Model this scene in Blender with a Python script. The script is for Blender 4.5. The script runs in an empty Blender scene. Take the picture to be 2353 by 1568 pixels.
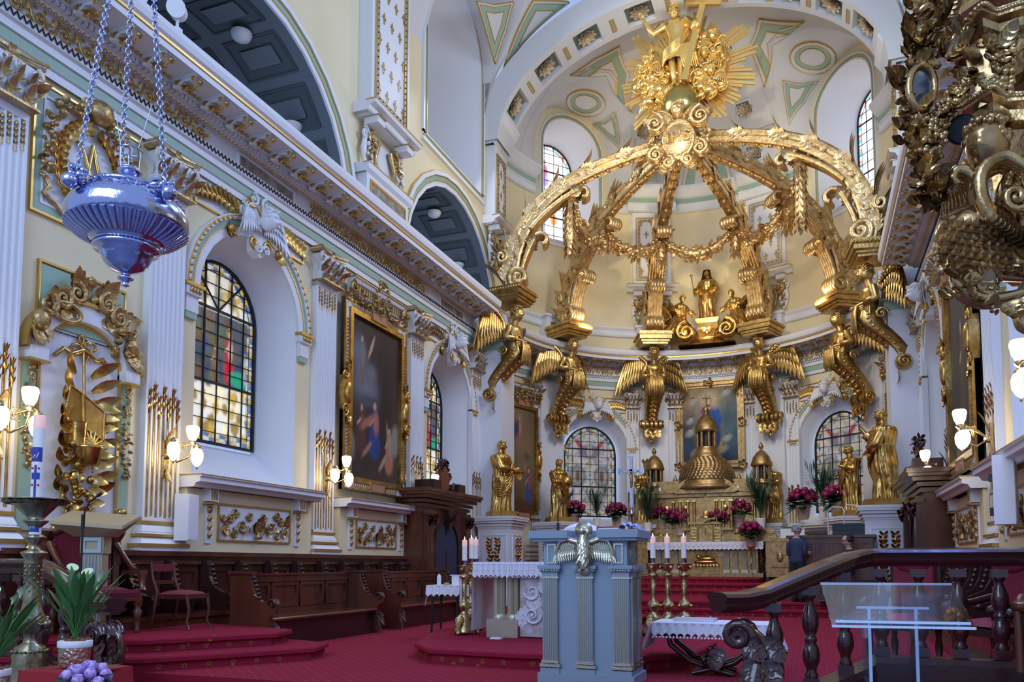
import bpy, random
import numpy as np
from math import *
from mathutils import Vector, Matrix
SC = bpy.context.scene
R = random.Random(7)
# ---------------------------------------------------------------- camera
FPX, CAMX, EYE = 1840.0, 3.215, 1.13
PHI = atan(FPX / 25000.0); CY = 1298 - FPX * tan(PHI)
PSI = atan(694 * cos(PHI) / FPX)
cd = bpy.data.cameras.new('camera'); cam = bpy.data.objects.new('camera', cd); SC.collection.objects.link(cam)
cd.sensor_fit = 'HORIZONTAL'; cd.sensor_width = 36; cd.lens = 36 * FPX / 2353
cd.shift_y = (CY - 784) / 2353; cd.clip_end = 200
cam.location = (CAMX, 0, EYE); cam.rotation_euler = (pi / 2 + PHI, 0, PSI)
SC.camera = cam
# ---------------------------------------------------------------- light and exposure
vs = SC.view_settings; vs.view_transform = 'Standard'; vs.look = 'None'; vs.gamma = 1; vs.use_curve_mapping = False
vs.exposure = 0.0
W = bpy.data.worlds.new('world'); SC.world = W; W.use_nodes = True
bg = W.node_tree.nodes['Background']; bg.inputs[0].default_value = (0.46, 0.62, 1.0, 1); bg.inputs[1].default_value = 0.8
def lamp(name, kind, loc, energy, col, size=0.3, aim=None, angle=60, blend=0.6):
    d = bpy.data.lights.new(name, kind); o = bpy.data.objects.new(name, d); SC.collection.objects.link(o)
    d.energy = energy; d.color = col; o.location = loc
    if kind == 'AREA': d.size = size
    else: d.shadow_soft_size = size
    if kind == 'SPOT': d.spot_size = radians(angle); d.spot_blend = blend
    if aim is not None:
        o.rotation_euler = (Vector(aim) - Vector(loc)).to_track_quat('-Z', 'Y').to_euler()
    return o
WARM = (1.0, 0.78, 0.45)
lamp('vault_spotlight', 'SPOT', (1.0, 11.0, 13.0), 3000, (1, .84, .55), .25, (0, 22, 14.3), 36)
lamp('vault_spotlight', 'SPOT', (-2.0, 13.0, 12.5), 900, (1, .84, .58), .25, (0.3, 22, 10.6), 55)
lamp('altar_spotlight', 'SPOT', (3.2, 14.0, 11.5), 900, (1, .84, .6), .25, (0, 27, 4.5), 50)
lamp('altar_spotlight', 'SPOT', (-2.6, 13.0, 11.5), 700, (1, .86, .62), .25, (2, 26, 3.5), 50)
for k in (-1, 0, 1):
    lamp('cornice_uplight', 'AREA', (4.3 * sin(k * .95), 22.44 + 4.3 * cos(k * .95), 8.9), 48, (1, .80, .48), .5, (5.6 * sin(k * .95), 22.44 + 5.6 * cos(k * .95), 14), 60)
lamp('statue_uplight', 'SPOT', (-.75, 26.9, 8.85), 120, (1, .8, .4), .1, (0.1, 28.4, 10.4), 80)
lamp('apse_chandelier', 'POINT', (0, 20.2, 9.8), 260, (1, .84, .58), .6)  # added warm fill for the apse, no fitting hangs here
# daylight entering by the nave windows that stand behind the camera and by the clerestory; two blue lights are added
lamp('nave_daylight', 'AREA', (-1.0, -3.0, 8.5), 700, (.55, .72, 1), 7, (0, 12, 3))
lamp('clerestory_daylight', 'AREA', (4.6, 15.0, 13.2), 420, (.62, .76, 1), 3, (-5.0, 20, 9))
lamp('clerestory_daylight', 'AREA', (3.4, 16.5, 13.8), 420, (.28, .45, 1), 2.6, (3.0, 6, 0))  # added blue light for glints on the rail and right foreground
lamp('clerestory_daylight', 'AREA', (-4.9, 19.4, 14.2), 260, (.8, .88, 1), 2.6, (5.0, 19, 8))
lamp('blue_stage_light', 'AREA', (5.0, 7.3, 8.2), 260, (.16, .30, 1), 1.3, (3.2, 7.6, 1))  # added blue light above the rail, for its highlights and a blue tint
# ---------------------------------------------------------------- placing helpers: a pixel of the photograph on a real plane
def ray(u, v):
    a, b = (u - 1176) / FPX, (CY - v) / FPX
    yf = cos(PHI) - b * sin(PHI); up = sin(PHI) + b * cos(PHI)
    return Vector((a * cos(PSI) - yf * sin(PSI), a * sin(PSI) + yf * cos(PSI), up))
CAM = Vector((CAMX, 0, EYE))
def at(u, v, X=None, Y=None, Z=None):
    d = ray(u, v)
    t = (X - CAMX) / d.x if X is not None else Y / d.y if Y is not None else (Z - EYE) / d.z
    return CAM + d * t
# ---------------------------------------------------------------- mesh builder
class MB:
    def __init__(s): s.v = []; s.n = 0; s.f = []; s.mi = []; s.sm = []; s.M = None
    def T(s, loc=(0, 0, 0), rz=0, rx=0, ry=0, sc=1):
        S = Matrix.Diagonal((*(sc if hasattr(sc, '__len__') else (sc,) * 3), 1))
        s.M = Matrix.Translation(loc) @ Matrix.Rotation(rz, 4, 'Z') @ Matrix.Rotation(ry, 4, 'Y') @ Matrix.Rotation(rx, 4, 'X') @ S
        return s
    def add(s, vs, fs, m=0, sm=True):
        a = np.asarray(vs, float).reshape(-1, 3)
        if s.M is not None:
            q = np.array(s.M); a = a @ q[:3, :3].T + q[:3, 3]
        b = s.n; s.v.append(a); s.n += len(a)
        s.f += [tuple(i + b for i in f) for f in fs]; s.mi += [m] * len(fs); s.sm += [sm] * len(fs)
        return s
    def grid(s, A, cu=False, cv=False, m=0, sm=True):
        A = np.asarray(A, float); n, k = A.shape[:2]; fs = []
        for i in range(n if cu else n - 1):
            i2 = (i + 1) % n
            for j in range(k if cv else k - 1):
                j2 = (j + 1) % k
                fs.append((i * k + j, i * k + j2, i2 * k + j2, i2 * k + j))
        return s.add(A.reshape(-1, 3), fs, m, sm)
    def box(s, c, d, m=0, rz=0):
        x, y, z = d[0] / 2, d[1] / 2, d[2] / 2; cr, sr = cos(rz), sin(rz)
        vs = [(c[0] + a * x * cr - b * y * sr, c[1] + a * x * sr + b * y * cr, c[2] + e * z) for e in (-1, 1) for a, b in ((-1, -1), (1, -1), (1, 1), (-1, 1))]
        return s.add(vs, [(3, 2, 1, 0), (4, 5, 6, 7), (0, 1, 5, 4), (1, 2, 6, 5), (2, 3, 7, 6), (3, 0, 4, 7)], m, False)
    def lathe(s, prof, c=(0, 0, 0), n=20, m=0, a0=0, a1=2 * pi, sq=False, lobes=0, amp=0):
        full = abs(a1 - a0 - 2 * pi) < 1e-6
        th = [a0 + (a1 - a0) * i / n for i in range(n if full else n + 1)]
        A = [[(c[0] + r * (1 + amp * cos(lobes * t)) * cos(t), c[1] + r * (1 + amp * cos(lobes * t)) * sin(t), c[2] + z) for t in th] for r, z in prof]
        s.grid(A, False, full, m, True)
        if full:
            for k, rev in ((0, True), (-1, False)):
                if prof[k][0] > 1e-4: s.add(A[k], [tuple(range(n))[::-1] if rev else tuple(range(n))], m, False)
        return s
    def tube(s, pts, r, n=7, m=0, cap=True, closed=False, flat=1.0, up=None):
        P = [Vector(p) for p in pts]; k = len(P)
        rr = [r] * k if not hasattr(r, '__len__') else list(r)
        if len(rr) != k: rr = [float(np.interp(i / (k - 1), np.linspace(0, 1, len(rr)), rr)) for i in range(k)]
        tg = []
        for i in range(k):
            a, b = (P[i - 1], P[(i + 1) % k]) if closed else (P[max(i - 1, 0)], P[min(i + 1, k - 1)])
            t = b - a; tg.append(t.normalized() if t.length > 1e-9 else Vector((0, 0, 1)))
        ref = Vector(up) if up is not None else (Vector((0, 0, 1)) if abs(tg[0].z) < .9 else Vector((1, 0, 0)))
        A = []; nrm = (ref - tg[0] * ref.dot(tg[0])).normalized()
        for i in range(k):
            if up is not None: nrm = ref
            q = nrm - tg[i] * nrm.dot(tg[i])
            nrm = q.normalized() if q.length > 1e-6 else tg[i].orthogonal().normalized()
            bn = tg[i].cross(nrm)
            A.append([P[i] + nrm * (cos(2 * pi * j / n) * rr[i] * flat) + bn * (sin(2 * pi * j / n) * rr[i]) for j in range(n)])
        A = [[tuple(p) for p in row] for row in A]
        s.grid(A, closed, True, m, True)
        if cap and not closed:
            s.add(A[0], [tuple(range(n))], m, False); s.add(A[-1], [tuple(range(n))[::-1]], m, False)
        return s
    def ball(s, c, r, n=10, k=7, m=0):
        r = (r,) * 3 if not hasattr(r, '__len__') else r
        A = [[(c[0] + r[0] * sin(pi * j / k) * cos(2 * pi * i / n), c[1] + r[1] * sin(pi * j / k) * sin(2 * pi * i / n), c[2] + r[2] * cos(pi * j / k)) for i in range(n)] for j in range(k + 1)]
        return s.grid(A, False, True, m, True)
    def prism(s, o, d, m=0, y=0.0, sm=False):
        """outline o of (x,z), front at y-d, back at y (facing frame)"""
        n = len(o); a = [(x, y - d, z) for x, z in o] + [(x, y, z) for x, z in o]
        return s.add(a, [tuple(range(n))] + [(i, i + n, (i + 1) % n + n, (i + 1) % n) for i in range(n)], m, sm)
    def extr(s, prof, x0, x1, m=0, ends=True):
        """profile of (protrusion, z) swept along x of the facing frame"""
        A = [[(x, -p, z) for p, z in prof] for x in (x0, x1)]
        s.grid(A, False, False, m, False)
        if ends:
            n = len(prof)
            s.add(A[0] + [(x0, 0, prof[-1][1]), (x0, 0, prof[0][1])], [tuple(range(n + 2))], m, False)
            s.add(A[1] + [(x1, 0, prof[-1][1]), (x1, 0, prof[0][1])], [tuple(range(n + 2))[::-1]], m, False)
        return s
    def leaf(s, b, d, nv, L, w, curl=.3, m=0, fold=.25, k=5):
        b, d, nv = Vector(b), Vector(d).normalized(), Vector(nv).normalized()
        sd = d.cross(nv).normalized(); A = []
        for i in range(k + 1):
            t = i / k; ww = w * (sin(pi * min(1, t * .93 + .07)) ** .7 + .02)
            c = b + d * (L * (t - .25 * curl * t * t * t)) + nv * (L * curl * t * t * .8)
            A.append([tuple(c - sd * ww), tuple(c + nv * (-fold * ww)), tuple(c + sd * ww)])
        return s.grid(A, m=m)
    def build(s, name, mats, par=None, loc=(0, 0, 0), rz=0, label=None, kind=None):
        me = bpy.data.meshes.new(name)
        V = np.concatenate(s.v) if s.v else np.zeros((0, 3))
        me.from_pydata(V.tolist(), [], s.f)
        for q in (mats if isinstance(mats, (list, tuple)) else [mats]): me.materials.append(q)
        me.polygons.foreach_set('material_index', s.mi); me.polygons.foreach_set('use_smooth', s.sm); me.update()
        o = bpy.data.objects.new(name, me); SC.collection.objects.link(o)
        o.location = loc; o.rotation_euler = (0, 0, rz); o.parent = par
        if label: o['label'] = label
        if kind: o['kind'] = kind
        return o
def empty(name, loc=(0, 0, 0), rz=0, par=None):
    o = bpy.data.objects.new(name, None); SC.collection.objects.link(o); o.location = loc; o.rotation_euler = (0, 0, rz); o.parent = par
    o.empty_display_size = .1
    return o
def thing(name, label, cat, loc=(0, 0, 0), rz=0, group=None):
    o = empty(name, loc, rz); tag(o, label, cat, group); return o
def tag(o, label, cat, group=None):
    o['label'] = label; o['category'] = cat
    if group: o['group'] = group
    return o
KIDS = {}
def kids(o): return [c for c in bpy.data.objects if c.parent == o]
def dup(o, loc=None, rz=None, par=None, label=None, sc=None, tree=None):
    """copy a thing with its parts and sub-parts; mesh data shared"""
    tree = tree or tree_of(o)
    def cp(node, p):
        ob, ch = node; c = ob.copy(); SC.collection.objects.link(c); c.parent = p
        for q in ch: cp(q, c)
        return c
    c = cp(tree, par)
    if loc is not None: c.location = loc
    if rz is not None: c.rotation_euler = (0, 0, rz)
    if sc is not None: c.scale = sc if hasattr(sc, '__len__') else (sc,) * 3
    if label: c['label'] = label
    return c
def tree_of(o):
    pk = {}
    for c in bpy.data.objects:
        if c.parent: pk.setdefault(c.parent.name, []).append(c)
    def f(x): return (x, [f(y) for y in pk.get(x.name, [])])
    return f(o)
def piece(src, par, loc=None, rz=None, sc=None):
    """another piece that shares the mesh of src"""
    c = src.copy(); SC.collection.objects.link(c); c.parent = par
    if loc is not None: c.location = loc
    if rz is not None: c.rotation_euler = (0, 0, rz)
    if sc is not None: c.scale = sc if hasattr(sc, '__len__') else (sc,) * 3
    return c
# ---------------------------------------------------------------- materials
def mat(name, col, rough=.5, metal=0.0, bump=None, vary=None, coat=0, emit=None, alpha=None, trans=0, spec=None):
    m = bpy.data.materials.new(name); m.use_nodes = True; nt = m.node_tree; b = nt.nodes['Principled BSDF']
    I = b.inputs; I['Base Color'].default_value = (*col, 1); I['Roughness'].default_value = rough; I['Metallic'].default_value = metal
    if coat: I['Coat Weight'].default_value = coat; I['Coat Roughness'].default_value = .12
    if spec is not None: I['Specular IOR Level'].default_value = spec
    if emit: I['Emission Color'].default_value = (*emit[0], 1); I['Emission Strength'].default_value = emit[1]
    if trans: I['Transmission Weight'].default_value = trans
    tc = None
    if bump or vary:
        tc = nt.nodes.new('ShaderNodeTexCoord')
    if bump:
        t = nt.nodes.new('ShaderNodeTexNoise'); t.inputs['Scale'].default_value = bump[0]; t.inputs['Detail'].default_value = 3
        k = nt.nodes.new('ShaderNodeBump'); k.inputs['Strength'].default_value = bump[1]; k.inputs['Distance'].default_value = bump[2] if len(bump) > 2 else .02
        nt.links.new(tc.outputs['Object'], t.inputs['Vector']); nt.links.new(t.outputs['Fac'], k.inputs['Height']); nt.links.new(k.outputs['Normal'], I['Normal'])
    if vary:
        t = nt.nodes.new('ShaderNodeTexNoise'); t.inputs['Scale'].default_value = vary[0]; t.inputs['Detail'].default_value = 4
        if len(vary) > 3:
            mp = nt.nodes.new('ShaderNodeMapping'); mp.inputs['Scale'].default_value = vary[3]
            nt.links.new(tc.outputs['Object'], mp.inputs['Vector']); nt.links.new(mp.outputs['Vector'], t.inputs['Vector'])
        else: nt.links.new(tc.outputs['Object'], t.inputs['Vector'])
        r = nt.nodes.new('ShaderNodeValToRGB'); r.color_ramp.elements[0].position = .3; r.color_ramp.elements[1].position = .7
        r.color_ramp.elements[0].color = (*vary[1], 1); r.color_ramp.elements[1].color = (*vary[2], 1)
        nt.links.new(t.outputs['Fac'], r.inputs['Fac']); nt.links.new(r.outputs['Color'], I['Base Color'])
    return m
def colmat(name, rough=.5, emit=0, attr='Col'):
    """flat print: paintings and stained glass take their colours from the mesh"""
    m = bpy.data.materials.new(name); m.use_nodes = True; nt = m.node_tree; b = nt.nodes['Principled BSDF']
    a = nt.nodes.new('ShaderNodeVertexColor'); a.layer_name = attr
    nt.links.new(a.outputs['Color'], b.inputs['Base Color']); b.inputs['Roughness'].default_value = rough
    if emit:
        nt.links.new(a.outputs['Color'], b.inputs['Emission Color']); b.inputs['Emission Strength'].default_value = emit
    return m
white = mat('white_paint', (.76, .77, .80), .45, bump=(30, .06))
vault_white = mat('vault_white_paint', (.66, .66, .66), .55)
coffer_green = mat('coffer_green', (.16, .20, .16), .6)
pale_gilt = mat('pale_gilding', (.62, .50, .33), .4, .4)
cream = mat('cream_paint', (.80, .69, .44), .6, vary=(.9, (.77, .66, .41), (.82, .72, .47)))
green = mat('sage_paint', (.33, .47, .36), .5)
gold = mat('gold_leaf', (.60, .38, .10), .27, .95, bump=(14, .15, .03), vary=(6, (.42, .24, .05), (.74, .50, .17)))
ribgold = mat('pale_gold_leaf', (.66, .46, .20), .36, .85, bump=(18, .5, .03), vary=(7, (.46, .29, .11), (.78, .58, .30)))
angelgold = mat('old_gold_leaf', (.56, .36, .12), .33, .9, bump=(16, .16, .03), vary=(6, (.38, .23, .06), (.68, .46, .18)))
gold2 = mat('bright_gold', (.95, .66, .22), .25, .9, bump=(10, .25, .03))
goldline = mat('gilt_line', (.62, .40, .11), .35, .7)
goldd = mat('dull_gilding', (.46, .31, .12), .36, .75, bump=(25, .4, .02), vary=(9, (.34, .21, .08), (.64, .46, .20)))
rosegold = mat('aged_gilding', (.55, .36, .17), .24, .9, bump=(22, .25, .02), vary=(6, (.30, .17, .07), (.70, .50, .24)))
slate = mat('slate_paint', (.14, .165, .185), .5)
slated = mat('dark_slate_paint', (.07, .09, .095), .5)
navy = mat('dark_loft', (.03, .04, .09), .7)  # near-black colour stands in for the shade deep inside the arches
marble = mat('dark_marble', (.2, .18, .15), .3, vary=(6, (.14, .12, .11), (.42, .36, .28)))
wood = mat('mahogany', (.09, .022, .012), .28, bump=(6, .05), vary=(3, (.055, .013, .009), (.15, .042, .02), (1, 1, .12)), coat=.5)
woodd = mat('dark_mahogany', (.035, .010, .010), .30, bump=(20, .12, .02), coat=.2)
woodl = mat('walnut', (.12, .05, .025), .4, vary=(3, (.09, .035, .018), (.16, .07, .035), (1, 1, .1)))
stone = mat('nave_paving', (.16, .18, .26), .4, vary=(3, (.12, .14, .22), (.20, .22, .32)))
silver = mat('silver', (.42, .47, .74), .16, 1, bump=(30, .12, .02))
brass = mat('brass', (.52, .38, .17), .25, .95, bump=(40, .3, .02), vary=(12, (.32, .22, .10), (.65, .5, .26)))
antique = mat('antique_brass', (.30, .27, .17), .28, .95, bump=(40, .12, .02), vary=(9, (.18, .16, .09), (.42, .37, .24)))
bronze = mat('bronze_gilt', (.34, .22, .09), .38, .8, bump=(35, .1, .02), vary=(8, (.24, .14, .05), (.44, .30, .13)))
iron = mat('dark_iron', (.02, .022, .03), .4, .3)
linen = mat('white_linen', (.78, .78, .86), .8, bump=(60, .15))
lace = mat('white_lace', (.80, .80, .88), .8, bump=(90, .6, .02))
wax = mat('wax', (.88, .84, .80), .45)
waxp = mat('warm_wax', (.95, .62, .52), .45, emit=((1, .45, .3), .25))
flame = mat('flame', (1, .8, .5), .5, emit=((1, .75, .4), 6))
globe = mat('lamp_glass', (1, .96, .88), .3, emit=((1, .86, .62), 4.5))
bluegrey = mat('blue_grey_paint', (.26, .335, .42), .42, bump=(40, .06))
champagne = mat('champagne_paint', (.50, .46, .34), .33, .55, bump=(60, .15))
ecru = mat('ecru_paint', (.48, .40, .24), .4, .2)
velvet = mat('red_velvet', (.20, .012, .035), .75, bump=(60, .2))
green_l = mat('leaf_green', (.05, .17, .035), .45)
green_d = mat('dark_leaf', (.018, .065, .03), .45)
black = mat('black', (.012, .012, .014), .4)
bookred = mat('red_cover', (.35, .02, .04), .5)
paper = mat('paper', (.82, .82, .84), .7)
bluecloth = mat('blue_ribbon_cloth', (.22, .36, .78), .6)
plaque = mat('plaque', (.45, .22, .14), .5)
def carpet_mat(name, scale, lo, hi, motif):
    m = bpy.data.materials.new(name); m.use_nodes = True; nt = m.node_tree; b = nt.nodes['Principled BSDF']; N = nt.nodes.new; L = nt.links.new
    tc = N('ShaderNodeTexCoord'); mp = N('ShaderNodeMapping'); mp.inputs['Scale'].default_value = (scale,) * 3; mp.inputs['Rotation'].default_value = (0, 0, .785)
    L(tc.outputs['Object'], mp.inputs['Vector'])
    v = N('ShaderNodeTexVoronoi'); v.inputs['Scale'].default_value = 1; v.inputs['Randomness'].default_value = 0; v.distance = 'MANHATTAN'; L(mp.outputs['Vector'], v.inputs['Vector'])
    w = N('ShaderNodeTexNoise'); w.inputs['Scale'].default_value = 26; L(tc.outputs['Object'], w.inputs['Vector'])
    s = N('ShaderNodeMath'); s.operation = 'MULTIPLY_ADD'; s.inputs[1].default_value = .55; L(w.outputs['Fac'], s.inputs[0]); L(v.outputs['Distance'], s.inputs[2])
    r = N('ShaderNodeValToRGB'); e = r.color_ramp.elements; e[0].position = lo; e[0].color = motif; e[1].position = hi; e[1].color = (.27, .016, .040, 1)
    L(s.outputs[0], r.inputs['Fac']); L(r.outputs['Color'], b.inputs['Base Color']); b.inputs['Roughness'].default_value = .95; b.inputs['Specular IOR Level'].default_value = .1
    n = N('ShaderNodeTexNoise'); n.inputs['Scale'].default_value = 220; L(tc.outputs['Object'], n.inputs['Vector'])
    k = N('ShaderNodeBump'); k.inputs['Strength'].default_value = .3; k.inputs['Distance'].default_value = .01; L(n.outputs['Fac'], k.inputs['Height']); L(k.outputs['Normal'], b.inputs['Normal'])
    return m
carpet = carpet_mat('red_carpet', 10, .40, .56, (.28, .06, .035, 1)); stepcarpet = carpet_mat('red_step_carpet', 4.4, .42, .47, (.34, .15, .03, 1))
def acrylic_mat():
    m = bpy.data.materials.new('acrylic'); m.use_nodes = True; nt = m.node_tree; b = nt.nodes['Principled BSDF']
    g = nt.nodes.new('ShaderNodeBsdfGlossy'); g.inputs['Roughness'].default_value = .05
    t = nt.nodes.new('ShaderNodeBsdfTransparent'); t.inputs[0].default_value = (.88, .92, .98, 1)
    mx = nt.nodes.new('ShaderNodeMixShader'); fr = nt.nodes.new('ShaderNodeFresnel'); fr.inputs[0].default_value = 1.45
    mu = nt.nodes.new('ShaderNodeMath'); mu.operation = 'MULTIPLY'; mu.inputs[1].default_value = .35; nt.links.new(fr.outputs[0], mu.inputs[0]); nt.links.new(mu.outputs[0], mx.inputs[0]); nt.links.new(t.outputs[0], mx.inputs[1]); nt.links.new(g.outputs[0], mx.inputs[2])
    nt.links.new(mx.outputs[0], nt.nodes['Material Output'].inputs[0]); nt.nodes.remove(b)
    return m
acrylic = acrylic_mat()
edgeac = mat('acrylic_edge', (.65, .78, .98), .15, 0, spec=.8)
# ================================================================ the building
HW, YC, RW = 5.78, 22.44, 6.05          # half width of the choir, centre and radius of the apse
def mapL(s, p, z): return (-HW + p, s, z)
def mapR(s, p, z): return (HW - p, s, z)
def mapA(t, p, z): return ((RW - p) * sin(t), YC + (RW - p) * cos(t), z)
def structure(name, label=None, par=None):
    o = empty(name, par=par); o['kind'] = 'structure'
    if label: o['label'] = label
    return o
def arch(c, hw, sill, spring, rise=None, n=14):
    rise = hw if rise is None else rise
    L = [(c - hw, sill + (spring - sill) * i / 3) for i in range(3)]
    L += [(c - hw * cos(pi * i / n), spring + rise * sin(pi * i / n)) for i in range(n + 1)]
    L += [(c + hw, spring + (sill - spring) * i / 3) for i in range(1, 4)]
    return L
def surface(mb, mp, s0, s1, z0, z1, ops=(), step=9, m=0, n=14, zn=1):
    """wall from s0..s1, z0..z1 with arched openings (c, hw, sill, spring, rise)"""
    def plain(a, b):
        k = max(1, int(ceil((b - a) / step)))
        mb.grid([[mp(a + (b - a) * i / k, 0, z0 + (z1 - z0) * j / zn) for j in range(zn + 1)] for i in range(k + 1)], m=m)
    x = s0
    for c, hw, sill, spring, rise in sorted(ops):
        a, b = max(s0, c - hw), min(s1, c + hw)
        if a > x: plain(x, a)
        cs = [c - hw * cos(pi * i / n) for i in range(n + 1)]
        cs = [q for q in cs if a - 1e-6 <= q <= b + 1e-6]
        if cs[0] > a + 1e-5: cs = [a] + cs
        if cs[-1] < b - 1e-5: cs.append(b)
        def top(q): return spring + rise * sqrt(max(0, 1 - ((q - c) / hw) ** 2))
        mb.grid([[mp(q, 0, top(q) + (z1 - top(q)) * j / max(zn, 1)) for j in range(max(zn, 1) + 1)] for q in cs], m=m)
        if sill > z0 + 1e-4: mb.grid([[mp(q, 0, z0), mp(q, 0, sill)] for q in cs], m=m)
        x = b
    if x < s1: plain(x, s1)
    return mb
def strip(mb, mp, A, B, pa, pb, m=0, close=False):
    """surface between two outlines of equal length on the wall"""
    return mb.grid([[mp(a[0], pa, a[1]), mp(b[0], pb, b[1])] for a, b in zip(A, B)], cu=close, m=m)
def band(mb, mp, c, hw, sill, spring, rise, r0, r1, p, m=0, jamb=False, sc=1.0, p0=0):
    """raised moulding that follows an arch; sc turns metres into s units"""
    z = sill if jamb else spring
    A = arch(c, hw + r0 * sc, z, spring, rise + r0); B = arch(c, hw + r1 * sc, z, spring, rise + r1)
    if not jamb: A, B = A[3:-3], B[3:-3]
    strip(mb, mp, A, A, p0, p, m); strip(mb, mp, A, B, p, p, m); strip(mb, mp, B, B, p, p0, m)
    return mb
def ring(mb, mp, O, I, p, m=0, p0=0):
    """raised closed frame between outline O and outline I"""
    strip(mb, mp, O, O, p0, p, m, True); strip(mb, mp, O, I, p, p, m, True); strip(mb, mp, I, I, p, p0, m, True)
    return mb
def rect(x0, x1, z0, z1, k=1):
    q = [(x0, z0), (x0, z1), (x1, z1), (x1, z0)]
    return [(q[i][0] + (q[(i + 1) % 4][0] - q[i][0]) * j / k, q[i][1] + (q[(i + 1) % 4][1] - q[i][1]) * j / k) for i in range(4) for j in range(k)]
def facemap(x, p, z): return (x, -p, z)
PI2 = pi / 2
def place(side, s):
    """location and turn of the facing frame (x right, -y towards the viewer) on a wall"""
    if side == 'L': return (-HW, s, 0), PI2
    if side == 'R': return (HW, s, 0), -PI2
    return (RW * sin(s), YC + RW * cos(s), 0), -s

wall_left = structure('wall_left', 'cream left choir wall with white and gilt dressings')
wall_right = structure('wall_right', 'right choir wall seen at a grazing angle')
wall_apse = structure('wall_apse', 'curved cream wall of the apse')
ceiling = structure('ceiling', 'white and sage green painted vault and half dome')
floor = structure('floor', 'red carpeted choir floor')
WIN = [11.1, 19.15]                       # window bays of the side walls
for side, w, mp in (('L', wall_left, mapL), ('R', wall_right, mapR)):
    ops = [(c, 1.3, 2.5, 5.46, 1.3) for c in WIN]
    b = MB(); surface(b, mp, 3.2, YC, -.6, 8.2, ops); b.build('lower_wall', cream, w)
    b = MB(); surface(b, mp, 3.2, YC, 8.2, 12.0, [(11.2, 2.8, 8.2, 8.45, 2.8), (19.4, 2.8, 8.2, 8.45, 2.8)], n=24); b.build('tribune_wall', cream, w)
    b = MB(); surface(b, mp, 8, YC if side == 'R' else 17.65, 12.0, 14.6)
    if side == 'L':
        surface(b, mp, 21.15, YC, 12.0, 14.6)
        b.grid([[mp(17.65, 0, 12), mp(17.65, 0, 12.1)], [mp(21.15, 0, 12), mp(21.15, 0, 12.1)]])
    b.build('clerestory_wall', cream, w)
AW = [(-.70, .205), (.70, .205)]          # lower apse windows: angle, half angle
b = MB(); surface(b, mapA, -PI2, PI2, -.6, 8.2, [(c, h, 2.5, 5.2, h * RW * .95) for c, h in AW], step=.09); b.build('lower_wall', cream, wall_apse)
UC = (-.855, .855)                       # upper windows
b = MB()
# attic: windows run up through the springing line, so the wall is cut round them
def attic(z0, z1):
    for a0, a1 in ((-PI2, -1.11), (-.60, .60), (1.11, PI2)): surface(b, mapA, a0, a1, z0, z1, step=.09)
attic(10.1, 14.62); surface(b, mapA, -PI2, PI2, 8.2, 10.1, step=.09); b.build('attic_wall', cream, wall_apse)
# ---------------------------------------------------------------- floor
motif = mat('carpet_motif', (.30, .15, .03), .95)
b = MB(); b.add([(-HW, 6.6, 0), (HW, 6.6, 0), (HW, YC, 0), (-HW, YC, 0), (-HW, 6.6, -.2), (HW, 6.6, -.2)], [(0, 1, 2, 3), (4, 5, 1, 0)], sm=False)
b.add([mapA(-PI2 + pi * i / 40, 0, 0) for i in range(41)], [tuple(range(41))[::-1]], sm=False); b.build('choir_floor', carpet, floor)
b = MB(); b.add([(-14, -6, -.45), (14, -6, -.45), (14, 6.9, -.45), (-14, 6.9, -.45)], [(0, 1, 2, 3)], sm=False); b.build('nave_floor', stone, floor)
for i in (1, 2): b = MB(); b.box((-.0, 6.75 - .32 * i, -.45 + .15 * (2 - i) + .075 - .005), (11.4, .34, .15)); b.build('chancel_step', stepcarpet, floor)
def steps(name, outline_list, par, m=stepcarpet):
    for k, (o, z0, z1) in enumerate(outline_list):
        b = MB(); n = len(o); c = Vector((sum(p[0] for p in o) / n, sum(p[1] for p in o) / n))
        def ins(d): return [((p[0] + (c.x - p[0]) / max(1e-6, (Vector(p) - c).length) * d), (p[1] + (c.y - p[1]) / max(1e-6, (Vector(p) - c).length) * d)) for p in o]
        rows = [(ins(.05), z0), (ins(.05), z1 - .07), (ins(0), z1 - .055), (ins(0), z1 - .015), (ins(.02), z1)]
        b.grid([[(x, y, z) for x, y in r] for r, z in rows], cv=True, sm=False)
        b.add([(x, y, z1) for x, y in ins(.02)], [tuple(range(n))], sm=False)
        b.build(name, m, par); b = MB(); R_ = ins(.05)
        for i in range(n):
            p, q = Vector(R_[i]), Vector(R_[(i + 1) % n]); L = (q - p).length; d = (q - p) / max(L, 1e-6); nv = Vector((d.y, -d.x))
            if nv.dot(p - c) < 0: nv = -nv
            if nv.y > .3: continue
            for j in range(int(L / .26)):
                w = p + d * (.13 + .26 * j)
                for top in (0, 1):
                    o = Vector((w.x + nv.x * .004, w.y + nv.y * .004, (z0 + z1 - .06) / 2)) if not top else Vector((w.x - nv.x * .03 + d.x * .1, w.y - nv.y * .03 + d.y * .1, z1 + .003)); U = Vector((d.x, d.y, 0)); V = Vector((0, 0, 1)) if not top else Vector((nv.x, nv.y, 0))
                    for a_ in range(5 if z1 - z0 > .1 else 0): t_ = a_ * 1.257 + 1.57; e = U * cos(t_) + V * sin(t_); g_ = U * -sin(t_) + V * cos(t_); b.add([tuple(o + e * .006), tuple(o + e * .022 + g_ * .009), tuple(o + e * .036), tuple(o + e * .022 - g_ * .009)], [(0, 1, 2, 3)], 0, False)
        if b.n: b.build('carpet_pattern', motif, par)['kind'] = 'stuff'
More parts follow.
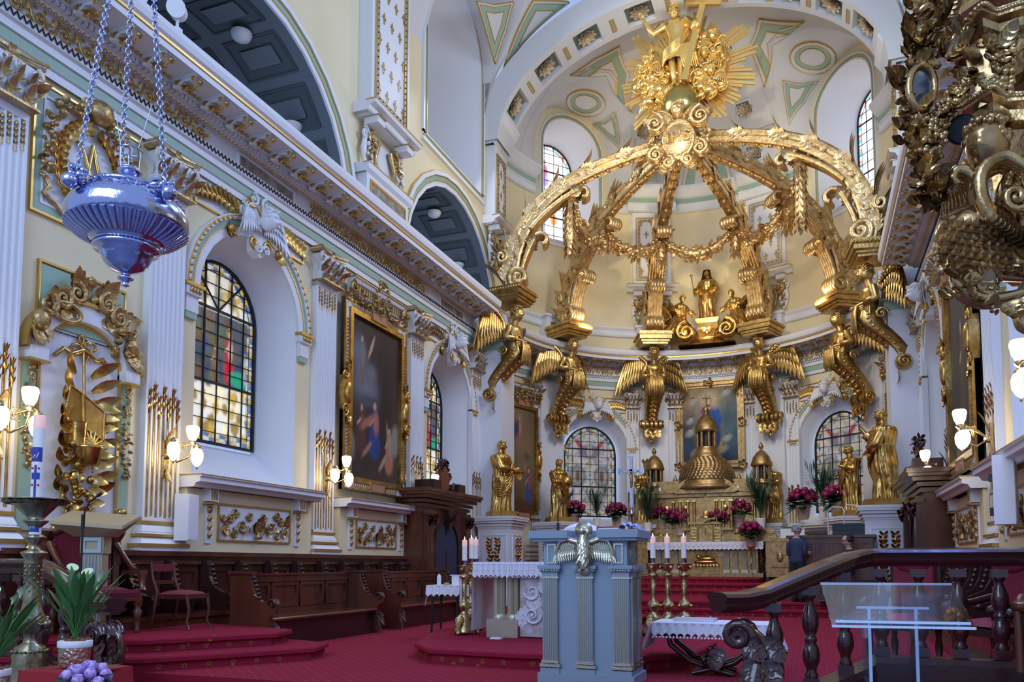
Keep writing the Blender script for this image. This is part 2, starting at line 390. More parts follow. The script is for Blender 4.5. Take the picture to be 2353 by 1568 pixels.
# ---------------------------------------------------------------- entablatures
ENT = [(.06, 7.30), (.06, 7.42), (.09, 7.42), (.09, 7.57), (.12, 7.57), (.12, 7.67), (.17, 7.69), (.17, 7.80), (.08, 7.80), (.08, 8.09),
       (.17, 8.10), (.19, 8.13), (.24, 8.13), (.24, 8.20), (.36, 8.20), (.36, 8.24), (.84, 8.24), (.84, 8.20), (.87, 8.19), (.87, 8.28), (.89, 8.29), (.89, 8.33), (.93, 8.36), (.95, 8.44), (.95, 8.52), (.1, 8.58)]
def sweep(mb, mp, prof, ss, segs):
    for i0, i1, m in segs: mb.grid([[mp(s, p, z) for p, z in prof[i0:i1 + 1]] for s in ss], m=m, sm=False)
    return mb
SEG = [(0, 2, 0), (2, 3, 1), (3, 19, 0), (19, 21, 2), (21, 25, 0)]
trim_left = structure('trim_1', 'white and gilt entablature along the left wall'); trim_right = structure('trim_2', 'entablature along the right wall'); trim_apse = structure('trim_3', 'curved entablature round the apse')
sL = [3.2, 20.55]; sA = [-1.42 + 2.84 * i / 60 for i in range(61)]
def scroll(mb, c, r0, turns, a0, sg, tr, m=0, y=0, n=20, ball=.2):
    """flat spiral in the facing plane"""
    pts = []; rr = []
    for i in range(n + 1):
        t = i / n; r = r0 * (1 - .8 * t ** .8); a = a0 + sg * 2 * pi * turns * t
        pts.append((c[0] + r * cos(a), y - tr * .7, c[1] + r * sin(a))); rr.append(tr * (1 - .5 * t))
    mb.tube(pts, rr, 6, m, up=(0, -1, 0))
    if ball: mb.ball((c[0], y - tr, c[1]), r0 * ball, 8, 5, m)
def acan(mb, bs, d, nv, L, w, m=0, curl=.35, side=3):
    bs, d, nv = Vector(bs), Vector(d).normalized(), Vector(nv).normalized(); sd = d.cross(nv)
    mb.leaf(bs, d, nv, L, w * .55, curl, m, k=6)
    for i in range(side):
        t = .12 + .22 * i; p = bs + d * (L * t) + nv * (L * curl * t * t * .6)
        for g in (-1, 1): mb.leaf(p, d * .75 + sd * g * .8, nv, L * (.52 - .09 * i), w * .28, curl, m, k=4)
def rinceau(L, H):
    """one length of running scroll for a frieze"""
    b = MB(); tr = H * .065
    for k, sg in ((0, 1), (1, -1)):
        cx = -L / 2 + L * (.25 + .5 * k); r = H * .44
        scroll(b, (cx, 0), r, 1.7, pi if sg > 0 else pi, -sg if 0 else (1 if k else -1), tr)
        for j in range(6):
            a = j * 1.05 + k
            b.leaf((cx + r * .95 * cos(a), -tr, r * .95 * sin(a)), (cos(a + .9), 0, sin(a + .9)), (0, -1, 0), H * .32, H * .085, .4)
        for j in range(5):
            a = j * 1.257; b.leaf((cx, -tr * 1.2, 0), (cos(a), -.2, sin(a)), (0, -1, 0), H * .15, H * .06, .3)
        s2 = 1 if k else -1
        b.tube([(cx - r, -tr, 0), (cx - L * .25, -tr, s2 * H * .3), (cx - L * .33, -tr, s2 * H * .42)], [tr, tr * 1.2, tr * .4], 5, up=(0, -1, 0))
        acan(b, (cx - L * .24, -tr, s2 * H * .12), (-.5, 0, s2 * .8), (0, -1, 0), H * .42, H * .22)
        acan(b, (cx - L * .26, -tr, -s2 * H * .15), (.2, 0, -s2), (0, -1, 0), H * .32, H * .2)
    return b
RL = .70; rin = rinceau(RL, .29).build('frieze_scroll', goldline, trim_left)
def modillion():
    b = MB()
    b.box((0, -.60, 8.215), (.20, .46, .05)); A = []
    for i in range(13):
        t = i / 12; y = -.38 - .44 * t; z = 8.19 - .09 * (1 - t) ** 2 - .035 * abs(sin(2.2 * pi * t))
        A.append([(-.075, y, z + .05), (-.075, y, z), (.075, y, z), (.075, y, z + .05)])
    b.grid(A, m=0, sm=False)
    for sx in (-.078, .078):
        for cy, r in ((-.46, .055), (-.76, .038)):
            b.tube([(sx, cy + r * (1 - .7 * i / 10) * cos(i * .9), 8.16 + r * (1 - .7 * i / 10) * sin(i * .9)) for i in range(11)], .011, 5, 1)
    for q in (-.035, 0, .035): b.leaf((q, -.42, 8.11), (q * 2, -.9, .05), (0, -.2, -1), .3, .035, .25, 1)
    b.tube([(0, -.40 - .36 * i / 16, 8.10 + .03 * sin(i * .8)) for i in range(17)], .018, 5, 1)
    b.ball((0, -.80, 8.14), .03, 6, 5, 1)
    return b
mod = modillion().build('modillion', [white, goldline], trim_left)
def dentils(mp, ss, sc, name, par):
    b = MB(); d = .085 * sc
    n = int((ss[1] - ss[0]) / d)
    for i in range(n):
        s = ss[0] + d * (i + .5); q = [mp(s + e * d * .32, p, z) for z in (8.132, 8.197) for e, p in ((-1, .235), (-1, .31), (1, .31), (1, .235))]
        b.add(q, [(0, 1, 5, 4), (1, 2, 6, 5), (2, 3, 7, 6), (0, 3, 2, 1), (4, 5, 6, 7)], 0, False)
        if True:
            for p, z, r in ((.385, 8.225, .026), (.185, 8.085, .022)):
                c = mp(s, p, z); b.ball(c, (r, r, r * 1.5), 6, 4, 1)
        c0, c1 = mp(s - d / 2, .175, 7.71), mp(s, .185, 7.785); c2 = mp(s + d / 2, .175, 7.71)
        b.tube([c0, c1, c2], .011, 4, 2)
    o = b.build(name, [white, goldline, iron], par); o['kind'] = 'stuff'
for mp, ss, par, sc in ((mapL, sL, trim_left, 1), (mapR, sL, trim_right, 1), (mapA, sA, trim_apse, 1 / 5.6)):
    sweep(MB(), mp, ENT, ss, SEG).build('cornice', [white, green, goldline], par)
    dentils(mp, (max(ss[0], 4.5) if sc == 1 else ss[0], ss[-1]), sc, 'dentil_band', par)
def marble_panel(par, side, s, w):
    b = MB(); ring(b, facemap, rect(-w / 2, w / 2, 7.82, 8.08), rect(-w / 2 + .05, w / 2 - .05, 7.86, 8.04), .11, 0, .07)
    b.add([facemap(x, .09, z) for x, z in rect(-w / 2, w / 2, 7.84, 8.06)], [(0, 1, 2, 3)], 1, False)
    l, r = place(side, s); b.build('marble_panel', [white, marble], par, l, r)
for side, par in (('L', trim_left), ('R', trim_right)):
    k = 0; s = 4.6 if side == 'L' else 8.2
    while s < 20.4:
        l, r = place(side, s)
        if not any(abs(s - c) < 1.25 for c in (11.35, 19.1)):
            q = piece(rin, par, (l[0] + (.085 if side == 'L' else -.085), l[1], 7.945), r)
        s += RL
    s = 4.9 if side == 'L' else 9
    while s < 20.5:
        l, r = place(side, s); piece(mod, par, l, r); s += .565
    for c in (11.35, 19.1): marble_panel(par, side, c, 1.6 if c < 15 else 1.5)
n = int(2.84 * 5.95 / RL)
for i in range(n):
    t = -1.42 + 2.84 * (i + .5) / n; piece(rin, trim_apse, (5.965 * sin(t), YC + 5.965 * cos(t), 7.945), -t)
n = int(2.84 * 5.45 / .55)
for i in range(n):
    t = -1.42 + 2.84 * (i + .5) / n; l, r = place('A', t); piece(mod, trim_apse, l, r)
bpy.data.objects.remove(rin); bpy.data.objects.remove(mod)
# ---------------------------------------------------------------- pilasters
def capital(w):
    b = MB(); z0, z1 = 6.64, 7.30; h = z1 - z0; hw = w / 2
    b.box((0, -.10, z0 + h * .42), (w, .2, h * .84)); b.box((0, -.14, z0 + .015), (w + .05, .28, .03), 1)
    for lev, (n, L, zz) in enumerate(((3, .30, z0 + .03), (4, .26, z0 + .22))):
        for i in range(n):
            x = (i - (n - 1) / 2) * w / n
            acan(b, (x, -.20, zz), (0, -.15, 1), (0, -1, 0), L, w / n * .62, 0, .55, 2); acan(b, (x, -.222, zz), (0, -.16, 1), (0, -1, 0), L * .98, w / n * .36, 1, .55, 1)
    for g in (-1, 1):
        for k, (rr, xx) in enumerate(((.095, hw + .0), (.055, hw * .3))):
            scroll(b, (g * xx, z1 - .20), rr, 1.6, pi * .5, -g if k == 0 else g, .026, 0, -.22, 16)
            scroll(b, (g * xx, z1 - .20), rr * 1.1, 1.2, pi * .5, -g if k == 0 else g, .012, 1, -.245, 14, .25)
        acan(b, (g * hw * .8, -.2, z0 + .18), (g * .5, -.4, .8), (g * .3, -1, 0), .26, .12, 1, .6, 2)
        b.leaf((g * (hw + .02), -.1, z0 + .2), (g * .4, -.2, .9), (g, 0, 0), .3, .07, .6, 0)
    n = 9; top = [(-hw - .1 + (w + .2) * i / (n - 1), -.27 + .10 * (1 - (2 * i / (n - 1) - 1) ** 2)) for i in range(n)]
    for za, zb, e, m in ((z1 - .09, z1 - .05, -.01, 1), (z1 - .05, z1 - .035, 0, 0), (z1 - .035, z1, .03, 1)):
        vs = [(x * (1 + e), y - e, z) for z in (za, zb) for x, y in top + [(hw + .1, 0), (-hw - .1, 0)]]; k = n + 2
        b.add(vs, [tuple(range(k)), tuple(range(k, 2 * k))[::-1]] + [(i, (i + 1) % k, (i + 1) % k + k, i + k) for i in range(k)], m, False)
    for j in range(6):
        a = j * 1.047; b.leaf((0, -.22, z1 - .06), (cos(a), -.3, sin(a)), (0, -1, 0), .085, .03, .3, 1)
    return b
def shaft(w, nf, z0=1.72, z1=6.64):
    prof = [(-w / 2, 0), (-w / 2, .12)]; d = w * .92 / nf
    for i in range(nf):
        x = -w * .46 + d * (i + .5)
        prof += [(x + d * .36 * cos(pi - pi * j / 5), .12 - d * .30 * sin(pi * j / 5)) for j in range(6)]
    prof += [(w / 2, .12), (w / 2, 0)]
    b = MB(); b.grid([[(x, -p, z) for x, p in prof] for z in (z0, z1)], sm=False); b.box((0, -.062, z1 - .05), (w, .125, .1)); b.box((0, -.062, z0 + .04), (w, .125, .08))
    return b
def reed(d):
    b = MB(); b.tube([(0, -.10, 1.80), (0, -.10, 3.30)], d * .24, 8)
    for k in range(3):
        z = 3.28 + .12 * k
        for g in (-1, 0, 1): b.leaf((0, -.11, z), (g * .16, -.05, 1), (g * .3, -1, 0), .17, d * (.26 - .03 * k), .25)
    return b
def drops(d):
    b = MB()
    for k in range(4): b.ball((0, -.12, 6.50 - .075 * k), (d * .22, .03, .033), 7, 5)
    b.leaf((0, -.12, 6.24), (0, 0, -1), (0, -1, 0), .1, d * .2, .1); return b
BASE = [(.13, 1.76), (.15, 1.75), (.15, 1.71), (.13, 1.70), (.15, 1.66), (.17, 1.60), (.16, 1.585), (.20, 1.57), (.20, 1.53), (.16, 1.52), (.19, 1.49), (.22, 1.44), (.25, 1.43), (.25, 1.38), (.23, 1.37), (.23, 1.29)]
def base(w):
    b = MB()
    for i in range(len(BASE) - 1):
        (p0, z0), (p1, z1) = BASE[i], BASE[i + 1]; a0, a1 = w / 2 + p0 - .12, w / 2 + p1 - .12
        m = 1 if i in (0, 1, 2, 7, 8, 12) else 0
        b.grid([[(-a0, 0, z0), (-a0, -p0, z0), (a0, -p0, z0), (a0, 0, z0)], [(-a1, 0, z1), (-a1, -p1, z1), (a1, -p1, z1), (a1, 0, z1)]], m=m, sm=False)
    return b
def make_pilaster(w, nf, par):
    t = shaft(w, nf).build('pilaster', white, par); capital(w).build('capital', [white, goldd], t); base(w).build('base', [white, goldline], t)
    d = w * .92 / nf; rd = reed(d).build('gilt_reed', gold, t); dr = drops(d).build('gilt_drop', goldd, t)
    for i in range(nf):
        x = -w * .46 + d * (i + .5)
        if i: piece(rd, t, (x, 0, 0), sc=(1, 1, 1 + .02 * (i % 2 * 2 - 1))); piece(dr, t, (x, 0, -.05 * (i % 2)))
        else: rd.location.x = x; dr.location.x = x
    return t
pil = make_pilaster(.68, 7, wall_left); T = tree_of(pil)
PILS = [6.42, 9.08, 13.22, 17.1, 20.75]
for i, s in enumerate(PILS):
    l, r = place('L', s)
    if i: dup(pil, l, r, wall_left, tree=T)
    else: pil.location = l; pil.rotation_euler = (0, 0, r)
for s in PILS[1:]:
    l, r = place('R', s); dup(pil, l, r, wall_right, tree=T)
pn = make_pilaster(.46, 4, wall_apse); T2 = tree_of(pn); first = True
for t in (-.34 - .125, -.34 + .125, .34 - .125, .34 + .125, -1.01 - .125, 1.01 + .125, -1.47, 1.47):
    l, r = place('A', t)
    if first: pn.location = l; pn.rotation_euler = (0, 0, r); first = False
    else: dup(pn, l, r, wall_apse, tree=T2)
# white piers behind the gilded angels
for t in (-.34, .34, -1.01, 1.01):
    b = MB(); A = [t - .085 + .17 * i / 4 for i in range(5)]
    b.grid([[mapA(a, p, z) for a, p in [(A[0], 0)] + [(q, .22) for q in A] + [(A[-1], 0)]] for z in (0, 7.3)], sm=False); b.build('pier', white, wall_apse)
for sx, w in ((-1, wall_left), (1, wall_right)):
    b = MB(); b.box((sx * 5.42, 21.6, 4.1), (.74, 1.1, 8.2)); b.box((sx * 5.34, 21.6, 7.9), (.95, 1.25, .75)); b.box((sx * 5.38, 21.6, 7.4), (.84, 1.18, .2), 1); b.build('pier', [white, green], w)
# ================================================================ windows, arches, vault
class Paint:
    """flat picture as a colour raster (x to the right, z up, both 0..1)"""
    def __init__(s, nx, nz, col=(0, 0, 0)):
        s.x, s.z = np.meshgrid((np.arange(nx) + .5) / nx, (np.arange(nz) + .5) / nz); s.c = np.ones((nz, nx, 3)) * np.array(col); s.nx, s.nz = nx, nz; s.asp = 1
    def grad(s, c0, c1): s.c[:] = np.array(c0) + (np.array(c1) - np.array(c0)) * s.z[..., None]; return s
    def ell(s, cx, cz, rx, rz, col, soft=.35, rot=0, op=1):
        dx, dz = s.x - cx, s.z - cz; c, q = cos(rot), sin(rot)
        d = np.sqrt(((dx * c + dz * q) / rx) ** 2 + ((-dx * q + dz * c) / rz) ** 2)
        a = np.clip((1 + soft - d) / (2 * soft + 1e-6), 0, 1)[..., None] * op
        s.c[:] = s.c * (1 - a) + np.array(col) * a; return s
    def noise(s, amp, seed=1, k=6):
        g = np.random.RandomState(seed)
        for sc in (k, k * 2.3, k * 5):
            n = g.rand(int(sc) + 3, int(sc) + 3); X, Z = s.x * sc, s.z * sc; i, j = X.astype(int), Z.astype(int); f, h = X - i, Z - j
            v = n[j, i] * (1 - f) * (1 - h) + n[j, i + 1] * f * (1 - h) + n[j + 1, i] * (1 - f) * h + n[j + 1, i + 1] * f * h
            s.c *= (1 + amp * (v - .5) * 2)[..., None]; amp *= .7
        return s
    def figure(s, cx, cz, h, robe, under, skin=(.55, .36, .24), hair=(.1, .06, .04), halo=None, lean=0, asp=1.0):
        w = h * asp
        if halo: s.ell(cx + lean * h, cz + h * .92, w * .11, h * .11, halo, .2)
        s.ell(cx, cz + h * .22, w * .20, h * .26, robe, .2); s.ell(cx + lean * h * .5, cz + h * .55, w * .16, h * .28, robe, .2)
        s.ell(cx + w * .05, cz + h * .6, w * .09, h * .2, under, .4)
        for k in range(5): s.ell(cx + w * (k - 2) * .06, cz + h * .3, w * .012, h * .25, tuple(c * (.5 if k % 2 else 1.6) for c in robe), .6, .1 * (k - 2), .5)
        s.ell(cx + lean * h, cz + h * .91, w * .075, h * .085, hair, .2); s.ell(cx + lean * h, cz + h * .89, w * .05, h * .065, skin, .25)
        s.ell(cx - w * .1, cz + h * .6, w * .10, h * .035, skin, .3, .5)
        return s
    def at(s, x, z):
        i = np.clip((np.asarray(x) * s.nx).astype(int), 0, s.nx - 1); j = np.clip((np.asarray(z) * s.nz).astype(int), 0, s.nz - 1); return s.c[j, i]
def colour(o, cols):
    a = o.data.color_attributes.new('Col', 'FLOAT_COLOR', 'POINT'); a.data.foreach_set('color', np.concatenate([cols, np.ones((len(cols), 1))], 1).astype(np.float32).ravel())
glassm = colmat('stained_glass', .25, .75); glassg = colmat('grey_stained_glass', .25, .42); glassb = colmat('bright_stained_glass', .25, 1.6); oil = colmat('oil_canvas', .6)
leadm = mat('lead', (.02, .025, .03), .5, .4)
def glass_colours(kind, w, h, seed):
    """kind figure: dark figured scene in the middle, pale grisaille with gold scrolls below; medallion: grey and rose roundels"""
    g = np.random.RandomState(seed); n = 160; m = int(n * h / w); p = Paint(n, m, (.75, .72, .62)); a = w / h
    if kind == 'figure':
        for k in range(70): p.ell(g.rand(), g.rand() * .34, .04, .025 * a * 2, ((.55, .36, .06), (.85, .78, .5), (.3, .2, .05))[k % 3], .3, g.rand() * 3)
        p.c[int(m * .34):int(m * .72)] = (.07, .075, .08)
        for k in range(60): p.ell(g.rand(), .34 + g.rand() * .38, .07, .03, ((.10, .09, .05), (.04, .06, .09), (.12, .07, .05), (.06, .10, .08))[k % 4], .3, g.rand() * 3)
        p.figure(.16, .42, .28, (.10, .08, .06), (.16, .14, .1), halo=(.35, .26, .06), asp=1 / a * .7)
        p.figure(.66, .36, .30, (.45, .012, .03), (.55, .5, .4), halo=(.3, .25, .08), asp=1 / a * .62)
        p.figure(.48, .35, .20, (.16, .10, .05), (.2, .15, .1), asp=1 / a * .7); p.figure(.36, .5, .17, (.05, .07, .2), (.1, .1, .1), asp=1 / a * .7)
        p.ell(.82, .39, .16, .045, (.01, .30, .16), .2); p.figure(.88, .38, .18, (.3, .3, .28), (.4, .4, .35), asp=1 / a * .7)
        p.c[int(m * .72):] = (.7, .68, .58)
        for k in range(26): p.ell(g.rand(), .73 + g.rand() * .2, .05, .02, ((.55, .38, .08), (.4, .3, .1))[k % 2], .3, g.rand() * 3)
        p.figure(.5, .74, .2, (.25, .27, .22), (.4, .36, .2), halo=(.5, .38, .08), asp=1 / a * .8)
        for sg in (-1, 1): p.ell(.5 + sg * .18, .83, .05, .07, (.22, .15, .05), .3, sg * .5)
    elif kind == 'medallion':
        p.c[:] = (.42, .40, .40)
        for k in range(420): p.ell(g.rand(), g.rand(), .028, .012, ((.35, .26, .28), (.5, .48, .45), (.2, .25, .3), (.4, .32, .12), (.12, .14, .16))[k % 5], .3, g.rand() * 3)
        for sg in (-1, 1): p.ell(.5 + sg * .23, .45, .16, .12, (.14, .16, .2), .1); p.ell(.5 + sg * .23, .45, .11, .085, (.3, .26, .24), .2); p.ell(.5 + sg * .23, .45, .04, .07, (.12, .07, .06), .3)
        p.ell(.5, .72, .22, .08, (.15, .15, .2), .2); p.ell(.5, .73, .05, .06, (.4, .34, .28), .3)
        for sg in (-1, 1): p.ell(.5 + sg * .2, .8, .1, .03, (.28, .06, .08), .3, sg * .6)
    else:
        p.c[:] = (.85, .9, 1.0)
        for k in range(90): p.ell(g.rand(), g.rand(), .05, .02, ((.7, .75, .9), (.95, .9, .85), (.5, .45, .7), (.8, .8, .9))[k % 4], .3, g.rand() * 3)
        p.figure(.42, .58, .26, (.35, .25, .6), (.5, .1, .15), asp=1 / a * .8); p.figure(.6, .2, .25, (.75, .25, .05), (.6, .5, .8), asp=1 / a * .8)
    # border
    e = np.minimum(p.x, 1 - p.x) * w; e = np.minimum(e, p.z * h)
    rad = w / 2; zz = (p.z * h - (h - rad)); rr = np.where(zz > 0, rad - np.hypot((p.x - .5) * w, zz), e); e = np.minimum(e, rr)
    bm = e < w * .10; chk = ((p.x * 14).astype(int) + (p.z * 14 * h / w).astype(int)) % 3
    pal = np.array([(.10, .16, .30), (.50, .36, .08), (.5, .5, .5)]) if kind != 'bright' else np.array([(.15, .5, .5), (.75, .3, .25), (.7, .8, .95)])
    p.c[bm] = pal[chk[bm]] * (.7 + .6 * g.rand(bm.sum(), 1)); p.c[e < w * .02] = (.02, .03, .08)
    return p
def glazing(name, label, loc, rz, w, sill, spring, kind, seed, y, cols=6, rows=15, gm=None):
    """window: iron frame and leads, and every pane an object of its own, y into the wall"""
    win = structure(name, label); win.location = loc; win.rotation_euler = (0, 0, rz); hw = w / 2; top = spring + hw; h = top - sill
    pic = glass_colours(kind, w, h, seed); gm = gm or glassm
    def zt(x): return spring + sqrt(max(0, hw * hw - x * x))
    b = MB(); O = arch(0, hw, sill, spring); I = arch(0, hw - .05, sill + .05, spring)
    mp = lambda x, p, z: (x, y - p, z)
    ring(b, mp, O, I, .05)
    bars = [(-hw + w * i / cols) for i in range(1, cols)]
    for i, x in enumerate(bars):
        t = .03 if cols == 6 and i == 1 else .009
        b.box((x, y - .02, (sill + zt(x)) / 2), (t, .03, zt(x) - sill))
    zr = [sill + h * i / rows for i in range(1, rows)]
    for i, z in enumerate(zr):
        q = hw if z < spring else sqrt(max(0, hw * hw - (z - spring) ** 2)); t = .045 if i in (int(rows * .34) - 1 + 0, int(rows * .68)) else .009
        b.box((0, y - .02, z), (2 * q, .03, t))
    if kind == 'figure':
        for g in (-1, 1): b.tube([(0, y - .03, sill + h * (int(rows * .68) + 1) / rows), (g * hw * .62, y - .03, spring + hw * .78)], .022, 4)
    A = arch(0, hw - .17, sill + .17, spring); b.tube([(x, y - .02, z) for x, z in A], .008, 4, cap=False)
    b.build('window_frame', leadm, win)
    xs = [-hw] + bars + [hw]; zs = [sill] + zr + [top]; k = 9
    for i in range(cols):
        for j in range(rows):
            a0, a1, c0, c1 = xs[i], xs[i + 1], zs[j], zs[j + 1]
            if c0 >= max(zt(a0), zt(a1)) - .01: continue
            V = []
            for e in range(k + 1):
                for f in range(k + 1):
                    x = a0 + (a1 - a0) * e / k; z = c0 + (c1 - c0) * f / k; V.append((x, y, min(z, max(zt(x), c0 - .0))))
            b = MB(); b.grid(np.array(V).reshape(k + 1, k + 1, 3), sm=False); o = b.build('pane', gm, win)
            V = np.array(V); colour(o, pic.at((V[:, 0] + hw) / w, (V[:, 2] - sill) / h))
    return win
def surround(mp, c, hw, sill, spring, par, sc=1.0, depth=.75, ghw=1.05, gsill=3.16, gspr=5.45, rise=None, loc=None):
    """splayed reveal and archivolt with gilt bead"""
    rise = hw / sc if rise is None else rise
    b = MB(); A = arch(c, hw, sill, spring, rise); B = arch(c, ghw * sc, gsill, gspr, ghw)
    strip(b, mp, A, B, 0, -depth, 0); b.grid([[mp(A[0][0], 0, sill), mp(A[-1][0], 0, sill)], [mp(B[0][0], -depth, gsill), mp(B[-1][0], -depth, gsill)]])
    strip(b, mp, B, arch(c, ghw * sc * .95, gsill, gspr, ghw * .95), -depth, -depth, 0)
    b.build('reveal', white, par)
    b = MB()
    for r0, r1, p, m, q in ((0, .14, .06, 0, 0), (.14, .16, .075, 1, .05), (.16, .25, .07, 2, 0), (.25, .30, .11, 0, 0), (.30, .318, .12, 1, .1), (.318, .335, .10, 0, 0)): band(b, mp, c, hw, sill, spring, rise, r0, r1, p, m, sc=sc, p0=q)
    n = 40
    for i in range(n):
        a = pi * (i + .5) / n; r = .275; q = mp(c - (hw + r * sc) * cos(a), .12, spring + (rise + r) * sin(a)); b.ball(q, .028, 6, 4, 1)
    b.build('archivolt', [white, goldline, green], par)
    for g in (-1, 1):
        b = MB(); x = c + g * (hw + .16 * sc)
        for z0, z1, e, p, m in ((spring - .42, spring - .16, .13, .07, 0), (spring - .16, spring - .02, .17, .12, 0), (spring - .03, spring + .02, .20, .15, 1), (spring - .52, spring - .42, .12, .06, 2)):
            q = [mp(x + s * e * sc, pp, z) for z in (z0, z1) for s, pp in ((-1, 0), (-1, p), (1, p), (1, 0))]
            b.add(q, [(0, 1, 5, 4), (1, 2, 6, 5), (2, 3, 7, 6), (0, 3, 2, 1), (4, 5, 6, 7)], m, False)
        for k in range(4): b.ball(mp(x + (k - 1.5) * .065 * sc, .14, spring - .09), (.025, .025, .05), 6, 4, 1)
        b.build('impost', [white, goldline, green], par)
def head(mb, c, s, rz=0, tilt=0, m=0, hair=1, beard=0, hm=None, n=32, k=26, long=0, ft=1.0):
    """sculpted head facing -y, s = height of the head"""
    hm = m if hm is None else hm; A = []; g = lambda a, b, w: exp(-((a - b) / w) ** 2)
    for j in range(k + 1):
        ph = pi * j / k; row = []
        for i in range(n):
            th = 2 * pi * i / n; x = sin(ph) * cos(th); y = sin(ph) * sin(th); z = cos(ph)
            r = 1.0; f = max(0, -y)
            if f > 0:
                r += .30 * f * g(x, 0, .13) * g(z, -.14, .17) + .12 * f * g(x, 0, .3) * g(z, -.74, .22) - .17 * f * (g(x, .38, .17) + g(x, -.38, .17)) * g(z, .10, .13) + .06 * f * (g(x, .38, .09) + g(x, -.38, .09)) * g(z, .10, .06)
                r += .09 * f * g(z, .30, .09) + .10 * f * g(x, 0, .2) * g(z, -.44, .06) - .08 * f * g(x, 0, .25) * g(z, -.53, .04) + .08 * f * g(x, 0, .18) * g(z, -.60, .05)
            r = 1 + (r - 1) * ft; row.append((x * r * .36, y * r * .44, z * .5 * (1.0 if z > 0 else 1.08)))
        A.append(row)
    A = np.array(A) * s; cr, sr = cos(rz), sin(rz); ct, st = cos(tilt), sin(tilt)
    def X(P):
        P = np.asarray(P, float); y = P[..., 1] * ct - P[..., 2] * st; z = P[..., 1] * st + P[..., 2] * ct; x = P[..., 0]
        return np.stack([x * cr - y * sr + c[0], x * sr + y * cr + c[1], z + c[2]], -1)
    mb.grid(X(A), False, True, m, True)
    def blob(p, r): mb.ball(tuple(X(np.array(p) * s)), r * s, 7, 5, hm)
    q = random.Random(int(s * 1000))
    if hair:
        for i in range(84):
            a = q.uniform(-.62, pi + .62); e = q.uniform(-.2, 1.45) if not long or i % 2 else q.uniform(-1.0, .2)
            blob((.34 * cos(e) * cos(a), .40 * cos(e) * sin(a) + .03, .44 * sin(e) + .05), q.uniform(.06, .105))
        for i in range(22): a = pi + pi * i / 21; blob((.33 * cos(a), .36 * sin(a) + q.uniform(-.02, .03), .33 + q.uniform(-.04, .10)), q.uniform(.045, .075))
    if beard:
        for i in range(44):
            x = q.uniform(-.24, .24); z = q.uniform(-.95, -.36); blob((x * (1 + .6 * (z + .5)), -.36 + .2 * abs(x) - .05 * (z + .5), z), q.uniform(.045, .075))
def wing(mb, root, out, up, L, m=0, nf=7, spread=.62):
    """feathered wing: root, direction the wing spreads, upward direction; feathers hang from an arched leading edge"""
    root, out, up = Vector(root), Vector(out).normalized(), Vector(up).normalized(); nv = out.cross(up).normalized()
    E = lambda t: root + up * (L * .36 * sin(pi * (.12 + .58 * t))) + out * (L * .44 * t)
    for row, (k, l0, w, off) in enumerate(((nf + 3, 1.0, .060, .0), (nf + 2, .60, .058, .025), (nf + 1, .33, .055, .05))):
        for i in range(k):
            t = i / (k - 1); d = out * spread * (1.15 * t - .25) - up
            for e in ((-1, 1) if row == 0 else (1,)): mb.leaf(E(t) + nv * off * L * e, d, nv * e, L * l0 * (.42 + .60 * t), L * w, .10, m, .45, 5)
    P = [E(i / 7) for i in range(8)]; mb.tube([tuple(root - up * L * .05)] + [tuple(p) for p in P], [L * .05, L * .065, L * .06, L * .02], 7, m)
    for i in range(9): mb.ball(tuple(E(i / 8) - up * L * .05 + nv * L * .045), (L * .045, L * .04, L * .05), 6, 4, m)
def make_cherub(par, loc, rz, w=1.75, s=1.0):
    t = empty('keystone_cherub', loc, rz, par)
    b = MB(); head(b, (0, -.34 * s, .30 * s), .38 * s, .25, .25, m=0, ft=1.5); b.build('cherub_head', white, t)
    b = MB()
    for g in (-1, 1):
        wing(b, (g * .12 * s, -.22 * s, .20 * s), (g, -.1, .1), (g * .2, 0, 1), .62 * s, 0, 6); b.tube([(g * .1 * s, -.27 * s, .3 * s), (g * .25 * s, -.27 * s, .42 * s), (g * .42 * s, -.25 * s, .38 * s)], .022 * s, 6, 1)
        for k in range(3): scroll(b, (g * (.16 + .14 * k) * s, (.62 - .14 * k) * s), .13 * s, 1.2, pi / 2, g, .03 * s, 1 if k % 2 else 0, -.12, 14)
        scroll(b, (g * .17 * s, -.14 * s), .13 * s, 1.4, 0, g, .035 * s, 1, -.14, 16); scroll(b, (g * .1 * s, -.22 * s), .10 * s, 1.2, pi, -g, .03 * s, 0, -.2, 14)
    b.prism([(-.2 * s, .3 * s), (-.15 * s, -.28 * s), (0, -.36 * s), (.15 * s, -.28 * s), (.2 * s, .3 * s)], .16 * s, 0)
    b.build('cherub_wings', [white, goldline], t)
    b = MB()
    for g in (-1, 1):
        x0, x1 = g * .42 * s, g * w * .82
        ring(b, facemap, rect(min(x0, x1), max(x0, x1), .06 * s, .62 * s), rect(min(x0, x1) + .03, max(x0, x1) - .03, .06 * s + .03, .62 * s - .03), .04, 1)
        b.add([facemap(x, .015, z) for x, z in rect(min(x0, x1), max(x0, x1), .06 * s, .62 * s)], [(0, 1, 2, 3)], 0, False)
        n = 9
        for i in range(n):
            u = i / n; x = x0 + (x1 - x0) * u
            for e in (-1, 1): b.leaf((x, -.04, .32 * s + .05 * s * sin(5 * u)), (g, 0, e * .8), (0, -1, 0), .30 * s * (1 - .4 * u), .055 * s, .35, 1)
        b.ball((g * .62 * s, -.06, -.06 * s), .09 * s, 8, 6, 1); acan(b, (g * .5 * s, -.05, .02), (g, 0, -.9), (0, -1, 0), .4 * s, .2 * s, 1)
    b.build('palm_panel', [white, goldline], t); return t
kt = make_cherub(wall_left, (-HW, WIN[0], 6.78), PI2); KT = tree_of(kt)
wn = 0
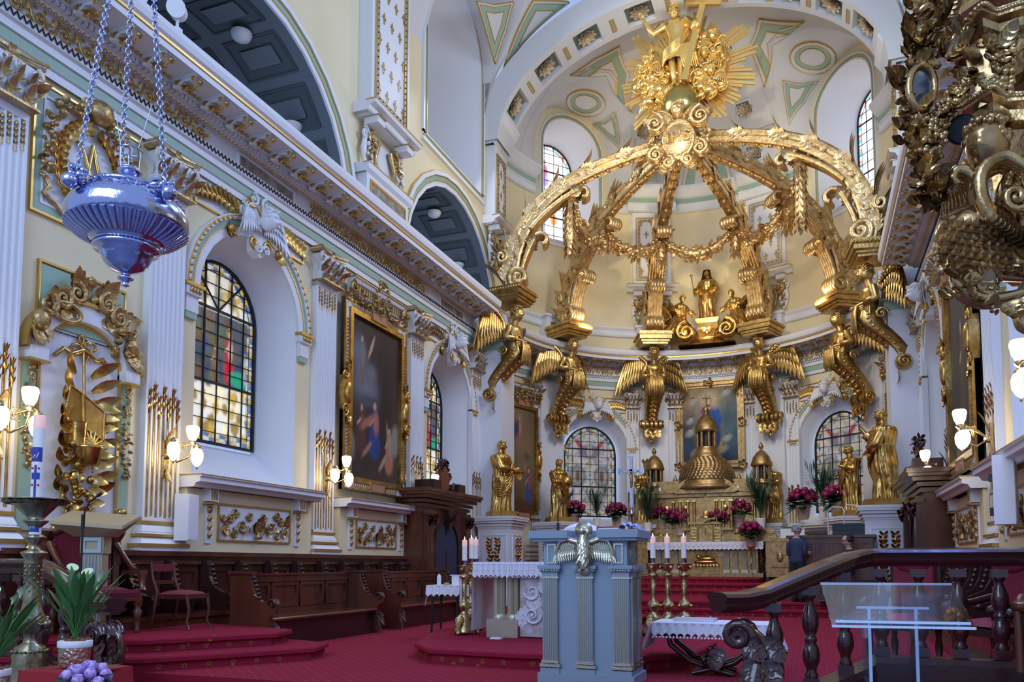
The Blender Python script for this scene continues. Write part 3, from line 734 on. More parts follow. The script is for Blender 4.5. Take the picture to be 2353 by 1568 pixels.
for side, par, mp in (('L', wall_left, mapL), ('R', wall_right, mapR)):
    for c in WIN:
        wn += 1
        surround(mp, c, 1.3, 2.5, 5.46, par)
        l, r = place(side, c)
        glazing('window_%d' % wn, 'stained glass window of the %s wall %s' % (('left', 'right')[side == 'R'], ('behind the hanging lamp', 'above the carved doorway')[c > 15]), l, r, 2.0, 3.2, 5.45, 'figure', wn + 3, .72, gm=glassm)
        if (side, c) != ('L', WIN[0]): dup(kt, (l[0], l[1], 6.78), r, par, tree=KT)
for t, h in AW:
    wn += 1
    surround(mapA, t, h, 2.5, 5.2, wall_apse, 1 / RW, .5, 1.08, 2.75, 5.0, rise=1.24)
    l, r = place('A', t)
    glazing('window_%d' % wn, 'apse window with two grey medallions, on the %s' % ('left', 'right')[t > 0], l, r, 2.02, 2.8, 5.0, 'medallion', wn + 3, .36, 6, 12, glassg)
    dup(kt, (l[0] * .985, YC + (l[1] - YC) * .985, 6.42), r, wall_apse, tree=KT, sc=.92)
# ---------------------------------------------------------------- sill shelves with gilt grilles
def grille(w, h):
    b = MB()
    for g in (-1, 1):
        for cx, cz, r, a, s in ((.20, -.05, .17, pi, g), (.355, .14, .13, 0, -g), (.43, -.17, .13, pi / 2, g), (.30, .26, .12, pi, g), (.10, .20, .11, 0, -g), (.455, .12, .09, pi, g), (.30, -.24, .10, 0, -g)):
            scroll(b, (g * cx * w, cz * h * 1.3), r * h * 1.5, 1.5, a if g > 0 else pi - a, s, .045 * h, 0, 0, 18)
        for k in range(7): b.leaf((g * w * (.1 + .055 * k), -.03, h * (-.3 + .09 * (k % 4))), (g * .6, 0, (1, -1)[k % 2]), (0, -1, 0), h * .25, h * .05, .4)
        acan(b, (0, -.03, -h * .3), (g * .7, 0, 1), (0, -1, 0), h * .5, h * .2); acan(b, (g * w * .44, -.03, 0), (0, 0, g), (0, -1, 0), h * .45, h * .18)
    acan(b, (0, -.05, -h * .35), (0, 0, 1), (0, -1, 0), h * .7, h * .3); b.lathe([(.08 * h, -.48 * h), (.14 * h, -.4 * h), (.07 * h, -.32 * h), (.12 * h, -.2 * h)], (0, -.06, 0), 10)
    return b
SH = [(.30, 2.30), (.33, 2.31), (.36, 2.36), (.44, 2.38), (.44, 2.44), (.47, 2.46), (.47, 2.49), (0, 2.51)]
def sill(par, side, s, w, zs=0.0, k=1.0, body=.16):
    l, r = place(side, s); t = empty('sill_panel', (l[0], l[1], zs), r, par); hw = w / 2
    b = MB(); b.extr(SH, -hw, hw); b.extr([(.46, 2.475), (.475, 2.475), (.475, 2.492), (.46, 2.495)], -hw - .005, hw + .005, 1); b.build('sill_shelf', [white, goldline], t)
    b = MB(); b.box((0, -body / 2, 1.8), (w * .97, body, 1.0)); b.build('sill_body', cream, t)
    pw = w * .55; b = MB(); mp = lambda x, p, z: (x, -body - p, z)
    ring(b, mp, rect(-pw / 2 - .03, pw / 2 + .03, 1.50, 2.11), rect(-pw / 2, pw / 2, 1.53, 2.08), .03, 1); b.add([mp(x, .005, z) for x, z in rect(-pw / 2, pw / 2, 1.53, 2.08)], [(0, 1, 2, 3)], 0, False); b.build('grille_panel', [white, goldline], t)
    b = grille(pw, .52); o = b.build('gilt_grille', goldd, t); o.location = (0, -body - .01, 1.80)
    for g in (-1, 1):
        x = g * (pw / 2 + .24); b = MB(); b.box((x, -body - .05, 2.22), (.2, .14, .22)); b.box((x, -body - .06, 2.08), (.25, .17, .03), 1)
        for q in (-1, 0, 1): b.box((x + q * .055, -body - .125, 2.22), (.028, .012, .17), 1)
        b.box((x, -body - .01, 1.76), (.14, .03, .6))
        for q in range(4): b.ball((x, -body - .04, 1.98 - .13 * q), (.05 - .005 * q, .035, .055), 7, 5, 1); b.leaf((x, -body - .05, 2.02 - .13 * q), (.3, 0, -1), (0, -1, 0), .1, .03, .3, 1)
        b.build('console', [white, goldd], t)
    return t
for side, par in (('L', wall_left), ('R', wall_right)):
    sill(par, side, 11.15, 3.3); sill(par, side, 15.16, 2.95, -.02)
for t in (-.70, .70): sill(wall_apse, 'A', t, 1.9, -.20)
# dado of dark panelling along the side walls
for sx, name in ((-1, 'baseboard_left'), (1, 'baseboard_right')):
    st = structure(name, 'dark mahogany panelled dado behind the stalls'); b = MB(); b.box((sx * (HW - .06), 13.6, .62), (.12, 14, 1.24)); b.box((sx * (HW - .14), 13.6, 1.29), (.26, 14.05, .07)); b.box((sx * (HW - .1), 13.6, 1.22), (.18, 14, .07)); b.build('dado', wood, st)
    for i in range(23):
        b = MB(); y = 7.0 + .6 * i; b.box((sx * (HW - .14), y, .6), (.08, .09, 1.2)); b.box((sx * (HW - .15), y, 1.05), (.11, .13, .16)); b.lathe([(.03, 0), (.045, .05), (.03, .1), (.04, .4), (.03, .42)], (sx * (HW - .19), y, .55), 8); b.build('post', woodd, st)
# ---------------------------------------------------------------- tribune arches above the cornice
for side, par, mp in (('L', wall_left, mapL), ('R', wall_right, mapR)):
    for c in (11.2, 19.4):
        b = MB(); A = arch(c, 2.8, 8.3, 8.45, n=30)
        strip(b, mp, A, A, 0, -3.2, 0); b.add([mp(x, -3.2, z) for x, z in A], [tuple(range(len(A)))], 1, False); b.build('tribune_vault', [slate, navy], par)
        b = MB()
        for r0, r1, p, m in ((0, .12, .05, 0), (.12, .14, .07, 1), (.14, .25, .06, 2), (.25, .27, .08, 1), (.27, .37, .10, 0), (.37, .39, .07, 1)): band(b, mp, c, 2.8, 8.45, 8.45, 2.8, r0, r1, p, m)
        b.build('archivolt', [white, goldline, green], par)
        for i in range(7):
            a0 = .20 + (pi - .4) * i / 7; a1 = a0 + (pi - .4) / 7
            for d0, d1 in ((.25, 1.45), (1.75, 2.95)):
                def cm(a, p, d): return mp(c - (2.8 - p) * cos(a), -d, 8.45 + (2.8 - p) * sin(a))
                q = lambda e: rect(a0 + .04 + e / 2.8, a1 - .04 - e / 2.8, d0 + e, d1 - e, 3)
                b = MB(); ring(b, cm, q(0), q(.035), .03, 0); ring(b, cm, q(.06), q(.22), .015, 1); ring(b, cm, q(.24), q(.27), .04, 0)
                I = q(.24); b.add([cm(s, .05, z) for s, z in I], [tuple(range(len(I)))], 2, False)
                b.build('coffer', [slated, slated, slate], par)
        for a in (1.75, 2.45):
            b = MB(); p = mp(c - 2.72 * cos(a), -.85, 8.45 + 2.72 * sin(a)); b.lathe([(.2, .0), (.2, -.03), (.17, -.1), (.1, -.15), (.0, -.17)], p, 16); b.build('dome_light', mat('opal_glass', (.35, .36, .42), .3) if 0 else white, par)
# ---------------------------------------------------------------- piers with fleur-de-lis panels between the arches
def fleur(s):
    b = MB(); o = [(0, .5), (.07, .36), (.1, .22), (.06, .08), (.16, .16), (.25, .12), (.26, .02), (.2, -.04), (.2, .05), (.12, .03), (.06, -.06), (.12, -.1), (.12, -.16), (.06, -.17), (.09, -.34), (0, -.44)]
    o = o + [(-x, z) for x, z in o[-2:0:-1]]
    b.prism([(x * s, z * s) for x, z in o], .015); return b
fl = fleur(.30).build('fleur_de_lis', goldd, wall_left)
def fleur_strip(par, loc, rz, w, z0, z1, nx, nz, ledge=True, orn=True, pr=.32):
    t = empty('fleur_panel', loc, rz, par); hw = w / 2; mp = lambda x, p, z: (x, -pr - p, z)
    b = MB(); b.box((0, -pr / 2, (z0 + z1) / 2), (w, pr, z1 - z0)); q = lambda e: rect(-hw + e, hw - e, z0 + e + .1, z1 - e - .1)
    ring(b, mp, q(.12), q(.15), .03, 1); ring(b, mp, q(.19), q(.26), .025, 2); ring(b, mp, q(.26), q(.27), .03, 1)
    L = q(.225)
    for i in range(4):
        p0, p1 = L[i], L[(i + 1) % 4]; k = max(2, int(hypot(p1[0] - p0[0], p1[1] - p0[1]) / .14))
        for j in range(k): b.ball(mp(p0[0] + (p1[0] - p0[0]) * (j + .5) / k, .03, p0[1] + (p1[1] - p0[1]) * (j + .5) / k), .018, 5, 4, 3)
    if ledge:
        b.extr([(pr + .02, z0 - .2), (pr + .06, z0 - .18), (pr + .10, z0 - .1), (pr + .22, z0 - .06), (pr + .25, z0), (pr + .25, z0 + .03), (pr, z0 + .05)], -hw - .22, hw + .22, 0)
        b.box((0, -pr - .13, z0 + .02), (w + .46, .26, .025), 1); b.box((0, -pr / 2, z0 - .1), (w + .1, pr, .2))
    b.build('panel', [white, goldline, champagne, iron], t)
    for j in range(nz):
        for i in range(nx - (j % 2)):
            x = (i - (nx - 1 - j % 2) / 2) * (w - .62) / max(1, nx - 1); z = z0 + .55 + (z1 - z0 - .95) * j / max(1, nz - 1)
            piece(fl, t, (x, -pr - .002, z))
    if ledge and orn:
        b = MB()
        for g in (-1, 1):
            b.box((g * hw * .78, -pr + .02, z0 - .28), (.3, .34, .16)); b.box((g * hw * .78, -pr + .0, z0 - .2), (.34, .4, .02), 1)
            scroll(b, (g * hw * .55, z0 - .62), .26, 1.2, pi / 2, -g, .06, 1, -.12, 18); scroll(b, (g * hw * .95, z0 - .55), .16, 1.3, pi / 2, g, .05, 0, -.12, 16)
            b.tube([(g * hw * .3, -.15, z0 - .5), (g * hw * .5, -.18, z0 - .9), (g * hw * .35, -.16, z0 - 1.25), (0, -.14, z0 - 1.4)], [.07, .05, .05, .06], 7, 1)
            b.tube([(g * hw * .85, -.12, z0 - .45), (g * hw * 1.0, -.14, z0 - .9), (g * hw * .9, -.12, z0 - 1.3)], [.05, .07, .03], 7, 0)
            q = random.Random(5)
            for k in range(26): b.ball((g * (hw * .82 + q.uniform(-.1, .1)), -.16 - q.uniform(0, .06), z0 - .75 - q.uniform(0, .75)), q.uniform(.03, .055), 6, 4, k % 2)
            acan(b, (g * hw * .6, -.15, z0 - .4), (g * .5, 0, -1), (0, -1, 0), .5, .2, 1)
        b.add([(x, -.08, z) for x, z in ((-hw * .4, z0 - .45), (hw * .4, z0 - .45), (hw * .5, z0 - .9), (hw * .2, z0 - 1.35), (-hw * .2, z0 - 1.35), (-hw * .5, z0 - .9))], [tuple(range(6))], 0, False)
        b.build('carved_corbel', [white, goldd], t)
    return t
for side, par in (('L', wall_left), ('R', wall_right)):
    l, r = place(side, 15.3); fleur_strip(par, (l[0], l[1], 0), r, 1.7, 11.0, 16.0, 4, 8)
    b = MB(); b.box((0, -.14, 9.0), (1.85, .28, 1.1)); b.extr([(.28, 9.5), (.36, 9.56), (.38, 9.66), (.38, 9.70), (0, 9.72)], -1.0, 1.0); b.box((0, -.31, 9.69), (2.02, .16, .02), 1)
    mp = lambda x, p, z: (x, -.28 - p, z)
    ring(b, mp, rect(-.8, .8, 8.66, 9.4), rect(-.74, .74, 8.72, 9.34), .02, 1); b.add([mp(x, .006, z) for x, z in rect(-.74, .74, 8.72, 9.34)], [(0, 1, 2, 3)], 2, False)
    b.build('pedestal_block', [white, goldline, marble], par, l, r)
    l, r = place(side, 22.15); fleur_strip(par, (l[0], l[1], 0), r, 1.0, 11.5, 13.8, 2, 5, pr=.3)
for t in (-.34, .34): l, r = place('A', t); fleur_strip(wall_apse, l, r, 1.35, 11.05, 13.8, 3, 5, pr=.2)
bpy.data.objects.remove(fl)
# attic string course and upper entablature of the apse
tr = structure('trim_4', 'white string course above the apse cornice'); b = MB(); sweep(b, mapA, [(0, 9.22), (.10, 9.22), (.13, 9.26), (.13, 9.42), (.2, 9.5), (.2, 9.55), (0, 9.57)], [-PI2 + pi * i / 50 for i in range(51)], [(0, 6, 0)]); b.build('string_course', white, tr)
for t in (-.34, .34, -.98, .98):
    b = MB(); b.box((0, -.22, 9.0), (1.15, .44, 1.0)); b.box((0, -.24, 9.52), (1.3, .5, .08)); mp = lambda x, p, z: (x, -.44 - p, z)
    ring(b, mp, rect(-.4, .4, 8.75, 9.3), rect(-.36, .36, 8.79, 9.26), .015, 1); b.add([mp(x, .005, z) for x, z in rect(-.36, .36, 8.79, 9.26)], [(0, 1, 2, 3)], 2, False)
    l, r = place('A', t); b.build('pedestal_block', [white, goldline, marble], tr, l, r)
tr = structure('trim_5', 'white and sage upper entablature under the half dome')
UE = [(p, z + .58) for p, z in [(.02, 13.2), (.12, 13.22), (.12, 13.42), (.16, 13.44), (.16, 13.48), (.14, 13.5), (.14, 13.68), (.22, 13.72), (.30, 13.8), (.38, 13.92), (.42, 13.96), (.42, 14.05), (0, 14.08)]]
b = MB()
for a0, a1 in ((-PI2, -1.12), (-.59, .59), (1.12, PI2)): sweep(b, mapA, UE, [a0 + (a1 - a0) * i / 30 for i in range(31)], [(0, 5, 0), (5, 6, 1), (6, 12, 0)])
for t in (-.34, .34): sweep(b, mapA, [(p + .2, z) for p, z in UE], [t - .15 + .3 * i / 6 for i in range(7)], [(0, 5, 0), (5, 6, 1), (6, 12, 0)])
for mp in (mapL, mapR): sweep(b, mp, [(p + .28, z) for p, z in UE], [21.5, 22.75], [(0, 5, 0), (5, 6, 1), (6, 12, 0)]); b.grid([[mp(21.5, 0, z), mp(21.5, p + .28, z)] for p, z in UE], sm=False)
b.build('upper_cornice', [white, green], tr)
# ---------------------------------------------------------------- half dome, triumphal arch and vault
Z0, DR = 14.6, 3.4
def dome(t, p, e):
    """azimuth t, relief p, elevation e (0..pi/2)"""
    r = RW - .1 - p; return (r * cos(e) * sin(t), YC + r * cos(e) * cos(t), Z0 + (DR - p) * sin(e))
WS, WR, WH = 12.4, 15.75, .19                 # sill, springing and half angle of the upper windows
LH, LW, LZ = .40, .255, 17.2 - Z0            # lunette on the dome and on the wall
def se(x): return max(0.0, 1 - abs(x) ** 3) ** (1 / 3)
def lun(t):
    for c in UC:
        if abs(t - c) < LH: return LZ * se((t - c) / LH)
    return 0
def el(z): return asin(min(.98, z / DR))
def cell(c):
    """flared soffit of the lunette over an upper window: q runs along its arch, w from the wall to the dome"""
    def S(q, p, w):
        x = cos(q); A = Vector(mapA(c - LW * x, 0, Z0 + (LZ + .06) * se(x))); B = Vector(dome(c - LH * x, 0, el(LZ * se(x)))); P = A.lerp(B, w)
        n = Vector((sin(c) * 4.2, YC + cos(c) * 4.2, Z0 + .6)) - P; return tuple(P + n.normalized() * p)
    return S
b = MB()
ts = sorted(set([-PI2 + pi * i / 120 for i in range(121)] + [c + g * LH * cos(q * pi / 24) for c in UC for g in (-1, 1) for q in range(13)]))
b.grid([[dome(t, 0, el(lun(t)) + (1.56 - el(lun(t))) * j / 30) for j in range(31)] for t in ts])
for c in UC: S = cell(c); b.grid([[S(pi * i / 48, 0, j / 8) for j in range(9)] for i in range(49)])
b.build('half_dome', vault_white, ceiling)
b = MB()
for c in UC: surface(b, mapA, c - LW, c + LW, 10.1, 17.35, [(c, WH, WS, WR, WH * RW)], n=16)
b.build('lunette_wall', cream, wall_apse)
for c in UC:
    b = MB(); A = arch(c, WH, WS, WR, WH * RW); k = (RW + 1.38) / RW; l, r = place('A', c); g0 = Vector((l[0] * k, YC + (l[1] - YC) * k, 0)); ax = Vector((cos(r), sin(r), 0)); B = [g0 + ax * x + Vector((0, 0, z)) for x, z in arch(0, .98, 12.92, 15.65)]
    F = [mapA(x, 0, z) for x, z in A]; b.grid([[F[i], tuple(B[i])] for i in range(len(F))], cu=True); b.build('reveal', white, wall_apse)
    b = MB()
    for r0, r1, p, m in ((0, .05, .05, 0), (.05, .065, .06, 1), (.065, .13, .05, 2), (.13, .145, .06, 1), (.145, .2, .07, 0)): band(b, mapA, c, WH, WS, WR, WH * RW, r0, r1, p, m, True, 1 / RW)
    for e0, e1, m in ((0, .06, 0), (.06, .08, 1), (.08, .2, 0)): b.grid([[mapA(c + g * (WH + e1 / RW), p, z) for p, z in ((0, WS - e1), (.06, WS - e1), (.06, WS - e0))] for g in (-1, -.5, 0, .5, 1)], m=m, sm=False)
    b.build('archivolt', [white, goldline, green], wall_apse)
    wn += 1; l, r = place('A', c + (.045 if c < 0 else -.045) * 0); k = (RW + 1.38) / RW
    glazing('window_%d' % wn, 'bright clerestory window of the apse on the %s' % ('left', 'right')[c > 0], (l[0] * k, YC + (l[1] - YC) * k, 0), r, 2.0, 12.9, 15.65, 'bright', wn, 0, 5, 11, glassb)
# painted and gilt panels, traced on the vault where they are
def cen(O): return (sum(p[0] for p in O) / len(O), sum(p[1] for p in O) / len(O))
def fine(O, k=5): return [(O[i][0] + (O[(i + 1) % len(O)][0] - O[i][0]) * j / k, O[i][1] + (O[(i + 1) % len(O)][1] - O[i][1]) * j / k) for i in range(len(O)) for j in range(k)]
def shr(O, f): c = cen(O); return [(c[0] + (x - c[0]) * f, c[1] + (z - c[1]) * f) for x, z in O]
def onsurf(S, A, B, pts):
    """surface parameters of points of the photograph"""
    best = []; G = [(A[0] + (A[1] - A[0]) * i / 60, B[0] + (B[1] - B[0]) * j / 30) for i in range(61) for j in range(31)]
    Q = np.array([S(a, 0, b) for a, b in G]) - np.array(CAM); Q /= np.linalg.norm(Q, axis=1)[:, None]
    for u, v in pts:
        d = np.array(ray(u, v).normalized()); a, b = G[int((Q @ d).argmax())]; st = [(A[1] - A[0]) / 60, (B[1] - B[0]) / 30]
        f = lambda a, b: (Vector(S(a, 0, b)) - CAM).normalized().dot(Vector(d))
        for it in range(24):
            c = max(((f(a + i * st[0], b + j * st[1]), a + i * st[0], b + j * st[1]) for i in (-1, 0, 1) for j in (-1, 0, 1))); a, b = c[1], c[2]; st = [q * .6 for q in st]
        best.append((a, b))
    return best
def vault_panel(mp, O, par, k=6, f1=.86, f2=.52, inner=True):
    b = MB(); O = fine(O, k); S = lambda f: shr(O, f)
    ring(b, mp, S(1), S(.97), .06, 1); ring(b, mp, S(.97), S(f1), .045, 0); ring(b, mp, S(f1), S(f1 - .025), .055, 1)
    I = S(f1 - .02); c = cen(I); b.grid([[mp(c[0] + (x - c[0]) * q, .035, c[1] + (z - c[1]) * q) for q in (.02, .25, .5, .75, 1)] for x, z in I], cu=True, m=2)
    if inner:
        ring(b, mp, S(f2), S(f2 - .04), .055, 1); J = S(f2 - .03); b.grid([[mp(c[0] + (x - c[0]) * q, .045, c[1] + (z - c[1]) * q) for q in (.02, .35, .7, 1)] for x, z in J], cu=True, m=0)
    b.build('vault_panel', [vault_white, goldline, green], par)
def oval(u, v, a, c, rot=0, n=18): return [(u + a * cos(t) * cos(rot) - c * sin(t) * sin(rot), v + a * cos(t) * sin(rot) + c * sin(t) * cos(rot)) for t in [2 * pi * i / n for i in range(n)]]
DA, DB = (-PI2, PI2), (0, 1.5)
CL, CR = cell(UC[0]), cell(UC[1])
vault_panel(CL, onsurf(CL, (.1, 3.0), (0, 1), oval(1345, 236, 46, 31, .12)), ceiling, 1, .80, .58)
vault_panel(CR, onsurf(CR, (.1, 3.0), (0, 1), oval(1868, 132, 55, 38, .05)), ceiling, 1, .80, .58)
for S, A_, B_, P in ((CL, (.1, 3.0), (0, 1), [(1352, 287), (1383, 279), (1411, 256), (1422, 300), (1425, 345), (1395, 318)]), (CR, (.1, 3.0), (0, 1), [(1797, 184), (1840, 192), (1882, 186), (1850, 235), (1812, 289), (1803, 235)]),
          (dome, DA, DB, [(1744, 42), (1850, 48), (1793, 66), (1763, 98), (1756, 200), (1739, 150), (1720, 105)]), (dome, DA, DB, [(1309, 172), (1365, 134), (1423, 104), (1446, 168), (1452, 260), (1438, 200), (1404, 160), (1352, 151)]),
          (dome, DA, DB, [(1561, 447), (1688, 427), (1668, 366), (1575, 378)]), (dome, DA, DB, [(1458, 412), (1514, 418), (1516, 372), (1470, 372)])):
    vault_panel(S, onsurf(S, A_, B_, P), ceiling, 8)
def rosette(s):
    b = MB()
    for k in range(9):
        a = k * 2 * pi / 9
        for r, l, z in ((0, 1.0, 0), (.35, .62, -.06)): b.leaf((0, z * s, 0), (cos(a + r), -.14, sin(a + r)), (0, -1, 0), s * l * .55, s * .15 * l, .1, 0, .5)
    b.ball((0, -.18 * s, 0), .10 * s, 8, 6); return b
ro = rosette(.58).build('rosette', pale_gilt, ceiling)
AE, BE, ZE = 5.3, 3.4, 13.75
def archmap(a, p, s): return (-(AE - p) * cos(a), s, ZE + (BE - p) * sin(a))
def coffer(mp3, a, s, ha, hs, par):
    b = MB(); O = rect(a - ha, a + ha, s - hs, s + hs, 2); I = rect(a - ha * .8, a + ha * .8, s - hs * .8, s + hs * .8, 2)
    ring(b, mp3, O, I, .04, 1); b.add([mp3(x, .012, z) for x, z in I], [tuple(range(len(I)))], 0, False); b.build('coffer', [coffer_green, white, goldline], par)
AC = [acos(max(-1, min(1, -x / AE))) for x in (-4.89, -3.9, -2.66, -1.1, .55, 2.0, 2.9, 3.98, 4.8)]
AK = [.38 / sqrt((AE * sin(a)) ** 2 + (BE * cos(a)) ** 2) for a in AC]
b = MB(); aa = [.02 + (pi - .04) * i / 40 for i in range(41)]; aa = [a for a in aa if all(abs(a - c) > k + .01 for c, k in zip(AC, AK))]
for c_, k in zip(AC, AK): aa += [c_ - k - .004, c_ - k, c_, c_ + k, c_ + k + .004]
aa.sort(); S0, S1 = 21.62, 22.42
def sunk(a, s): return -.16 if S0 <= s <= S1 and any(abs(a - c) < k + .001 for c, k in zip(AC, AK)) else 0
b.grid([[archmap(a, sunk(a, s), s) for s in (21.4, S0 - .012, S0, S1, S1 + .012, 22.6)] for a in aa], sm=False); b.grid([[archmap(a, 0, 22.6), (Vector(dome(-PI2, 0, a)) if a < PI2 else Vector(dome(PI2, 0, pi - a))) + Vector((0, .16, 0))] for a in aa]); b.grid([[archmap(a, 0, 21.4), archmap(a, -.75, 21.4)] for a in aa]); b.build('triumphal_arch', vault_white, ceiling)
for i, (a, k) in enumerate(zip(AC, AK)):
    b = MB(); q = rect(a - k * .99, a + k * .99, S0 + .006, S1 - .006, 2); b.add([archmap(x, -.15, z) for x, z in q], [tuple(range(8))], 0, False); b.build('coffer', coffer_green, ceiling)
    o = piece(ro, ceiling, archmap(a, -.10, 22.02)); o.rotation_euler = Vector((-cos(a) / AE, 0, sin(a) / BE)).to_track_quat('Y', 'Z').to_euler()
    if i < len(AC) - 1:
        a2 = (a + AC[i + 1]) / 2; q = lambda e: rect(a2 - .014 + e / 5, a2 + .014 - e / 5, 21.75 + e, 22.3 - e); b = MB(); ring(b, archmap, q(0), q(.02), .02, 0); I = q(.02); b.add([archmap(x, .008, z) for x, z in I], [(0, 1, 2, 3)], 1, False); b.build('slot', [goldline, champagne], ceiling)
for P in ((1710, 249), (1733, 352), (1660, 105), (1480, 300), (1500, 190), (1530, 100)):
    t, e = onsurf(dome, DA, DB, [P])[0]; w = .30 / RW; coffer(dome, t, e, w / max(.3, cos(e)), .30 / (RW * sin(e) + DR * cos(e)) * 1.25, ceiling)
    o = piece(ro, ceiling, dome(t, .03, e)); d = Vector(dome(t, 0, e)) - Vector(dome(t, 1, e)); o.rotation_euler = d.to_track_quat('Y', 'Z').to_euler()
for P in ((1680, 208), (1755, 296), (1490, 238)):
    t, e = onsurf(dome, DA, DB, [P])[0]; q = rect(t - .07, t + .07, e - .012, e + .012); b = MB(); ring(b, dome, q, shr(q, .8), .02, 0); b.build('slot', goldline, ceiling)
bpy.data.objects.remove(ro)
NB, NZ = 4.0, 14.3
for side, par, mp in (('L', wall_left, mapL), ('R', wall_right, mapR)):
    sg = -1 if side == 'L' else 1
    def bm(s, p, e): return (sg * (HW - p) * cos(e), s, NZ + (NB - p) * sin(e))
    def lz(s):
        q = 1 - ((s - 19.4) / 1.9) ** 2; return asin(min(.97, max(0, 15.55 + 1.9 * sqrt(q) - NZ) / NB)) if q > 0 else 0
    ss = sorted(set([13 + .4 * i for i in range(22)] + [19.4 + 1.9 * cos(pi * i / 24) for i in range(25)])); b = MB()
    b.grid([[bm(s, 0, lz(s) + (1.56 - lz(s)) * j / 24) for j in range(25)] for s in ss])
    A = [s for s in ss if abs(s - 19.4) < 1.905]; b.grid([[bm(s, 0, lz(s)), mp(s, 0, NZ + NB * sin(lz(s)))] for s in A]); b.build('nave_vault', vault_white, ceiling)
    b = MB(); surface(b, mp, 17.5, 22.4, 14.1, 17.6, [(19.4, 1.75, 14.1, 15.7, 1.75)]); b.build('lunette_wall', cream, par)
    for P in () if side == 'R' else ([(1093, 1), (1135, 10), (1178, 2), (1160, 70), (1135, 147), (1110, 60)], [(1166, 172), (1222, 0), (1303, 0), (1321, 30), (1240, 85)]):
        vault_panel(bm, onsurf(bm, (17, 21.4), (0, 1.5), P), ceiling)
    b = MB(); A = arch(19.4, 1.75, 12.1, 15.7); B = arch(19.4, 1.45, 12.6, 15.5); strip(b, mp, A, B, 0, -2.2); b.add([mp(x, -2.2, z) for x, z in B], [tuple(range(len(B)))], 0, False); b.grid([[mp(17.65, 0, 12.1), mp(21.15, 0, 12.1)], [mp(17.95, -2.2, 12.6), mp(20.85, -2.2, 12.6)]]); b.build('reveal', white, par)
    b = MB()
    for r0, r1, p, m in ((0, .05, .05, 0), (.05, .07, .07, 1), (.07, .16, .05, 2), (.16, .18, .07, 1), (.18, .26, .08, 0)):
        band(b, mp, 19.4, 1.75, 12.1, 15.7, 1.75, r0, r1, p, m, True); b.box((sg * (HW - p / 2), 19.4, 12.1 - (r0 + r1) / 2), (p, 3.5 + 2 * r1, r1 - r0), m)
    b.build('archivolt', [white, goldline, green], par)
# ================================================================ gilded sculpture
def text_mesh(name, body, size, extr, m, par, loc, rot=(PI2, 0, 0), bold=0, label=None):
    c = bpy.data.curves.new(name, 'FONT'); c.body = body; c.size = size; c.extrude = extr; c.bevel_depth = bold; c.align_x = 'CENTER'; c.align_y = 'CENTER'; c.space_character = 1.1
    o = bpy.data.objects.new(name + '_outline', c); SC.collection.objects.link(o); bpy.context.view_layer.update()
    me = bpy.data.meshes.new_from_object(o.evaluated_get(bpy.context.evaluated_depsgraph_get())); bpy.data.objects.remove(o); bpy.data.curves.remove(c)
    me.materials.clear(); me.materials.append(m); o = bpy.data.objects.new(name, me); SC.collection.objects.link(o); o.parent = par; o.location = loc; o.rotation_euler = rot
    return o
def spline(P, n):
    P = [P[0]] + list(P) + [P[-1]]; out = []
    for k in range(n + 1):
        u = k / n * (len(P) - 3); i = min(int(u), len(P) - 4); f = u - i; a, b_, c, d = [np.array(P[i + j], float) for j in range(4)]
        out.append(tuple(.5 * ((2 * b_) + (c - a) * f + (2 * a - 5 * b_ + 4 * c - d) * f * f + (3 * b_ - a - 3 * c + d) * f ** 3)))
    return out
def hand(b, p, d, nv, s, m=0, curl=.5):
    """palm and five fingers; d points along the fingers, nv out of the palm"""
    p, d, nv = Vector(p), Vector(d).normalized(), Vector(nv); nv = (nv - d * nv.dot(d)).normalized(); sd = d.cross(nv)
    b.tube([p - d * s * .1, p + d * s * .22, p + d * s * .45], [s * .15, s * .24, s * .22], 7, m, flat=.45, up=nv)
    for i, l in enumerate((.40, .48, .45, .34)):
        q = p + d * s * .42 + sd * s * (.18 - .12 * i); e = (d + nv * curl * .6).normalized(); g = (d + nv * curl * 1.6).normalized()
        b.tube([q, q + e * s * l * .5, q + e * s * l * .5 + g * s * l * .5], [s * .065, s * .06, s * .04], 5, m)
    q = p + d * s * .1 + sd * s * .2; e = (d * .7 + sd * .8 + nv * .2).normalized(); b.tube([q, q + e * s * .25, q + e * s * .3 + d * s * .2], [s * .08, s * .07, s * .045], 5, m)
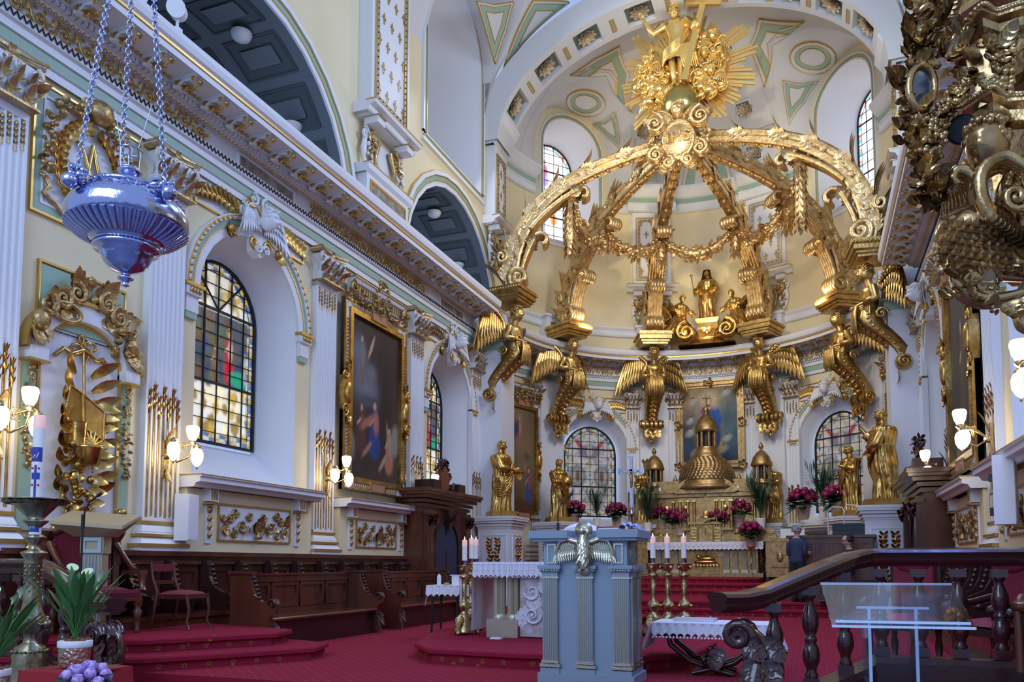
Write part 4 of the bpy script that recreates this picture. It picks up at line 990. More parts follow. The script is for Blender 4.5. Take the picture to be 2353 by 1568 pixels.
def robe(b, H, seed=1, top=.84, wid=.165, dep=.125, sway=.02, fold=.13, cloak=1, n=72, rows=56, m=0, prof=None, waist=True):
    """draped body from the hem up to the neck"""
    g = random.Random(seed); ph = [g.uniform(0, 6.28) for _ in range(8)]; prof = prof or [(0, 1.0), (.06, .97), (.25, .90), (.45, .98), (.58, .93), (.70, .84), (.80, .98), (.90, 1.08), (.945, .92), (.975, .42), (1, .33)]
    tt = [p[0] for p in prof]; ww = [p[1] for p in prof]; A = []
    for j in range(rows + 1):
        t = j / rows; w = float(np.interp(t, tt, ww)); row = []; z = t * top * H; lo = max(0, 1 - t * 1.5)
        sx = sway * H * sin(pi * t * 1.15) ; k = 1 if t < .94 else .3
        for i in range(n):
            th = 2 * pi * i / n
            f = fold * (.35 + .75 * lo) * k * (abs(sin(5.5 * th + ph[0] + 1.4 * sin(3 * t + ph[1]))) - .5) + .45 * fold * k * (abs(sin(9.5 * th + ph[2] + 4 * t * cloak + 1.5 * sin(5 * t + ph[4]))) - .5)
            if cloak: f += .10 * k * sin(pi * min(1, t * 1.4)) * (abs(sin(2.6 * th * cloak + 8.5 * t + ph[3])) - .45)
            if waist and .2 < t < .6: f += .05 * exp(-((th - 4.4) / .5) ** 2) * sin(pi * (t - .2) / .4)
            r = w * (1 + f); row.append((sx + wid * H * r * cos(th), dep * H * r * sin(th), z + .012 * H * lo * sin(7 * th)))
        A.append(row)
    b.grid(A, False, True, m); b.add(A[0], [tuple(range(n))], m, False); b.add(A[-1], [tuple(range(n))[::-1]], m, False)
    return Vector((sway * H * sin(pi * 1.15), 0, top * H))
def arm(b, H, S, E, Wp, m=0, sleeve=True, hd=None, nv=(0, -1, 0), curl=.5, rs=.82):
    S, E, Wp = Vector(S) * H, Vector(E) * H, Vector(Wp) * H; r = H * .045 * rs
    b.tube([S, S.lerp(E, .5), E, E.lerp(Wp, .5), Wp], [r * 1.45, r * 1.25, r * 1.05, r * .8, r * .55], 10, m)
    if sleeve:
        d = (Wp - E).normalized(); q = E.lerp(Wp, .55)
        b.tube([S, E, q, q + d * .01], [r * 1.6, r * 1.5, r * 1.7, r * .9], 12, m)
        for k in range(4): a = S.lerp(E, .25 + .2 * k); b.tube([a + Vector((r * 1.3, 0, 0)), a + Vector((0, -r * 1.5, -r * .4)), a + Vector((-r * 1.3, 0, 0))], r * .3, 5, m)
        b.leaf(q, (0, 0, -1), d, H * .13, r * 1.3, .2, m)
    d = Vector(hd) if hd else (Wp - E); hand(b, Wp, d, nv, H * .075, m, curl)
def statue_body(H, pose, m=0):
    b = MB(); nk = robe(b, H, pose.get('seed', 1), wid=pose.get('wid', .155), dep=pose.get('dep', .125), sway=pose.get('sway', .02), cloak=pose.get('cloak', 1), fold=pose.get('fold', .24))
    hz = pose.get('turn', 0); hl = pose.get('nod', .1); off = pose.get('hoff', (0, -.02))
    b.tube([nk - Vector((0, 0, .05 * H)), nk + Vector((off[0] * H, off[1] * H, .06 * H))], [.05 * H, .04 * H], 10)
    head(b, nk + Vector((off[0] * H, (off[1] - .005) * H, .085 * H)), .145 * H, hz, hl, hair=pose.get('hair', 1), beard=pose.get('beard', 0), long=pose.get('long', 0))
    for a in pose['arms']: arm(b, H, *a[:3], hd=a[3] if len(a) > 3 else None)
    # cloak thrown over a shoulder and across the hips
    c = pose.get('sash', 1)
    for k in range(9):
        u = k * .0125; P = spline([(c * .13 * H, .03 * H, (.80 - u) * H), (c * .09 * H, -.125 * H, (.71 - 1.7 * u) * H), (-c * .0 * H, -.155 * H, (.585 - 2.2 * u) * H), (-c * .12 * H, -.11 * H, (.485 - 2.6 * u) * H), (-c * .16 * H, .02 * H, (.45 - 2.2 * u) * H)], 14)
        b.tube([(x, y - .006 * H * sin(5 * j + 2 * k), z) for j, (x, y, z) in enumerate(P)], [.006 * H, (.010 + .006 * (k % 2)) * H, .017 * H, (.012 + .006 * (k % 2)) * H, .008 * H], 7)
    for k in range(7):
        x = -c * (.165 - .017 * k) * H; P = spline([(x, -.07 * H - .010 * k * H, .48 * H), (x * 1.04, -.105 * H - .006 * k * H, .38 * H), (x * 1.0, -.10 * H, .28 * H), (x * .93, -.095 * H, (.16 + .05 * (k % 3)) * H)], 8); b.tube(P, [.008 * H, .015 * H, .014 * H, .004 * H], 7)
    return b
def plinth(w, h, m=0): b = MB(); b.box((0, 0, h * .35), (w, w, h * .7)); b.box((0, 0, h * .85), (w * .94, w * .94, h * .3)); return b
STAT = [
 ((1150, 1188), 2.02, -107, 'gilded bearded apostle with one open hand stretched out, by the dark carved doorway', dict(seed=3, beard=1, long=1, turn=.3, sway=.03, sash=1, arms=[((.13, 0, .76), (.20, -.10, .60), (.10, -.30, .55)), ((-.13, 0, .76), (-.17, -.10, .60), (-.02, -.22, .58))]), .75),
 ((1283, 1200), 1.86, -58, 'gilded bearded saint clasping an urn and a palm branch, before the left apse window', dict(seed=5, beard=1, nod=.25, sash=-1, arms=[((.13, 0, .76), (.19, -.06, .60), (.02, -.2, .62)), ((-.13, 0, .76), (-.18, -.08, .60), (-.04, -.2, .56))]), .55),
 ((1487, 1206), 1.90, -21, 'gilded crowned statue behind the potted palm left of the domed tabernacle', dict(seed=8, beard=1, long=1, nod=.05, sash=1, wid=.18, arms=[((.13, 0, .76), (.2, -.04, .62), (.06, -.2, .66)), ((-.13, 0, .76), (-.19, -.06, .6), (-.2, -.16, .7))]), .1),
 ((1773, 1203), 1.92, 21, 'gilded beardless statue with cloak wrapped round the arms, right of the domed tabernacle', dict(seed=11, nod=.1, turn=-.2, sash=-1, wid=.175, arms=[((.13, 0, .76), (.19, -.06, .62), (.0, -.19, .6)), ((-.13, 0, .76), (-.18, -.08, .58), (.03, -.18, .52))]), -.2),
 ((1957, 1187), 1.86, 58, 'gilded youthful statue carrying a palm leaf, before the right apse window', dict(seed=14, nod=0, turn=-.3, sway=-.02, sash=1, long=1, arms=[((.13, 0, .76), (.2, -.05, .62), (.07, -.18, .68)), ((-.13, 0, .76), (-.2, 0, .62), (-.12, -.14, .56))]), -.7),
 ((2036, 1162), 2.1, 107, 'large gilded bearded apostle raising one hand, beside the right choir wall', dict(seed=17, beard=1, turn=-.4, nod=0, sash=1, wid=.19, arms=[((.13, 0, .76), (.18, -.07, .6), (.08, -.2, .5)), ((-.13, 0, .77), (-.23, -.12, .68), (-.22, -.24, .84), (0, -.15, 1))]), -1.0)]
PZ = 2.46
pedestals = []
def pedestal(loc, rz, w, h, lbl, garland=True):
    t = thing('statue_pedestal', lbl, 'pedestal', loc, rz, 'white pedestals under the gilded statues'); b = MB()
    b.box((0, 0, .14), (w * 1.12, w * 1.12, .28)); b.box((0, 0, .32), (w * 1.05, w * 1.05, .1)); b.box((0, 0, h * .5), (w, w, h - .5)); b.build('shaft', white, t)
    b = MB()
    for z, e, k in ((h - .30, .04, .05), (h - .24, .10, .07), (h - .16, .2, .06), (h - .09, .28, .06), (h - .03, .30, .06)): b.box((0, 0, z), (w + e, w + e, k))
    b.box((0, 0, h - .115), (w + .27, w + .27, .012), 1); b.box((0, 0, h - .27), (w + .06, w + .06, .03), 2); b.build('cap', [white, goldline, green], t)
    for a in (0, PI2, -PI2):
        b = MB(); mp = lambda x, p, z: (x, -w / 2 - p, z); b.T(rz=a); O = rect(-w * .38, w * .38, .62, h - .5)
        vs = []; ring(b, mp, O, rect(-w * .35, w * .35, .65, h - .53), .015, 0)
        for g in (-1, 1):
            for k in range(12):
                z = .72 + (h - 1.4) * k / 11; x = g * (.07 + .06 * abs(sin(k * .5)))
                for e in (-1, 1): b.leaf((x, -w / 2 - .02, z), (e * .7, -.2, .8), (0, -1, 0), .15, .03, .3, 1)
                if k % 3 == 1: b.ball((x, -w / 2 - .03, z), .045, 7, 5, 1)
        b.build('gilt_spray', [white, gold], t)
    return t
for i, (pp, H, deg, lbl, pose, turn) in enumerate(STAT):
    p = at(pp[0], pp[1], Z=PZ - .0); q = Vector((p.x, p.y - 0, 0)); d = (Vector((p.x, p.y, 0)) - Vector((CAMX, 0, 0))).normalized(); q = Vector((p.x, p.y, 0)) + d * .36
    a = atan2(q.x, q.y - YC); rz = -a if abs(a) < 1.4 else (PI2 if q.x < 0 else -PI2)
    t = thing('gilded_statue', lbl, 'statue', (q.x, q.y, PZ), rz * .35 + turn * .0 + (.15 if q.x < 0 else -.1), 'gilded apostle and saint statues round the apse')
    plinth(.72, .17).build('plinth', gold, t); b = statue_body(H, pose); b.T()
    o = b.build('figure', gold, t); o.location = (0, 0, .16); o.rotation_euler = (0, 0, turn)
    x = MB()
    if i == 1:
        x.lathe([(.0, 0), (.16, .02), (.2, .14), (.18, .28), (.1, .34), (.0, .36)], (.15, -.42, 1.1), 14); x.tube([(-.1, -.36, .95), (-.2, -.4, 1.3), (-.34, -.42, 1.62)], .02, 6)
        for k in range(8): x.leaf((-.12 - .025 * k, -.37, 1.0 + .075 * k), ((-1, 1)[k % 2], 0, .8), (0, -1, 0), .16, .03, .2)
        x.build('urn_and_palm', gold, t)
    elif i == 2:
        x.lathe([(.115, 0), (.125, .02), (.115, .06), (.14, .14)], (0, -.03, H * .995 + .12), 14)
        for k in range(8): a2 = k * pi / 4; x.leaf((.13 * cos(a2), .13 * sin(a2) - .03, H * .995 + .2), (cos(a2) * .4, sin(a2) * .4, 1), (cos(a2), sin(a2), 0), .16, .04, .1)
        x.tube([(-.36, -.3, 1.2), (-.42, -.34, 1.62)], .02, 6); x.ball((-.42, -.34, 1.64), .05); x.build('crown_and_sceptre', gold, t)
    elif i == 4:
        x.tube([(.1, -.33, .9), (.18, -.36, 1.25), (.22, -.36, 1.5)], .015, 6)
        for k in range(9): x.leaf((.12 + .012 * k, -.35, 1.0 + .055 * k), ((-1, 1)[k % 2] * .7, 0, 1), (0, -1, 0), .2, .03, .2)
        x.build('palm_leaf', gold, t)
    w = .98 if i in (0, 5) else .9
    pedestal((q.x, q.y, 0), rz if abs(a) < 1.4 else 0, w, PZ, ('white pedestal with gilt sprays left of the apse, by the carved doorway', 'white pedestal under the saint with the urn', 'white pedestal under the crowned statue', 'white pedestal under the cloaked statue right of the altar', 'white pedestal under the statue with the palm leaf', 'white pedestal with gilt sprays under the apostle raising a hand')[i])
# ---------------------------------------------------------------- baldachin
ANG = [radians(a) for a in (-105, -58, -21, 21, 58, 105)]
def radial(a, r, z, s=0):
    """point at azimuth a, radius r, height z, s sideways"""
    return Vector((r * sin(a) + s * cos(a), YC + r * cos(a) - s * sin(a), z))
ANAME = ['gilded angel bracket at the left end of the entablature', 'gilded angel bracket second along the apse cornice, left of the apse window', 'gilded angel bracket left of the painting of the Virgin', 'gilded angel bracket right of the painting of the Virgin', 'gilded angel bracket beside the right apse window', 'gilded angel bracket at the right end, with one wing across the cornice']
def angel_bracket(lbl):
    """facing frame: wall at y = 1.15, abacus over the origin, z absolute"""
    t = thing('angel_bracket', lbl, 'statue', group='gilded angel brackets carrying the baldachin')
    b = MB()
    for z0, z1, w in ((8.60, 8.68, .86), (8.68, 8.76, .96), (8.76, 8.90, 1.08), (8.90, 8.96, 1.16), (8.96, 9.02, 1.10)): b.box((0, .05, (z0 + z1) / 2), (w, w, z1 - z0))
    for k in range(14):
        for s in ((-.54 + 1.08 * k / 13, -.52), (-.57, -.52 + 1.08 * k / 13), (.57, -.52 + 1.08 * k / 13)): b.ball((s[0], s[1] + .02, 8.93), .04, 6, 4)
    b.build('abacus', angelgold, t)
    b = MB(); H = 2.0; b.T((0, -.05, 6.42), sc=1.06)
    A = []; n = 40
    for j in range(23):
        u = j / 22; z = .74 + .74 * u; w = float(np.interp(u, [0, .3, .5, .8, .92, 1], [.29, .265, .235, .285, .25, .085])); A.append([(w * cos(q) * (1 + .05 * sin(9 * q + 6 * u)), w * .70 * sin(q) * (1 + .12 * (abs(sin(5 * q + 7 * u)) - .5)) - .10 * (1 - u), z) for q in [2 * pi * i / n for i in range(n)]])
    b.grid(A, False, True); b.tube([(0, 0, 1.44), (0, -.05, 1.62)], [.10, .085], 10); head(b, (0, -.09, 1.79), .42, 0, .0)
    for g in (-1, 1):
        arm(b, H, (g * .125, 0, .69), (g * .195, .02, .54), (g * .05, -.17, .49), rs=.72)
        for k in range(6): b.tube([(g * .28, -.1, .98 - .03 * k), (g * .14, -.31, .93 - .05 * k), (0, -.35, .95 - .05 * k)], .026, 6)
        for k in range(4): b.tube([(g * .20, -.06, 1.40 - .05 * k), (g * .08, -.22, 1.26 - .04 * k), (0, -.24, 1.22 - .05 * k)], .02, 5)
    for k in range(9):
        x = (k - 4) * .05; b.tube([(x * .8, -.34, .98), (x, -.38, .8), (x * 1.15, -.37, .52 - .06 * (k % 3)), (x * 1.1, -.33, .36)], [.026, .036, .03, .012], 6)
    b.build('angel_figure', angelgold, t)
    for g in (-1, 1):
        b = MB(); wing(b, (g * .20, .18, 7.88), (g * .95, .38, 0), (g * .05, .1, 1), 1.42, 0, 8, .45); b.build('wing', angelgold, t)
    b = MB(); path = [(-.12, 7.30, .27, .22), (-.14, 7.12, .31, .25), (-.06, 6.95, .30, .25), (.14, 6.78, .27, .23), (.36, 6.58, .24, .2), (.56, 6.35, .21, .17), (.66, 6.1, .20, .16)]
    rows = []
    for y, z, w, d in path: rows.append([(-w, y + d, z), (-w, y - d * .7, z), (-w * .8, y - d, z), (-w * .7, y - d * .86, z), (w * .7, y - d * .86, z), (w * .8, y - d, z), (w, y - d * .7, z), (w, y + d, z)])
    b.grid(rows, False, True, sm=True)
    for k in range(11):
        u = k / 10 * 5.6; i = min(5, int(u)); f = u - i; y, z, w, d = [path[i][q] + (path[i + 1][q] - path[i][q]) * f for q in range(4)]
        b.ball((0, y - d * .9, z), .075, 7, 5); 
        for g in (-1, 1): b.ball((g * w * .95, y - d * .2, z), .05, 6, 4); b.leaf((0, y - d * .9, z), (g, -.2, -.6), (0, -1, 0), .16, .05, .3)
    for g in (-1, 1): b.tube([(g * .36, .12 + .16 * (1 - i / 14) * cos(i * .7), 7.18 + .16 * (1 - i / 14) * sin(i * .7)) for i in range(14)], .035, 6)
    b.build('console', angelgold, t)
    b = MB()
    for k in range(5): b.tube([(x, .58, 5.98) for x in (-.36 + .15 * k, -.27 + .15 * k)], .19 - .03 * (k % 2), 14)
    for g in (-1, 1): b.tube([(g * .40, .58 + .17 * (1 - i / 16) * cos(i * .75), 5.98 + .17 * (1 - i / 16) * sin(i * .75)) for i in range(16)], .03, 6)
    b.tube([(0, .58, 5.85), (0, .66, 5.5)], [.18, .05], 8)
    for k in range(3): acan(b, ((k - 1) * .13, .46, 5.86), ((k - 1) * .3, .2, -1), (0, -1, 0), .46, .2, 0, .3)
    b.ball((0, .62, 5.42), (.08, .08, .12)); b.build('volute', angelgold, t)
    return t
an = angel_bracket(ANAME[0]); AT = tree_of(an)
for i, a in enumerate(ANG):
    p = radial(a, 4.9, 0); rz = -a if abs(a) < 1.4 else (PI2 if a < 0 else -PI2) * .92
    o = an if i == 0 else dup(an, tree=AT, label=ANAME[i]); o.location = (p.x, p.y, 0); o.rotation_euler = (0, 0, rz)
bal = thing('baldachin', 'gilded openwork baldachin of six scrolled ribs meeting in a crown', 'canopy', (0, YC, 0))
RP = [(4.88, 9.02), (4.95, 9.5), (4.83, 10.2), (4.42, 11.1), (3.75, 11.82), (2.85, 12.38), (1.85, 12.78), (.95, 13.05), (.35, 13.2)]
SP = spline(RP, 44)
def rib():
    """one rib in the plane x = radius, y = sideways"""
    b = MB(); sec = [(-.20, -.17), (-.17, -.22), (-.10, -.16), (-.05, -.19), (.05, -.19), (.10, -.16), (.17, -.22), (.20, -.17), (.21, -.05), (.18, .0), (.21, .05), (.21, .14), (.15, .20), (.09, .15), (.03, .20), (-.03, .20), (-.09, .15), (-.15, .20), (-.21, .14), (-.21, .05), (-.18, 0), (-.21, -.05)]
    A = []; fr = []
    for i, (r, z) in enumerate(SP):
        a, c = SP[max(i - 1, 0)], SP[min(i + 1, len(SP) - 1)]; t = Vector((c[0] - a[0], 0, c[1] - a[1])).normalized(); o = Vector((-t.z, 0, t.x)) * -1; o = o if o.dot(Vector((1, 0, .6))) > 0 else -o
        k = 1.2 - .45 * i / 44; fr.append((Vector((r, 0, z)), t, o, k)); A.append([tuple(Vector((r, 0, z)) + Vector((0, s * k, 0)) + o * (h * k)) for s, h in sec])
    b.grid(A, False, True, sm=False)
    b.add(A[0], [tuple(range(len(sec)))], 0, False)
    return b, fr
rb, FR = rib()
def rib_leaves():
    b = MB()
    for i in (2, 6, 10, 16, 22, 27, 33, 38):
        p, t, o, k = FR[i]
        for s in (-.13, 0, .13): b.leaf(p + o * .18 * k + Vector((0, s, 0)), t + o * .15, o, .85 * k, .10 * k, .45, 0, .3, 7)
        for g in (-1, 1): acan(b, p + Vector((0, g * .2 * k, 0)), t * 1 + o * .1, (0, g, 0), .6 * k, .22 * k, 0, .15, 3)
    for i in range(3, 42, 2):
        p, t, o, k = FR[i]; q = p - o * .20 * k; b.ball(tuple(q), .075 * k, 7, 5)
        for g in (-1, 1): b.leaf(q, Vector((0, g, 0)) + t * .7, -o, .19 * k, .06 * k, .3)
        if i % 3 == 0:
            for g in (-1, 1):
                for e in range(5): b.leaf(p + Vector((0, g * .215 * k, 0)), t * cos(e * 1.257) + o * sin(e * 1.257), (0, g, 0), .11 * k, .04 * k, .3)
    return b
def rib_scrolls():
    b = MB()
    # big volute at the foot and the under-scroll that ends half way up
    for y in (-.24, -.12, 0, .12, .24):
        b.tube([(4.72 - .0 + (.30 - .24 * i / 18) * cos(-1.2 + i * .55), y, 9.34 + (.30 - .24 * i / 18) * sin(-1.2 + i * .55)) for i in range(19)], .085, 7)
        b.tube([(5.2 + (.17 - .13 * i / 14) * cos(2 + i * .6), y, 9.95 + (.2 - .15 * i / 14) * sin(2 + i * .6)) for i in range(15)], .06, 6)
    for i0, i1, cr in ((3, 15, .20), (15, 27, .18)):
        for y in (-.19, -.1, 0, .1, .19):
            pts = [FR[i][0] - FR[i][2] * (.20 + .22 * ((i - i0) / (i1 - i0)) ** .7) * FR[i][3] + Vector((0, y, 0)) for i in range(i0, i1)]; p, t, o, k = FR[i1 - 1]; c = pts[-1] - o * cr * -0 + (-o) * cr * k
            pts += [c + o * cr * k * cos(q) * (1 - .09 * q) + t * cr * k * sin(q) * (1 - .09 * q) for q in [.5 * j for j in range(1, 9)]]
            b.tube(pts, [.07] * len(pts), 6)
        for g in (-1, 1): acan(b, FR[i1 - 3][0] - FR[i1 - 3][2] * .4 + Vector((0, g * .2, 0)), FR[i1 - 3][1], (0, g, -.3), .5, .2, 0, .5)
    return b
r0 = rb.build('rib', ribgold, bal); rl = rib_leaves().build('acanthus_leaves', ribgold, r0); rs = rib_scrolls().build('scrolls', ribgold, r0)
RT = tree_of(r0)
for i, a in enumerate(ANG):
    o = r0 if i == 0 else dup(r0, par=bal, tree=RT); o.rotation_euler = (0, 0, PI2 - a)
def lumps(b, pts, r, seed, per=6, m=0):
    g = random.Random(seed)
    for p in pts:
        for k in range(per):
            v = Vector((g.gauss(0, 1), g.gauss(0, 1), g.gauss(0, 1))).normalized()
            if k % 2: b.leaf(Vector(p) + v * r * .5, v + Vector((0, 0, -.4)), v.orthogonal(), r * 1.1, r * .38, .3, m, .3, 4)
            else: b.ball(tuple(Vector(p) + v * r * .6), r * g.uniform(.28, .5), 6, 4, m)
hp = [radial(a, 3.25, 11.75) - Vector((0, YC, 0)) for a in ANG]
for i in range(5):
    A, B = hp[i], hp[i + 1]; b = MB(); pts = []; L = (B - A).length
    for k in range(15):
        u = k / 14; p = A.lerp(B, u); p.z -= L * .30 * (1 - (2 * u - 1) ** 2); pts.append(p)
    b.tube(pts, [.06 + .11 * sin(pi * k / 14) for k in range(15)], 7)
    for k, p in enumerate(pts): lumps(b, [p], .13 + .11 * sin(pi * k / 14), i * 20 + k, 12)
    b.build('garland', ribgold, bal)
for i, p in enumerate(hp):
    b = MB(); L = (1.7, .75, .85, .8, .8, 1.9)[i] * 1.0
    b.tube([p, p - Vector((0, 0, L * .3)), p - Vector((0, 0, L * .75)), p - Vector((0, 0, L))], [.05, .14, .17, .08], 9)
    for q in range(int(L / .2)):
        for e in range(6): a = e * 1.047 + q; b.leaf(p - Vector((-.1 * cos(a), -.1 * sin(a), .15 + .2 * q)), (cos(a) * .45, sin(a) * .45, -1), (cos(a), sin(a), 0), .28, .07, -.1)
    b.build('tassel', ribgold, bal)
# crown: cartouche with the monogram, scrolls, cherub
b = MB(); b.lathe([(.0, -.42), (.2, -.38), (.42, -.2), (.5, 0), (.46, .2), (.36, .35), (.42, .55), (.3, .7), (.0, .72)], (0, 0, 13.0), 24, lobes=6, amp=.06); b.build('crown_boss', ribgold, bal)
b = MB(); o = [(.46 * cos(t) * (1 if sin(t) < .2 else 1.05), .62 * sin(t) * (1 if sin(t) > 0 else .95)) for t in [2 * pi * i / 28 for i in range(28)]]
A = [[(x * k, -.80 - dd, 13.36 + z * k) for x, z in o] for k, dd in ((1.0, -.3), (1.0, 0), (.9, .06), (.82, .03), (.5, .12), (.02, .15))]; b.grid(A, False, True)
for g in (-1, 1):
    for cx, cz, r, s in ((.62, 13.85, .30, g), (.60, 12.95, .22, -g), (.26, 12.68, .18, g)): 
        for dy in (-.95, -.85, -.75): scroll(b, (g * cx, cz), r, 1.6, pi / 2, s, .06, 0, dy, 18)
    acan(b, (g * .5, -.8, 13.3), (g * .5, 0, -1), (0, -1, 0), .7, .3); acan(b, (g * .3, -.9, 12.7), (g * .4, 0, -1), (0, -1, 0), .45, .2); acan(b, (g * .55, -.7, 13.9), (g, 0, .5), (0, -1, 0), .5, .2)
for k in range(15): t = pi + pi * k / 14; b.ball((.52 * cos(t), -.84, 13.3 + .66 * sin(t)), .05, 6, 4)
b.v = [q - np.array((0, 0, .48)) for q in b.v]; b.build('cartouche', ribgold, bal)
text_mesh('monogram', 'IHS', .44, .02, goldd, bal, (0, -.945, 12.90), bold=.014)
b = MB(); head(b, (0, -.82, 13.72), .46, 0, .05)
for g in (-1, 1): wing(b, (g * .15, -.75, 13.5), (g, 0, .1), (g * .3, 0, 1), .85, 0, 7)
b.build('crown_cherub', ribgold, bal)
# ---------------------------------------------------------------- glory with the risen Christ above the crown
gl = thing('glory_sculpture', 'gilded risen Christ with cross on a globe before a sunburst', 'sculpture', (0, YC, -.38))
b = MB(); b.ball((0, -.25, 14.52), .56, 32, 20); b.build('globe', mat('olive_gilt', (.45, .36, .12), .22, .9, bump=(20, .08)), gl)
RC = Vector((.02, .25, 15.75)); b = MB(); b.box((.5, 0, 0), (1, 1, 1)); ray0 = b.build('ray', gold2, gl); g = random.Random(4)
NB_ = 17
for i in range(NB_):
    a = 2 * pi * (i + .5) / NB_ + g.uniform(-.06, .06); m_ = g.randint(4, 6); LL = g.uniform(1.75, 2.25)
    for k in range(m_):
        o = piece(ray0, gl) if (i or k) else ray0
        e = (k - (m_ - 1) / 2); L = LL - abs(e) * g.uniform(.12, .25) + g.uniform(-.1, .1); q = a + e * .035
        off = Vector((cos(a + PI2), 0, sin(a + PI2))) * e * .055
        o.location = RC + off + Vector((cos(q), 0, sin(q))) * .5 + Vector((0, .03 * (k % 2), 0)); o.scale = (L - .5, .05, .075); o.rotation_euler = (0, -q, 0)
b = MB(); g = random.Random(9)
def cloud(c, r, k, seed):
    q = random.Random(seed)
    for i in range(k):
        v = Vector((q.gauss(0, 1), q.gauss(0, .5), q.gauss(0, 1))).normalized() * q.uniform(.3, 1); p = Vector(c) + Vector((v.x * r[0], v.y * r[1], v.z * r[2])); s = q.uniform(.12, .24); b.ball(tuple(p), (s, s * .9, s * .85), 10, 7)
        if i % 3 == 0: scroll(b, (p.x, p.z), s * 1.2, 1.3, q.uniform(0, 6), 1 if i % 2 else -1, .04, 0, p.y - s * .8, 14, 0)
for c, r, k in (((-.85, -.05, 15.55), (.45, .3, .45), 26), ((.85, -.05, 16.05), (.45, .3, .6), 34), ((-.55, -.1, 14.95), (.45, .3, .35), 20), ((.75, -.1, 15.1), (.45, .3, .45), 26), ((0, .1, 15.6), (.6, .2, .7), 22)): cloud(c, r, k, int(k * 7))
b.build('clouds', gold2, gl)
for k, (x, z, s, tr) in enumerate(((-.92, 15.95, .30, .3), (-.75, 14.95, .27, .4), (.95, 16.3, .30, -.3), (.72, 15.85, .26, 0), (.88, 15.3, .26, -.2))):
    b = MB(); head(b, (x, -.45, z), s, tr, .15)
    for q in (-1, 1): wing(b, (x + q * .1, -.35, z - .12), (q, .1, 0), (q * .3, 0, 1), .42, 0, 5)
    b.build('cherub', gold2, gl)
b = MB(); H = 2.25; b.T((-.06, -.3, 15.06), ry=-.04, sc=1.12)
for g_, kx in ((-1, .0), (1, .05)): b.tube([(g_ * .08, 0, .05), (g_ * .085, .0, .14), (g_ * .09, .03, .34), (g_ * .095, -.05 - .08 * (g_ < 0), .54), (g_ * .11, -.04, .72), (g_ * .12, 0, 1.05)], [.048, .045, .075, .068, .09, .13], 12); b.tube([(g_ * .08, .06, .04), (g_ * .085, -.08, .045), (g_ * .10, -.22, .02)], [.045, .05, .03], 8)
A = []
for j in range(25):
    u = j / 24; z = .70 + 1.15 * u; w = float(np.interp(u, [0, .2, .36, .55, .8, .92, .97, 1], [.33, .34, .27, .22, .30, .26, .12, .07])); f = .16 if u < .38 else .02
    A.append([(w * cos(q) * (1 + f * (abs(sin(4.5 * q + 9 * u)) - .5)) + .05 * sin(3 * u), w * .66 * sin(q) * (1 + f * (abs(sin(5 * q - 8 * u)) - .5)), z) for q in [2 * pi * i / 40 for i in range(40)]])
b.grid(A, False, True); b.tube([(.02, 0, 1.8), (.02, -.03, 1.97)], [.085, .075], 10); head(b, (.02, -.05, 2.06), .33, .1, -.2, beard=1, long=1)
arm(b, H, (-.12, 0, .76), (-.25, -.04, .68), (-.33, -.08, .84), sleeve=False, hd=(-.2, 0, 1)); arm(b, H, (.13, 0, .76), (.23, -.05, .64), (.26, -.14, .60), sleeve=True)
for k in range(8):
    b.tube([(.28, .1, 1.7 - .02 * k), (.34, -.12, 1.45 - .03 * k), (.1, -.26, 1.15 - .035 * k), (-.22, -.2, .98 - .03 * k), (-.36, .0, .95 - .04 * k)], .035, 6)
    b.tube([(-.3, 0, 1.05 - .03 * k), (-.5, .05, 1.25 - .02 * k), (-.62, .1, 1.4 - .05 * k), (-.7, .12, 1.2 - .08 * k)], .035, 6); b.tube([(.1 + .04 * k, -.2, 1.0), (.15 + .05 * k, -.16, .7), (.2 + .05 * k, -.1, .42)], [.03, .04, .015], 6)
b.build('christ_figure', gold2, gl)
b = MB(); p0, p1 = Vector((.16, -.62, 15.05)), Vector((.80, -.50, 17.62)); d = (p1 - p0).normalized(); sd = d.cross(Vector((0, 1, 0))).normalized(); c0 = p0.lerp(p1, .865)
def bar(b, a, c, w, t):
    a, c = Vector(a), Vector(c); d = (c - a).normalized(); y = Vector((0, 1, 0)); y = (y - d * y.dot(d)).normalized(); x = d.cross(y); vs = [tuple(q + x * sx * w / 2 + y * sy * t / 2) for q in (a, c) for sx, sy in ((-1, -1), (1, -1), (1, 1), (-1, 1))]
    b.add(vs, [(3, 2, 1, 0), (4, 5, 6, 7), (0, 1, 5, 4), (1, 2, 6, 5), (2, 3, 7, 6), (3, 0, 4, 7)], 0, False)
bar(b, p0, p1, .17, .1); bar(b, c0 - sd * .5, c0 + sd * .5, .17, .1); b.build('cross', gold2, gl)
# ---------------------------------------------------------------- Virgin and kneeling angels above the cornice
p = at(1626, 800, Y=27.6)
t = thing('gilded_statue', 'gilded veiled Virgin holding a sceptre, high above the cornice on a scrolled pedestal', 'statue', (p.x, 27.75, 8.56))
b = MB(); prof = [(.95, 0), (.9, .06), (.6, .12), (.46, .3), (.36, .62), (.33, .85), (.38, .9), (.40, 1.0), (.36, 1.02), (0, 1.03)]
A = [[(r * x, r * .7 * y, z) for x, y in ((-1, -1), (-.33, -1), (.33, -1), (1, -1), (1, 1), (.33, 1), (-.33, 1), (-1, 1))] for r, z in prof]; b.grid(A, False, True, sm=False)
for k in range(9): a = pi * (k + .5) / 9; b.tube([(0, -.36, .32), (.3 * cos(a), -.34, .32 - .2 * sin(a))], [.02, .012], 5)
for g in (-1, 1): b.leaf((0, -.34, .5), (g * .9, -.1, .7), (0, -1, 0), .25, .08, .3)
b.ball((0, -.34, .5), (.06, .05, .1)); b.build('scrolled_pedestal', gold, t)
